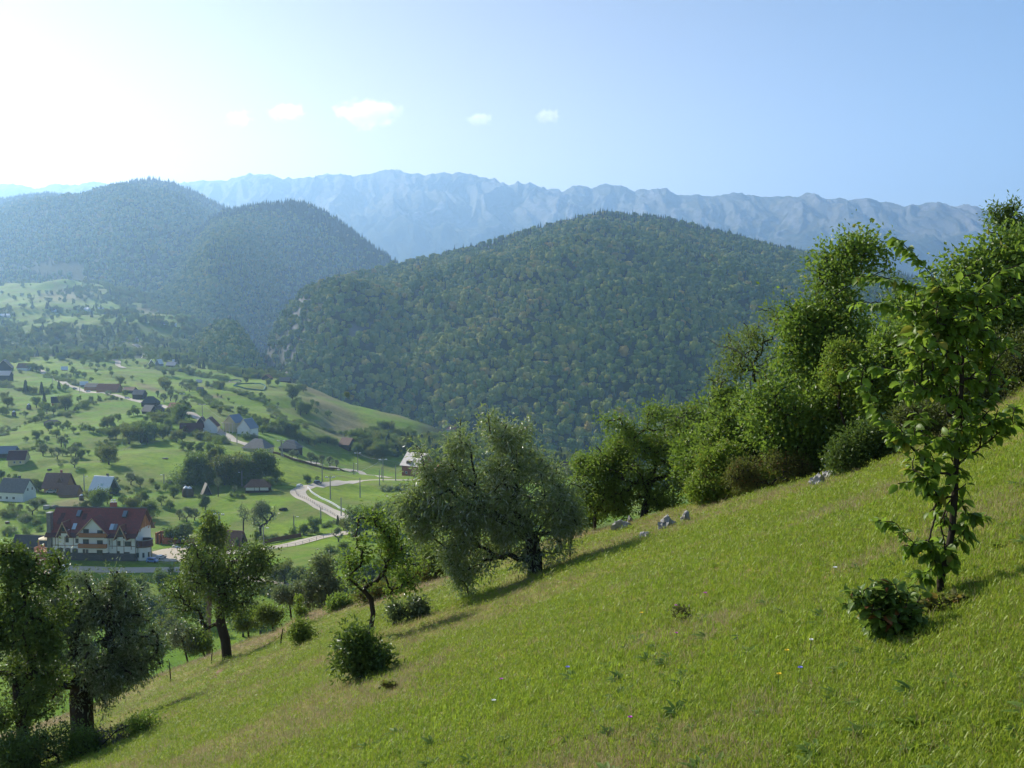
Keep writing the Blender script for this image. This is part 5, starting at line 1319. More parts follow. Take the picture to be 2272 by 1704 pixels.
pt['f'] = pole(449, 927, 32, 'T', 'pole with crossarm above the maroon-roofed house', 20)
pt['g'] = pole(404, 889, 16, 'T', 'pole with pale crossarm on the upper fields', 20)
pole(799, 1104, 45, 'I', 'leaning plain pole in the middle of the round field'); pole(842, 1077, 34, 'I', 'plain pole at the upper rim of the round field')
pole(878, 1067, 36, 'I', 'plain pole left of the red brick house'); pole(921, 1067, 26, 'I', 'plain pole in front of the red brick house')
pole(785, 1053, 28, 'L', 'street lamp on the meadow strip between the two roads', 0); pole(757, 1145, 42, 'I', 'plain pole at the edge of the winding road')
pole(652, 1170, 27, 'L', 'short street lamp behind the dark bush by the lower road'); pole(712, 1163, 38, 'L', 'street lamp above the lower road bushes')
pole(585, 1216, 52, 'L', 'tall street lamp left of the plank fence'); pole(364, 1075, 24, 'L', 'street lamp at the lower edge of the bright meadow', 170)
pole(537, 1080, 36, 'L', 'street lamp left of the old cabin', 170); pole(187, 1090, 38, 'L', 'street lamp between the brown-roofed and silver-roofed houses')
pole(117, 852, 15, 'I', 'plain pole beside the upper road left of the farm'); pole(177, 871, 19, 'I', 'plain pole in front of the long farmhouse')
pole(715, 1070, 48, 'I', 'thin pole behind the blue van'); pole(526, 985, 32, 'I', 'plain pole by the unfinished house'); pole(847, 1062, 26, 'I', 'short pole left of the tall junction pole')
CABLE = flat_mat('cable', (.35, .35, .34), .5, .5, .05, 1)
def cable(a, b, sag, r=.035, label='power line', n=14):
    mb = MB(); pts = [a.lerp(b, i/n)-Vector((0, 0, sag*4*(i/n)*(1-i/n))) for i in range(n+1)]
    for i in range(n): mb.tube(pts[i], pts[i+1], r, n=4)
    o = mb.build('power_line', CABLE); tag(o, label, 'power line', 'power lines over the valley'); return o
cable(pt['b'], pt['c'], 1.2, label='power line between the junction pole and the upper road pole'); cable(pt['c'], pt['d'], 2.5, label='long power line passing above the roadside willows')
cable(pt['a'], pt['b'], 2, label='power line from the round field to the junction pole'); cable(pt['f'], pt['g'], 1.5, label='power line over the upper fields')
cable(pt['d'], pt['f'], 4, label='power line above the unfinished house'); cable(pt['b'], P(960, 1022, pt['b'].y+10), 1.5, label='power line running to the red brick house')
def fence(pix, h, mat, label, gap=2.5, rails=(.45, .9), solid=False, bvh='v', pr=.06, rail_r=.045, group=None, curb=False):
    P3 = [(VP if bvh == 'v' else NP)(x, y) for x, y in pix]; tree_ = bvh_v if bvh == 'v' else bvh_near
    L_ = [0]
    for i in range(1, len(P3)): L_.append(L_[-1]+(P3[i]-P3[i-1]).length)
    n = min(90, max(2, int(L_[-1]/gap))); gnd = []
    for k in range(n+1):
        s_ = L_[-1]*k/n; i = max(j for j in range(len(L_)-1) if L_[j] <= s_+1e-6); t = (s_-L_[i])/(L_[i+1]-L_[i]); p = P3[i].lerp(P3[i+1], t)
        gnd.append(Vector((p.x, p.y, down(p.x, p.y, tree_))))
    o = empty('fence', gnd[0]); tag(o, label, 'fence', group)
    g = [p-gnd[0] for p in gnd]
    if curb:
        for k in range(0, n):
            MB().slab([g[k]+Vector((0, .25, h)), g[k].lerp(g[k+1], .9)+Vector((0, .25, h)), g[k].lerp(g[k+1], .9)+Vector((0, -.25, h)), g[k]+Vector((0, -.25, h))], h+.3).build('block', mat, o)
        return
    for k in range(n+1):
        q = g[k]; MB().tube(q-Vector((0, 0, .3)), q+Vector((random.uniform(-.04, .04), 0, h*random.uniform(.95, 1.1))), pr, n=5).build('post', mat, o)
    for rz in rails:
        mb = MB()
        for k in range(n): mb.tube(g[k]+Vector((0, -.05, h*rz)), g[k+1]+Vector((0, -.05, h*rz)), rail_r, n=4)
        mb.build('rail', mat, o)
    if solid:
        mb = MB()
        for k in range(n): mb.slab([g[k]+Vector((0, .08, h)), g[k+1]+Vector((0, .08, h)), g[k+1]+Vector((0, .02, h)), g[k]+Vector((0, .02, h))], h*.9)
        mb.build('boards', mat, o)
fence([(655, 1090), (660, 1101), (700, 1121), (735, 1140), (772, 1158)], 1.1, TIM_G, 'post-and-rail fence along the outer edge of the winding road', 2.6)
fence([(682, 1083), (690, 1092), (705, 1102), (735, 1117), (780, 1138)], .7, WALL_W, 'low white stone kerb blocks along the inner edge of the winding road', 2.4, curb=True)
fence([(600, 1221), (650, 1213), (690, 1202), (718, 1194)], 1.1, TIM_G, 'post-and-rail fence below the lower road', 2.6)
fence([(586, 1207), (620, 1201), (668, 1193)], 1.5, TIM_D, 'brown plank fence above the lower road', 2.0, solid=True)
fence([(352, 1250), (380, 1253), (402, 1254)], 1.3, TIM_G, 'grey wooden fence between the yard and the lane', 1.8, solid=False, rails=(.3, .6, .95))
fence([(0, 965), (30, 948), (70, 936)], 1.0, TIM_G, 'old field fence climbing across the left meadow', 4, group='old field fences')
fence([(225, 1005), (280, 998), (330, 986), (365, 978)], 1.1, TIM_G, 'old field fence above the bright meadow', 4, group='old field fences')
fence([(20, 995), (60, 985), (110, 975), (190, 958), (240, 948)], 1.0, TIM_G, 'old field fence across the middle meadow', 5, group='old field fences')
fence([(300, 1066), (340, 1068), (370, 1073), (400, 1074)], 1.1, TIM_G, 'old field fence at the foot of the bright meadow', 4, group='old field fences')
fence([(605, 1077), (640, 1076), (665, 1075)], 1.1, TIM_G, 'old field fence left of the road bend', 3, group='old field fences')
fence([(606, 1007), (650, 1022), (700, 1036), (750, 1044), (790, 1050)], 1.3, TIM_D, 'dark fence along the lower side of the upper road', 3.5, solid=True)
fence([(518, 857), (560, 852), (590, 858), (585, 868), (545, 864), (518, 857)], 1.2, flat_mat('green_net', (.06, .16, .12), .8, .2, .1, 1), 'green fenced plot on the ridge', 4, solid=True)
fence([(508, 846), (520, 843), (536, 845), (524, 852), (508, 847)], 1.0, TIM_G, 'small oval fenced plot on the ridge', 4, solid=True)

# ------------------------------------------------------------------ cars, haystacks, small things
def car(px, py, lpx, rot, paint, label, van=False):
    b = VP(px, py); L = max(3.4, min(5.2, lpx*b.y/F)); s = L/4.3; o = empty('parked_car', b+Vector((0, 0, .08)), R(rot), s)
    hh = 1.75 if van else 1.42; w = .84
    prof = [(-2.1, .28), (2.1, .28), (2.13, .62), (2.0, .86), (1.2, .98), (.75 if not van else 1.0, hh-.06), (.4, hh), (-1.3 if not van else -1.75, hh), (-1.9 if not van else -2.0, 1.0), (-2.1, .92)]
    MB().prism(prof, -w, w).build('body', paint, o)
    g = MB()
    for s_ in (-1, 1):
        g.prism([(-1.45, 1.0), (1.02, 1.0), (.68, hh-.12), (.35, hh-.08), (-1.15, hh-.08)], s_*w, s_*(w+.015))
    g.slab([(1.17, -w*.88, 1.0), (1.17, w*.88, 1.0), (.76, w*.88, hh-.1), (.76, -w*.88, hh-.1)], -.015)
    g.build('windows', GLASS, o)
    for x_ in (-1.3, 1.35):
        for s_ in (-1, 1): MB().tube((x_, s_*(w-.17), .32), (x_, s_*(w+.03), .32), .32, n=12).build('wheel', RUBBER, o)
    for s_ in (-1, 1): MB().box(2.08, 2.15, s_*.6-.16, s_*.6+.16, .6, .74).build('headlight', WHITE, o)
    tag(o, label, 'van' if van else 'car', 'cars in the valley')
CW = flat_mat('white_car_paint', (.72, .72, .72), .25, .6, .02, 1); CS = flat_mat('silver_car_paint', (.42, .45, .47), .25, .7, .02, 1); CB = flat_mat('blue_car_paint', (.05, .08, .15), .25, .7, .02, 1)
CR = flat_mat('red_car_paint', (.45, .06, .03), .3, .6, .02, 1); CBL = flat_mat('bright_blue_paint', (.06, .16, .40), .3, .6, .02, 1); CD = flat_mat('dark_car_paint', (.04, .045, .05), .3, .6, .02, 1)
car(705, 1074, 19, 8, CB, 'dark blue van driving on the road bend', True); car(665, 1080, 12, 70, CW, 'white car driving round the road bend')
car(357, 1240, 16, 60, CS, 'silver car parked in the gravel yard'); car(338, 1248, 24, -5, CBL, 'blue van parked against the right end of the guesthouse', True)
car(423, 1229, 12, 80, CD, 'dark car half hidden at the right side of the yard'); car(137, 1262, 15, 0, CW, 'white car on the lane before the guesthouse')
car(117, 1263, 16, 0, CR, 'red car on the lane left of the white one'); car(114, 1094, 22, 8, CS, 'silver car beside the brown-roofed house')
car(166, 863, 10, 0, CS, 'silver car on the upper road'); car(196, 870, 8, 0, CW, 'white car in front of the long farmhouse'); car(282, 884, 5, 0, CW, 'small white car before the skylight barn')
car(1000, 1080, 11, 10, CW, 'white car beyond the round field, seen through willow twigs'); car(979, 1078, 9, 5, CS, 'grey car beyond the round field beside the white one')
car(266, 757, 6, 0, CR, 'tiny red car on the far track'); car(274, 759, 5, 0, CS, 'tiny grey car on the far track'); car(286, 761, 5, 0, CW, 'tiny white car on the far track')
car(343, 783, 9, 0, CW, 'white car beside the steep pale track')
def haystack(px, py, hpx, label, cap=True):
    b = VP(px, py); h = hpx*b.y/F; r = h*.36; o = empty('haystack', b)
    V_ = []; prof = [(1.0, 0), (1.12, .25), (1.05, .5), (.8, .72), (.42, .9), (.05, 1.0)]; n = 14; rr_ = random.Random(px)
    for (q, z) in prof:
        for k in range(n): a = k*2*math.pi/n; w = q*r*rr_.uniform(.93, 1.07); V_.append((w*math.cos(a), w*math.sin(a), z*h*(1 if z < 1 else 1)))
    F_ = [(i*n+k, i*n+(k+1) % n, (i+1)*n+(k+1) % n, (i+1)*n+k) for i in range(len(prof)-1) for k in range(n)]
    link('hay', mesh_np('hay', np.array(V_), np.array(F_), HAY, smooth=True), o)
    MB().tube((0, 0, 0), (0, 0, h*1.08), .06).build('stake', TIM_D, o)
    if cap:
        V2 = []; prof2 = [(.74, .80), (.46, .93), (.03, 1.04)]
        for (q, z) in prof2:
            for k in range(n): a = k*2*math.pi/n; w = q*r*rr_.uniform(.9, 1.1); V2.append((w*math.cos(a), w*math.sin(a), z*h))
        link('cover', mesh_np('cover', np.array(V2), np.array([f for f in F_ if max(f) < 3*n]), TARP, smooth=True), o)
    tag(o, label, 'haystack', 'covered haystacks')
haystack(413, 1101, 23, 'taller dark haystack with a white cap left of the A-shaped shed'); haystack(421, 1101, 22, 'haystack just right of the taller one')
haystack(181, 1110, 14, 'haystack with white cap behind the guesthouse'); haystack(31, 923, 12, 'white-capped haystack, lower one of the left field pair'); haystack(64, 908, 13, 'white-capped haystack, upper one of the left field pair')
def lump(name, px, py, wpx, hpx, mat, label, cat, bvh='v', seed=0, group=None, dep=.8, amp=.25):
    b = (VP if bvh == 'v' else NP)(px, py); k = b.y/F; V_ = rough_ball(seed+20, amp, 1.5)
    V_[:, 2] = np.maximum(V_[:, 2], -.35); V_ = V_*np.array([wpx*k/2, wpx*k/2*dep, hpx*k*.62])
    o = link(name, mesh_np(name, V_, IF, mat)); o.location = b+Vector((0, 0, hpx*k*.22)); tag(o, label, cat, group); return o
lump('dung_heap', 629, 1132, 18, 7, flat_mat('dung', (.035, .030, .022), .95, .1, .3, 2), 'dark oval heap on the meadow left of the winding road', 'heap')
lump('tarp_pile', 389, 1215, 13, 8, TARP, 'pile under a white sheet at the edge of the gravel yard', 'pile')
lump('woodpile', 121, 1127, 18, 8, WALL_G, 'low woodpile behind the guesthouse roof', 'woodpile'); lump('dung_heap', 110, 1043, 10, 4, WALL_D, 'small dark heap on the meadow above the brown-roofed house', 'heap')
lump('dung_heap', 367, 1018, 12, 3, WALL_G, 'flat grey heap in the bright meadow', 'heap')
lump('rock', 64, 1242, 14, 8, CONC, 'pale rock left of the guesthouse terrace', 'rock')
house('hut', 'tiny concrete hut with flat top behind the guesthouse', 'hut', 101, 1130, 11, 8, 1.5, .8, 0, CONC, CONC, hip=True, ov=.1)
house('beehive', 'small box hive on the bank left of the guesthouse', 'hive', 15, 1162, 7, 4, 1.5, .8, 0, TIM_D, CONC, hip=True, ov=.1)
# ------------------------------------------------------------------ trees and bushes on the near hillside
WIL = leaf_mat('willow_leaves', (.13, .185, .045), (.26, .32, .10), .42, .42, .8, obj_var=.1, back=(.42, .46, .36))
APL = leaf_mat('apple_leaves', (.075, .145, .018), (.19, .28, .038), .5, .48, .45, accent=(.22, .17, .03), acc=.02, obj_var=.2)
MAP = leaf_mat('maple_leaves', (.070, .145, .015), (.19, .29, .034), .48, .48, .45, accent=(.28, .26, .03), acc=.03, obj_var=.3)
BRT = leaf_mat('bright_shrub_leaves', (.10, .17, .016), (.22, .30, .035), .5, .45, .3, accent=(.34, .26, .04), acc=.06, obj_var=.3)
RUS = leaf_mat('rusty_shrub_leaves', (.085, .095, .025), (.18, .16, .045), .35, .6, .2, accent=(.26, .11, .04), acc=.08, obj_var=.2)
SAP = leaf_mat('broad_sapling_leaves', (.085, .165, .014), (.20, .31, .028), .55, .48, .4, accent=(.36, .30, .04), acc=.03, obj_var=.1, back=(.13, .19, .06))
DRKL = leaf_mat('dark_plum_leaves', (.045, .085, .016), (.115, .18, .032), .28, .5, .4, obj_var=.1)
WIL2 = leaf_mat('dark_willow_leaves', (.070, .105, .030), (.15, .20, .070), .30, .45, .7, obj_var=.1, back=(.36, .40, .30))
BIR = leaf_mat('birch_leaves', (.075, .125, .02), (.18, .23, .04), .5, .5, .35, obj_var=.1)
def px_ell(cx, cy_, rx, ry, d, dep=None, dz=0.):
    c = P(cx, cy_, d+dz); k = d/F; r_ = (min(rx, ry)*1.05 if dep is None else dep)*k
    return (c.x, c.y, c.z, rx*k, r_, ry*k)
def near_tree(name, label, cat, base, stem, ells, nt_, nl, leaf, r0px, mats, d=None, **kw):
    """base: pixel of the foot; stem: pixel path of the trunk above it; ells: (cx, cy, rx, ry[, depth px, shift m])"""
    if d is None: b = NP(*base)
    else:
        u, v = uv(*base); z = nz_(u*d, d); b = Vector((u*d, d, z))
    d = b.y; q_ = random.Random(label); ells = list(ells)
    if len(ells) >= 3:
        for e in list(ells):
            for _ in range(3):
                a_ = q_.uniform(0, 6.283); f_ = q_.uniform(.85, 1.15); r_ = q_.uniform(.22, .42)
                ells.append((e[0]+e[2]*math.cos(a_)*f_, e[1]+e[3]*math.sin(a_)*f_, max(8, e[2]*r_), max(8, e[3]*r_), None, q_.uniform(-.4, .4)*e[2]*d/F))
    o = empty(name, b); E = []
    for e in ells:
        dep = e[4] if len(e) > 4 else None; dz = e[5] if len(e) > 5 else 0
        q = px_ell(e[0], e[1], e[2], e[3], d, dep, dz); E.append((q[0]-b.x, q[1]-b.y, q[2]-b.z, q[3], q[4], q[5]))
    path = [(0, 0, -.35), (0, 0, .05)]
    for s_ in stem:
        q = P(s_[0], s_[1], d+(s_[2] if len(s_) > 2 else 0)); path.append((q.x-b.x, q.y-b.y, q.z-b.z))
    mt, ml, A = make_tree(path, E, nt_, nl, leaf, r0px*d/F, mats, **kw)
    link('trunk', mt, o); link('crown', ml, o); tag(o, label, cat, 'trees and bushes on the near hillside'); return o, b
TW = dict(maxcnt=5)
near_tree('willow_tree', 'big leaning willow with silvery drooping leaves in the middle of the slope', 'tree', (1188, 1272), [(1186, 1235), (1180, 1195), (1170, 1160)],
 [(1170,1090,88,72),(1090,1105,78,66),(1010,1095,66,50),(955,1115,50,46),(1100,1055,60,42),(1050,1130,60,50),(1130,1165,60,34),(930,1150,38,46),(1000,1160,50,40),(925,1140,42,60),(1060,1180,60,50),(1030,1235,50,45),(1045,1290,30,38),(1120,1210,60,40),(1225,1120,50,70),(1215,1190,40,40),
  (1170,1030,60,36),(1105,955,48,30),(1060,930,40,24),(1140,965,28,38),(1030,965,28,36),(1025,1015,26,36),(985,1010,24,20),(950,1025,28,32),(975,1060,32,28),(1255,1165,22,32,26)],
 470, 42000, .12, 19, (BARK, WIL), ratio=.26, spread=.13, droop=.5, seed=161, k=.45, gap=.12, jit=.06, pw=.66, maxcnt=4, shell=.7, mn=.004, twig=.007)
near_tree('willow_tree', 'dense round willow with a very thick dark trunk at lower left', 'tree', (186, 1648), [(182, 1600), (180, 1550), (182, 1510)],
 [(200,1420,115,95),(100,1420,90,100),(180,1330,95,50),(265,1340,60,45),(290,1420,62,60),(270,1490,60,50),(230,1530,50,35),(130,1500,70,50),(320,1460,28,30),(240,1290,40,25),(130,1380,60,60),(90,1500,60,50)],
 460, 44000, .12, 25, (BARK, WIL2), ratio=.30, spread=.14, droop=.5, seed=102, k=.30, gap=.15, maxcnt=4, shell=.7, mn=.004, twig=.007)
near_tree('plum_tree', 'dark leafy tree leaning in from the left edge of the picture', 'tree', (62, 1712), [(52, 1640), (46, 1580), (40, 1520)],
 [(30,1300,45,75),(15,1240,30,45),(50,1380,70,70),(10,1450,60,80),(60,1500,70,60),(-60,1420,70,120),(30,1570,60,45),(120,1330,40,50),(100,1250,30,30),(-10,1330,40,70),(90,1420,40,60)],
 330, 24000, .10, 13, (BARK, DRKL), ratio=.5, spread=.12, droop=.2, seed=103, k=.3, maxcnt=4, shell=.6, mn=.004)
near_tree('bush', 'dark undergrowth bush between the two lower left trunks', 'bush', (130, 1700), [(130, 1680)], [(100,1660,80,40),(160,1650,50,35),(40,1690,60,40)], 160, 12000, .07, 3, (BARK, DRKL), seed=104, spread=.12, mn=.004)
near_tree('brush_pile', 'heap of grey dry brushwood beside the thick willow trunk', 'brush pile', (255, 1650), [(255, 1640)], [(255,1640,55,22),(300,1622,30,16),(215,1665,35,18)], 420, 1500, .05, 2, (BARK_L, RUS), seed=105, spread=.08, mn=.0, twig=.009, jit=.5)
near_tree('bush', 'green weeds around the brushwood heap', 'bush', (200, 1672), [(200, 1664)], [(195,1660,40,26),(320,1612,26,12)], 60, 4500, .07, 2, (BARK, APL), seed=106, spread=.10)
near_tree('pear_tree', 'dark-trunked tree leaning left on the lip of the slope', 'tree', (504, 1462), [(500, 1420), (490, 1385), (488, 1355), (496, 1330)],
 [(470,1290,55,55),(420,1310,42,55),(435,1245,50,45),(500,1245,55,55),(550,1265,42,55),(580,1230,26,40),(530,1320,36,38),(400,1350,30,46),(480,1200,40,26),(425,1385,32,26),(500,1350,26,24)],
 300, 9000, .14, 11, (BARK, DRKL), ratio=.5, spread=.22, droop=.2, seed=107, k=.32, pw=.58, gap=.42, maxcnt=4, shell=.6, mn=.004)
near_tree('birch_tree', 'tall weeping birch standing beyond the lip below the guesthouse yard', 'tree', (460, 1440), [(462, 1400), (464, 1330), (466, 1260), (468, 1190)],
 [(470,1150,16,22),(468,1185,22,28),(455,1230,32,34),(440,1250,22,30),(492,1240,18,36),(430,1290,26,30),(480,1290,30,30)],
 240, 20000, .22, 6, (BARK_L, BIR), d=74, ratio=.6, spread=.25, droop=1.2, seed=108, k=.3, maxcnt=4, shell=.6)
near_tree('apple_tree', 'small thin apple tree with forked crooked trunk on the slope', 'tree', (821, 1418), [(824, 1385), (828, 1362)],
 [(810,1180,26,38),(845,1215,24,40),(790,1240,24,34),(800,1290,32,24),(870,1180,20,24),(860,1240,22,30),(890,1300,30,22),(910,1262,24,34),(940,1235,20,30),(775,1270,14,26),(880,1225,18,20),(830,1150,16,18)],
 230, 3000, .09, 6, (BARK, APL), ratio=.5, spread=.10, droop=.1, seed=109, k=.42, pw=.58, gap=.45, maxcnt=3, shell=.4, jit=.22)
near_tree('bush', 'dense rounded bush at the foot of the thin apple tree', 'bush', (798, 1508), [(798, 1495)], [(800,1465,38,36),(785,1430,16,22),(770,1480,20,28),(820,1480,22,24)], 120, 4600, .085, 3, (BARK, DRKL), seed=110, spread=.10, maxcnt=4, gap=.5)
near_tree('bush', 'pale spindly shrub right of the thin apple tree', 'bush', (905, 1378), [(905, 1370)], [(905,1358,34,18),(930,1345,14,20),(880,1368,16,12)], 80, 2200, .10, 1.5, (BARK, LEAF_SIL), seed=111, spread=.08)
near_tree('bush', 'small willow shrub on the lip left of the apple tree', 'bush', (671, 1432), [(671, 1420)], [(672,1405,20,24)], 60, 2500, .09, 1.5, (BARK, BIR), seed=112, spread=.10)
near_tree('bush', 'bright young shoot on the lip right of the leaning pear tree', 'bush', (664, 1374), [(664, 1360)], [(664,1345,9,24),(672,1360,8,14)], 30, 1100, .12, 1, (BARK, BRT), seed=113, spread=.08)
near_tree('alder_tree', 'tall leafy shrub beyond the lip between the pear and apple trees', 'tree', (716, 1362), [(716, 1340)], [(715,1320,34,34),(712,1280,28,32),(718,1250,16,20),(738,1330,18,24),(690,1330,16,22)], 160, 8000, .16, 4, (BARK, LEAF_SIL), d=50, seed=114, spread=.18, ratio=.5)
for (x, y, w, h, lb, mt_, sd) in [(405,1430,26,40,'silvery bush just beyond the lip left of the pear tree trunk',LEAF_SIL,121),(545,1385,30,30,'round bush beyond the lip right of the pear tree trunk',APL,122),
     (445,1440,22,36,'young shrub right behind the leaning pear trunk',APL,123),(600,1375,26,26,'low bush on the lip below the lower lane',BIR,124),
     (840,1330,50,24,'rusty scrub on the lip behind the apple tree',RUS,125),(980,1285,60,30,'brownish bramble scrub on the lip left of the big willow',RUS,126),(1000,1250,60,40,'green and rusty bushes behind the drooping willow branches',BIR,127),
     (1080,1235,50,24,'low scrub on the lip under the willow branches',RUS,128),(930,1290,40,26,'dark low bush on the lip beyond the apple tree',APL,129),(1290,1150,40,34,'leafy bush between the willow and the hedge',APL,130),(760,1350,22,20,'small bush on the lip left of the apple tree',APL,131),
     (640,1330,24,26,'tuft of pale bushes beyond the lip',LEAF_SIL,132)]:
    near_tree('bush', lb, 'bush', (x, y), [(x, y-h*.3)], [(x, y-h*.5, w, h*.7), (x-w*.6, y-h*.3, w*.5, h*.5), (x+w*.6, y-h*.4, w*.5, h*.5)], 80, 3600, .13, 2, (BARK, mt_), seed=sd, spread=.14)
# hedge of trees on the right
near_tree('hazel_tree', 'wide many-stemmed tree standing among the boulders', 'tree', (1430, 1148), [(1432, 1125), (1440, 1100)],
 [(1440,960,62,45),(1500,935,60,45),(1420,1020,80,55),(1350,1070,60,38),(1500,1010,75,70),(1360,935,30,18),(1345,1000,30,22),(1330,1110,40,25),(1470,1090,80,40),(1545,1060,45,60),(1400,1105,70,32),(1500,1120,50,22)],
 400, 24000, .10, 9, (BARK, APL), ratio=.5, spread=.17, seed=131, k=.30, maxcnt=4, shell=.6, mn=.004)
near_tree('hazel_tree', 'second hazel with paler crown right behind the boulder tree', 'tree', (1540, 1118), [(1538, 1080), (1545, 1030)],
 [(1560,960,70,50),(1600,1000,70,60),(1570,910,45,30),(1640,950,60,50),(1570,1060,60,50),(1620,1060,50,40)], 280, 14000, .105, 7, (BARK, LEAF_MID), ratio=.5, spread=.14, seed=132, k=.3, d=31, maxcnt=4, shell=.6)
near_tree('shrub', 'bright lime-green shrub glowing in the sun', 'bush', (1590, 1112), [(1590, 1100)], [(1590,1060,42,50),(1560,1090,26,26),(1620,1030,28,34)], 220, 15000, .09, 2.5, (BARK, BRT), seed=133, spread=.11)
near_tree('shrub', 'wide rusty brown thorn bush below the tall hedge', 'bush', (1710, 1082), [(1715, 1070)], [(1700,1045,66,34),(1650,1062,34,24),(1760,1040,40,28)], 420, 9000, .06, 3, (BARK, RUS), seed=134, spread=.09, jit=.3)
near_tree('hawthorn_tree', 'half-bare tree with a dead branch pointing left', 'tree', (1690, 1060), [(1685, 1000), (1690, 930), (1680, 880)],
 [(1690,720,48,42),(1650,780,50,50),(1620,850,40,50),(1700,800,50,50),(1670,900,60,50),(1660,980,60,50)], 380, 8500, .085, 6, (BARK, BIR), ratio=.5, spread=.15, seed=135, k=.35, d=29, maxcnt=3, shell=.5,
 extra=None)
near_tree('maple_tree', 'tall bushy maple rising highest in the hedge', 'tree', (1850, 1045), [(1850, 980), (1848, 880), (1845, 780), (1850, 700)],
 [(1850,640,55,80),(1855,565,32,40),(1925,590,50,55),(1935,660,50,70),(1890,720,90,70),(1800,760,60,60),(1830,830,90,70),(1940,800,60,80),(1780,700,34,40)],
 430, 22000, .125, 9, (BARK, MAP), ratio=.6, spread=.21, seed=136, k=.28, d=27, maxcnt=4, shell=.6, mn=.004)
near_tree('ash_tree', 'lower bright maple spreading in front of the tall one', 'tree', (1800, 1062), [(1800, 1010), (1800, 950)],
 [(1790,880,90,70),(1750,930,80,60),(1850,930,80,70),(1900,880,60,60),(1830,990,90,45),(1740,1000,60,40),(1905,980,50,40),(1820,1030,90,30),(1740,1040,50,30)],
 400, 22000, .12, 7, (BARK, MAP), ratio=.6, spread=.19, seed=137, k=.3, d=25.5, maxcnt=4, shell=.6, mn=.004)
near_tree('hazel_tree', 'leafy shrub tree in the middle of the hedge', 'tree', (1660, 1075), [(1660, 1030)],
 [(1650,960,80,55),(1600,980,55,50),(1710,960,60,55),(1680,910,60,45),(1640,1030,70,40),(1720,1020,60,40)], 300, 14000, .105, 6, (BARK, APL), ratio=.55, spread=.13, seed=138, k=.3, d=27.5, maxcnt=4)
near_tree('maple_tree', 'bright green maple at the right edge behind the sapling', 'tree', (2200, 930), [(2200, 860), (2205, 760)],
 [(2210,600,80,60),(2250,680,70,70),(2150,620,50,45),(2100,680,50,50),(2180,720,70,60),(2060,740,50,60),(2260,560,50,40),(2060,820,50,60)],
 380, 18000, .115, 8, (BARK, MAP), ratio=.6, spread=.19, seed=139, k=.3, d=21, maxcnt=4, shell=.6)
near_tree('larch_tree', 'dark flat-branched tree top at the far right edge', 'tree', (2300, 880), [(2290, 760), (2275, 620), (2265, 520)],
 [(2250,490,36,16),(2270,460,30,20),(2215,472,26,8),(2290,520,50,30),(2300,600,60,60)], 200, 13000, .09, 7, (BARK, LEAF_MID), ratio=.35, spread=.10, seed=140, k=.3, d=22, maxcnt=4)
near_tree('shrub', 'brown-green thicket in the shade behind the sapling', 'bush', (2220, 900), [(2220, 880)], [(2230,820,80,60),(2170,860,50,45),(2110,890,50,40),(2040,930,50,35),(2270,860,50,45)], 330, 18000, .08, 4, (BARK, leaf_mat('thicket_leaves', (.045, .060, .018), (.11, .12, .035), .3, .5, .2, obj_var=.1)), seed=141, spread=.11, d=18.5)
near_tree('shrub', 'dark low thicket at the right foot of the hedge', 'bush', (1940, 1030), [(1940, 1015)], [(1940,990,60,34),(1985,985,40,34),(1880,1010,40,26)], 240, 15000, .08, 3, (BARK, LEAF_DRK), seed=142, spread=.11)
near_tree('shrub', 'yellowish bush in the upper part of the hedge', 'bush', (1880, 1000), [(1880, 960)], [(1870,790,26,28),(1855,830,24,34)], 90, 3500, .09, 3, (BARK, BRT), seed=143, spread=.11, d=24.5)
near_tree('hazel_tree', 'low spreading bush joining the boulder tree to the big willow', 'tree', (1320, 1150), [(1320, 1130)],
 [(1330,1060,50,50),(1290,1090,36,40),(1350,1120,50,26),(1300,1030,24,22),(1370,1010,40,40)], 260, 15000, .095, 4, (BARK, APL), ratio=.5, spread=.14, seed=151, d=33)
near_tree('ash_tree', 'leafy tree closing the gap under the half-bare one', 'tree', (1610, 1095), [(1610, 1050), (1612, 990)],
 [(1600,930,50,50),(1570,1000,50,50),(1640,1010,56,50),(1600,1060,70,36),(1530,1010,40,50)], 300, 20000, .10, 5, (BARK, MAP), ratio=.55, spread=.15, seed=152, d=28.5)
near_tree('maple_tree', 'slender bright maple between the tall one and the right edge group', 'tree', (1990, 1000), [(1990, 920), (1985, 820)],
 [(1990,760,50,60),(2020,700,34,40),(1960,850,60,60),(2010,900,60,50),(1985,960,60,30)], 300, 20000, .11, 5, (BARK, MAP), ratio=.6, spread=.16, seed=153, d=24)
# dead branch of the half-bare tree
db = MB(); a = P(1672, 800, 28.6)
pts = [(1690, 840), (1665, 800), (1630, 775), (1595, 768), (1568, 750)]; q = [P(x, y, 28.6) for x, y in pts]
bo = bpy.data.objects['hawthorn_tree']; 
for i in range(4): db.tube(q[i]-bo.location, q[i+1]-bo.location, .035-.007*i, .028-.007*i, 5)
for (x0_, y0_, x1_, y1_) in [(1630, 775, 1600, 740), (1610, 770, 1585, 790), (1650, 788, 1625, 750), (1595, 768, 1572, 775)]: db.tube(P(x0_, y0_, 28.6)-bo.location, P(x1_, y1_, 28.7)-bo.location, .012, .004, 4)
db.build('dead_branch', BARK_L, bo)

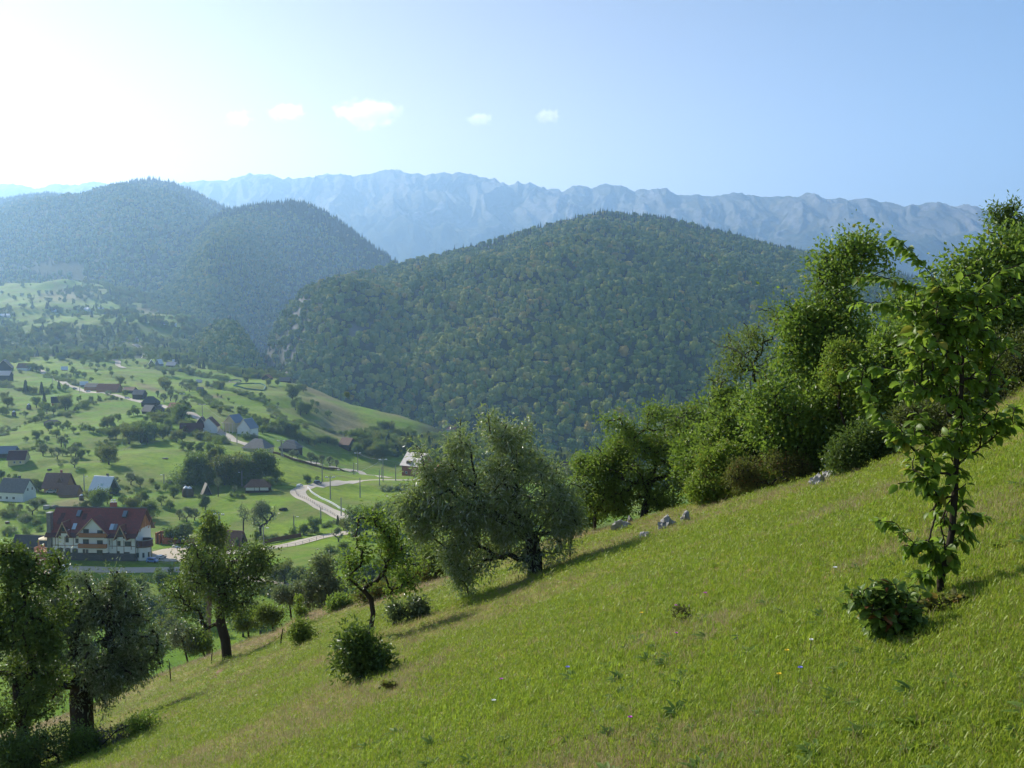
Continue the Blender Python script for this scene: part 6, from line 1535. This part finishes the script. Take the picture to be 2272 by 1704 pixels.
# ---- the broad-leaved sapling close to the camera, every leaf modelled
def big_leaf(p, a, n, L, Wd, curl=.25):
    """12-vertex leaf: midrib folded, tip bent down"""
    b = np.cross(a, n); b /= np.linalg.norm(b, axis=1, keepdims=True)+1e-9; nn = np.cross(b, a)
    L = L[:, None]; Wd = Wd[:, None]; rows = [(0, .04, 0), (.22, .40, .02), (.5, .5, 0), (.78, .33, -.07), (1, .02, -.18)]
    V = []
    for (t, w, z) in rows:
        c = p+a*L*t+nn*L*z*curl*4
        for s_ in (-1, 0, 1): V.append(c+b*Wd*w*s_*1.+nn*Wd*(.16 if s_ else 0)*(w/.5))
    V = np.stack(V, 1); f = []
    for r_ in range(4):
        for s_ in range(2): i = r_*3+s_; f.append((i, i+1, i+4, i+3))
    Fq = (np.arange(len(p))[:, None, None]*15+np.array(f)[None]).reshape(-1, 4)
    return V.reshape(-1, 3), Fq
def sapling(name, label, cat, base, paths, ells, nt_, nl, leaf, r0, seed, droop=.6, gap=.036, mat=SAP, d=None, ratio=.58, k=.5):
    b = NP(*base); d = b.y if d is None else d; o = empty(name, b); r = np.random.default_rng(seed)
    def loc(x, y, dz=0): q = P(x, y, d+dz); return np.array([q.x-b.x, q.y-b.y, q.z-b.z])
    main = [np.array([0, 0, -.1]), np.array([0, 0, 0.])]+[loc(*q) for q in paths[0]]
    E = []
    for e in ells:
        q = px_ell(e[0], e[1], e[2], e[3], d, e[4] if len(e) > 4 else None, e[5] if len(e) > 5 else 0); E.append((q[0]-b.x, q[1]-b.y, q[2]-b.z, q[3], q[4], q[5]))
    tg = ellipsoid_targets(E, nt_, seed, .3, .06); extra = []
    for pth in paths[1:]:
        pp = [loc(*q) for q in pth]
        for i in range(len(pp)-1):
            n_ = max(2, int(np.linalg.norm(pp[i+1]-pp[i])/.045))
            for j in range(n_): extra.append(pp[i]+(pp[i+1]-pp[i])*(j+1)/n_)
    A, par, cnt, n0, L = grow(main[0], main, np.concatenate([tg, np.array(extra)]) if extra else tg, k, .10, seed)
    rad = .0022+(r0-.0022)*(cnt/cnt[0])**.55; rad[0] = r0*1.4; rad[1] = r0*1.15
    VT, FT = tubes(A, par, rad, 7); link('trunk', mesh_np('trunk', VT, FT, BARK, smooth=True), o)
    tw = np.where((cnt <= 7) & (np.arange(len(A)) >= n0))[0]; j = tw[r.integers(0, len(tw), nl)]; t = r.random(nl)[:, None]
    p = A[par[j]]*(1-t)+A[j]*t; dr = unit(A[j]-A[par[j]]); side = unit(np.cross(dr, np.array([0, 0, 1.])))*np.where(r.random(nl) < .5, 1, -1)[:, None]
    a = unit(dr*.55+side*.8+r.normal(0, .35, (nl, 3))+np.array([0, 0, -droop])); nn = unit(r.normal(0, .45, (nl, 3))+np.array([0, 0, 1.]))
    s = leaf*r.uniform(.45, 1.2, nl)**.8; pet = p+a*.012
    VL, FL = big_leaf(pet, a, nn, s, s*ratio); me = mesh_np('leaves', VL, FL, mat, smooth=True)
    setattrf(me, 'rnd', np.repeat(np.clip(.3*hash2(j, j*0, seed)+.7*r.random(nl), 0, 1), 8), 'FACE'); link('crown', me, o)
    tag(o, label, cat, 'trees and bushes on the near hillside'); return o, b
sapling('hazel_sapling', 'slim sapling with large broad leaves standing nearest on the right', 'tree', (2088, 1318),
 [[(2086, 1290), (2100, 1240), (2112, 1180), (2118, 1100), (2121, 1033), (2128, 940), (2134, 843), (2138, 760)],
  [(2134, 843), (2120, 740), (2090, 640), (2050, 590), (2015, 552), (1990, 531)], [(2050, 640), (2000, 625), (1950, 614), (1900, 614)], [(2060, 700), (2000, 685), (1950, 672), (1895, 674)],
  [(2020, 830), (1960, 815), (1900, 815), (1870, 828)], [(2100, 1060), (2040, 1010), (1980, 960), (1940, 900), (1910, 850)], [(2121, 1033), (2180, 990), (2230, 950), (2265, 930)],
  [(2140, 704), (2180, 640), (2220, 600), (2262, 590)], [(2150, 720), (2200, 690), (2265, 650)], [(2088, 1290), (2060, 1200), (2075, 1150), (2080, 1100)], [(2090, 1250), (2040, 1220), (1985, 1160), (1950, 1155)], [(2112, 1180), (2160, 1150), (2190, 1145)]],
 [(2110,690,95,60),(2080,760,85,60),(2130,830,90,60),(2060,850,70,50),(2170,930,70,45),(2120,980,80,45),(2020,960,45,45),(2090,1060,70,40),(2050,1030,40,35),(2110,1130,45,40),(2120,1190,38,28),(2040,1215,38,20),(2095,1240,34,22),(2070,1275,26,16),(2125,1150,40,30),(2070,760,50,60),(2190,780,50,60),(2160,640,50,30)],
 400, 3000, .080, .022, 201)
sapling('shrub', 'low broad-leaved shrub on the grass left of the sapling foot', 'bush', (1985, 1415), [[(1985, 1400)]],
 [(1985,1365,55,45),(2015,1375,44,38),(1960,1340,44,34),(1940,1320,40,26),(1900,1335,40,12),(1960,1390,34,20),(2000,1310,36,20)], 170, 1000, .070, .008, 202, droop=.15, mat=leaf_mat('low_shrub_leaves', (.09, .16, .025), (.18, .26, .05), .45, .45, .4, accent=(.30, .10, .04), acc=.04, obj_var=.1))
sapling('weed', 'dry reddish weeds around the foot of the sapling', 'plant', (2120, 1345), [[(2120, 1335)]], [(2110,1330,50,20),(2170,1350,50,18),(2060,1350,30,20)], 90, 420, .05, .004, 203, droop=.0, mat=RUS)

# ---- stakes and rocks on the slope
for (x, y, h, lx, lb) in [(1264, 1236, 46, 3, 'upright fence stake in the willow shadow'), (622, 1436, 42, 6, 'thin leaning stake on the lip left of the apple tree'), (469, 1472, 34, 3, 'short stake left of the leaning pear trunk'),
                          (379, 1512, 46, -3, 'forked thin stake on the lip at lower left'), (873, 1388, 50, 8, 'bent stake right of the apple tree')]:
    b = NP(x, y); k = b.y/F; o = MB().tube((0, 0, -.1), (lx*k*.4, 0, h*k*.5), .028, .024, 6).tube((lx*k*.4, 0, h*k*.48), (lx*k, 0, h*k), .024, .018, 6).build('stake', BARK); o.location = b; tag(o, lb, 'stake', 'stakes on the near slope')
RK = M('limestone'); v = RK.coord('Object'); n = RK.noise(v, 3.5, 8, .7); n2 = RK.noise(v, 1.1, 4, .6)
RK = RK.done(RK.bsdf(RK.mix(n, RK.mix(n2, (.16, .155, .15), (.34, .32, .30)), (.52, .50, .47)), .95, .15, RK.bump(n, 1, .12)))
for i_, (x, y, w, h, lb) in enumerate([(1378, 1176, 34, 26, 'pale boulder left of the pair by the hedge'), (1396, 1160, 16, 16, 'small upright rock behind the pale boulder'), (1430, 1194, 26, 16, 'small pale boulder lying lowest on the grass'),
                                       (1480, 1172, 38, 26, 'dark shaded boulder below the many-stemmed tree'), (1518, 1158, 28, 26, 'whitish boulder right of the dark shaded one'), (1815, 1076, 34, 26, 'white boulder at the foot of the rusty bush'),
                                       (1842, 1062, 36, 24, 'long grey boulder right of the white one at the rusty bush'), (784, 1412, 34, 24, 'whitish rock behind the bush of the apple tree'), (772, 1406, 18, 14, 'smaller white rock left of the whitish rock')]):
    o = lump('boulder', x, y, w, h, RK, lb, 'boulder', 'n', i_+60, 'limestone boulders on the slope', .7, .75)
    o.rotation_euler = (0, 0, i_*1.1)
# ---- grass
def blade_tuft(seed, nb, hgt, spread, wd, lean):
    r = np.random.default_rng(seed); V, Fq, rn = [], [], []
    for i in range(nb):
        a = r.uniform(0, 6.283); q = r.random()**.5*spread; x, y = q*math.cos(a), q*math.sin(a); h = hgt*r.uniform(.5, 1.15)
        la = r.uniform(0, 6.283); ln = lean*h*r.uniform(.2, 1.2); w = wd*r.uniform(.6, 1.2); sa = la+1.57; b = len(V)
        dx, dy = math.cos(sa)*w/2, math.sin(sa)*w/2; lx, ly = math.cos(la)*ln, math.sin(la)*ln
        V += [(x-dx, y-dy, -.01), (x+dx, y+dy, -.01), (x+dx*.8+lx*.35, y+dy*.8+ly*.35, h*.55), (x-dx*.8+lx*.35, y-dy*.8+ly*.35, h*.55), (x+lx, y+ly, h*.92)]
        Fq.append((b, b+1, b+2, b+3)); Fq.append((b+3, b+2, b+4, b+4)); rn += [r.random()]*2
    quads = np.array([f for f in Fq if f[2] != f[3]]); tris = np.array([f[:3] for f in Fq if f[2] == f[3]])
    return np.array(V), quads, tris, np.array(rn)
def grass_mat(name, c0, c1, c2):
    m = M(name); oi = m.n('ShaderNodeObjectInfo'); r_ = m.attr('rnd')
    c = m.ramp(m.math('ADD', m.math('MULTIPLY', oi.outputs['Random'], .6), m.math('MULTIPLY', r_, .4)), [(0, c0), (.5, c1), (.86, c1), (1, c2)])
    p = m.bsdf(c, .5, .3); tr = m.n('ShaderNodeBsdfTranslucent'); m.l(c, tr.inputs[0]); mx = m.n('ShaderNodeMixShader'); mx.inputs[0].default_value = .5
    m.l(p, mx.inputs[1]); m.l(tr.outputs[0], mx.inputs[2]); return m.done(mx.outputs[0])
G_A = grass_mat('fresh_grass', (.155, .25, .018), (.25, .355, .028), (.37, .38, .06))
G_B = grass_mat('lime_grass', (.19, .29, .025), (.28, .37, .035), (.36, .40, .07))
G_C = grass_mat('dry_grass', (.24, .21, .08), (.36, .30, .15), (.42, .31, .18))
G_D = grass_mat('herb_leaves', (.10, .18, .025), (.16, .25, .04), (.24, .28, .08))
G_E = grass_mat('low_turf', (.175, .26, .020), (.275, .345, .034), (.42, .30, .10))
grass_col = bpy.data.collections.new('grass_kinds')
specs = [('a', G_A, 16, .055, .06, .0055, .5), ('a', G_A, 14, .08, .05, .006, .6), ('b', G_B, 14, .12, .06, .008, .45), ('b', G_B, 12, .095, .05, .008, .6), ('c', G_C, 12, .08, .06, .004, .7), ('c', G_C, 7, .14, .04, .003, .5),
         ('e', G_E, 26, .030, .09, .005, .9), ('e', G_E, 26, .042, .09, .005, .9)]
for i_, (c_, mt_, nb, hg, sp, wd_, le) in enumerate(specs):
    V_, q_, t_, rn = blade_tuft(i_+5, nb, hg, sp, wd_, le); me = mesh_np(f'g{i_}', V_, [q_, t_], mt_); setattrf(me, 'rnd', np.concatenate([rn[::2], rn[::2]]), 'FACE')
    o = bpy.data.objects.new(f'g{i_}', me); grass_col.objects.link(o)
for i_ in (8, 9):       # rosettes of broad herb leaves
    r = np.random.default_rng(i_); n = 14; an = r.uniform(0, 6.28, n); p = np.stack([.01*np.cos(an), .01*np.sin(an), r.uniform(0, .02, n)], -1)
    a = unit(np.stack([np.cos(an), np.sin(an), r.uniform(.1, .9, n)], -1)); V_, F_ = big_leaf(p, a, unit(np.stack([-np.cos(an)*.5, -np.sin(an)*.5, np.ones(n)], -1)), r.uniform(.05, .10, n), r.uniform(.02, .035, n))
    me = mesh_np(f'g{i_}', V_, F_, G_D); setattrf(me, 'rnd', np.repeat(r.random(n), 8), 'FACE'); o = bpy.data.objects.new(f'g{i_}', me); grass_col.objects.link(o)
def grass(name, n, d0, d1, sc0, label, seed, pw=1.0, tall_keep=1.):
    r = np.random.default_rng(seed); d = d0*(d1/d0)**(r.random(n)**pw); px = r.uniform(-700, W+1300, n)
    z, t = near_full(px, d); x = uv(px, HOR)[0]*d; X, Y = to_px(x, d, z)
    keep = (t < 1.03) & (Y < H+900) & (Y > 500); x, y, z, t, px, X, Y = x[keep], d[keep], z[keep], t[keep], px[keep], X[keep], Y[keep]; n = len(x)
    f1 = fbm(x/1.6, y/1.6, 3, 301); f2 = fbm(x/2.2, y/2.2, 4, 302); f3 = fbm(x/4, y/4, 2, 303); q = r.random(n)
    idx = np.where(q < .60, 6+r.integers(0, 2, n), r.integers(0, 2, n))
    # band of taller lime grass running across the front, herbs and dry tufts by patches
    band = np.exp(-((Y-(1600-.27*(X-950)))/34)**2)*(X > 900)*(X < 1900)*sstep(-.35, .25, fbm(x/1.2, y/1.2, 3, 377))
    lime = (band*.55+.28*sstep(.15, .45, f1)*(y < 9)) > r.random(n); idx = np.where(lime, 2+r.integers(0, 2, n), idx)
    dry_ = sstep(-.1, .28, f2)*.62+.75*sstep(.80, 1.0, t)*(px < 1500)+.10 > r.random(n)
    idx = np.where(dry_ & ~lime, 4+r.integers(0, 2, n), idx)
    herb = (.006*(y < 9) > r.random(n)) & ~lime; idx = np.where(herb, 8+r.integers(0, 2, n), idx)
    near = np.clip(y/6., 1, 9)**.68; s = sc0*near*r.uniform(.6, 1.25, n); s = s*np.where(idx >= 6, 1., tall_keep)
    sc = np.stack([s, s, s*.64*np.clip(1.15/near**.72, .22, 1)], -1)
    rot = np.stack([r.normal(0, .12, n), r.normal(0, .12, n), r.uniform(0, 6.28, n)], -1)
    return scatter_obj(name, np.stack([x, y, z], -1), rot, sc, idx, grass_col, label, cat='grass')
grass('grass', 300000, 1.3, 52, 1.0, 'short meadow grass covering the near hillside', 401, .8, .8)
# ---- flowers
FL = [((.55, .10, .45), 'pink'), ((.85, .60, .03), 'yellow'), ((.80, .80, .76), 'white'), ((.22, .22, .65), 'blue')]
fmats = [flat_mat(n_+'_petals', c_, .6, .2, .05, 5) for c_, n_ in FL]; STEM = flat_mat('green_stem', (.06, .11, .02), .7, .2, .1, 5)
for (x, y, ci, lb) in [(1562, 1338, 0, 'pink flower in mid-slope grass'), (1498, 1366, 0, 'pink flower beside the spiny weed'), (1257, 1506, 3, 'pale blue flower on a leaning stem'), (1771, 1522, 3, 'violet-blue flower in the lower right grass'),
                       (1796, 1456, 2, 'white flower right of the violet-blue one'), (1742, 1480, 1, 'small yellow flower above the violet-blue one'), (1724, 1536, 1, 'yellow flower left of the violet-blue one'), (1110, 1530, 0, 'pink flower in the lime grass band'),
                       (1093, 1580, 2, 'pale clover head at the bottom of the lime grass band'), (1394, 1630, 0, 'pink flower near the bottom edge'), (1421, 1382, 1, 'yellow flower left of the spiny weed'), (2036, 1258, 1, 'orange-yellow flower left of the sapling trunk'),
                       (1498, 1432, 0, 'pink flower below the spiny weed'), (1850, 1285, 2, 'pale flower head left of the low shrub')]:
    b = NP(x, y); hh = .10; MB_ = MB().tube((0, 0, -.01), (.01, 0, hh), .0022, n=4)
    o = empty('flower', b); MB_.build('stem', STEM, o); m_ = MB(); rr = .012 if b.y < 8 else .017
    for k in range(9): a = R(k*40); m_.slab([(.01, 0, hh), (.01+rr*math.cos(a-.3), rr*math.sin(a-.3), hh+.008), (.01+rr*1.15*math.cos(a), rr*1.15*math.sin(a), hh+.004), (.01+rr*math.cos(a+.3), rr*math.sin(a+.3), hh+.008)], .001)
    m_.build('petals', fmats[ci], o); tag(o, lb, 'flower', 'meadow flowers')
sapling('weed', 'dark spiny weed with small leaves standing in mid-slope', 'plant', (1512, 1382), [[(1512, 1374)]], [(1512,1362,18,18)], 40, 160, .035, .003, 204, droop=-.2, mat=RUS)
sapling('weed', 'dark weed patch at the bottom left of the meadow', 'plant', (868, 1530), [[(868, 1526)]], [(866,1522,22,7)], 30, 160, .06, .003, 205, droop=-.1, mat=RUS)
# bare earth spots
EARTH = flat_mat('bare_earth', (.19, .12, .075), .95, .1, .3, 12)
for i_, (x, y, w, h) in enumerate([(1265, 1612, 70, 9), (1230, 1648, 50, 9), (1075, 1487, 26, 5), (1510, 1572, 30, 6), (410, 1545, 30, 4), (560, 1452, 40, 4)]):
    b = NP(x, y); k = b.y/F; V_ = []; F_ = []
    for j in range(13):
        for rr in (0, .5, 1): a = j*2*math.pi/12; xx, yy = b.x+w*k*rr*math.cos(a)*.5*(1+.3*math.sin(a*3+i_)), b.y+w*k*rr*math.sin(a)*.5; V_.append((xx, yy, nz_(xx, yy)+.012))
    for j in range(12):
        for r_ in range(2): q = j*3+r_; F_.append((q, q+1, q+4, q+3))
    struct('path' if i_ > 3 else 'bare_ground', mesh_np('earth', np.array(V_), np.array(F_), EARTH), 'patch of bare earth in the grass')
o_, _ = ribbon('path', [(372,1572),(400,1552),(430,1535),(470,1510),(510,1478),(545,1458),(580,1438),(620,1412),(660,1390)], .22, EARTH, 'narrow trodden path along the lip', .03, 'n')
ORD = 'first second third fourth fifth sixth seventh eighth ninth tenth eleventh twelfth thirteenth fourteenth fifteenth sixteenth seventeenth eighteenth nineteenth twentieth'.split()
ADJ = {'r': 'small round fruit tree', 'w': 'broad leafy tree', 'p': 'tall slender poplar tree', 's': 'silvery grey-green willow', 'b': 'low green bush', 'c': 'dark pointed fir tree', 't': 'thin half-bare tree'}
PLU = {'r': 'round fruit trees', 'w': 'broad leafy trees', 'p': 'poplars', 's': 'silvery willows', 'b': 'low bushes', 'c': 'dark firs', 't': 'half-bare trees'}
LAND = [(210, 1200, 'the white guesthouse'), (25, 1100, 'the white gabled house'), (120, 1075, 'the brown-roofed house'), (222, 1070, 'the silver-roofed cottage'), (35, 1015, 'the yellow cottage'),
        (570, 1082, 'the old whitewashed cabin'), (430, 1090, 'the haystacks'), (510, 1200, 'the big brown roof'), (440, 950, 'the maroon-roofed house'), (525, 945, 'the unfinished gabled house'),
        (560, 990, 'the grey-brown roof by the road'), (640, 995, 'the grey roadside barn'), (762, 987, 'the small dark barn'), (910, 1040, 'the red brick house'), (336, 905, 'the dark hay barn'),
        (222, 858, 'the long red-roofed farm'), (127, 895, 'the cottage among the trees'), (112, 940, 'the low dark shed'), (592, 838, 'the ridge farm'), (442, 855, 'the hillside huts'),
        (50, 815, 'the upper village houses'), (342, 808, 'the twin white gables'), (300, 880, 'the skylight barn'), (664, 1090, 'the road bend'), (655, 1210, 'the lower road'), (780, 930, 'the brown hillside meadow'),
        (380, 1220, 'the gravel yard'), (500, 1040, 'the middle grove'), (250, 960, 'the middle meadow'), (720, 1110, 'the winding road')]
bins = {}
for e in TREES:
    o, px, py, code, hm = e
    l_ = min(LAND, key=lambda q: math.hypot(px-q[0], (py-q[1])*1.4))
    dx, dy = px-l_[0], (py-l_[1])
    rel = ('right of' if dx > 0 else 'left of') if abs(dx) > 1.2*abs(dy) else ('in front of' if dy > 0 else 'behind')
    bins.setdefault((l_[2], rel, code), []).append(e)
for (ln, rel, code), es in bins.items():
    es.sort(key=lambda q: q[1])
    for i_, e in enumerate(es):
        o = e[0]
        lb = f"{ADJ[code]} {rel} {ln}"
        if len(es) > 1: lb += f", {ORD[i_ % 20]} from the left"
        o['label'] = lb; o['group'] = f"{PLU[code]} of the village"
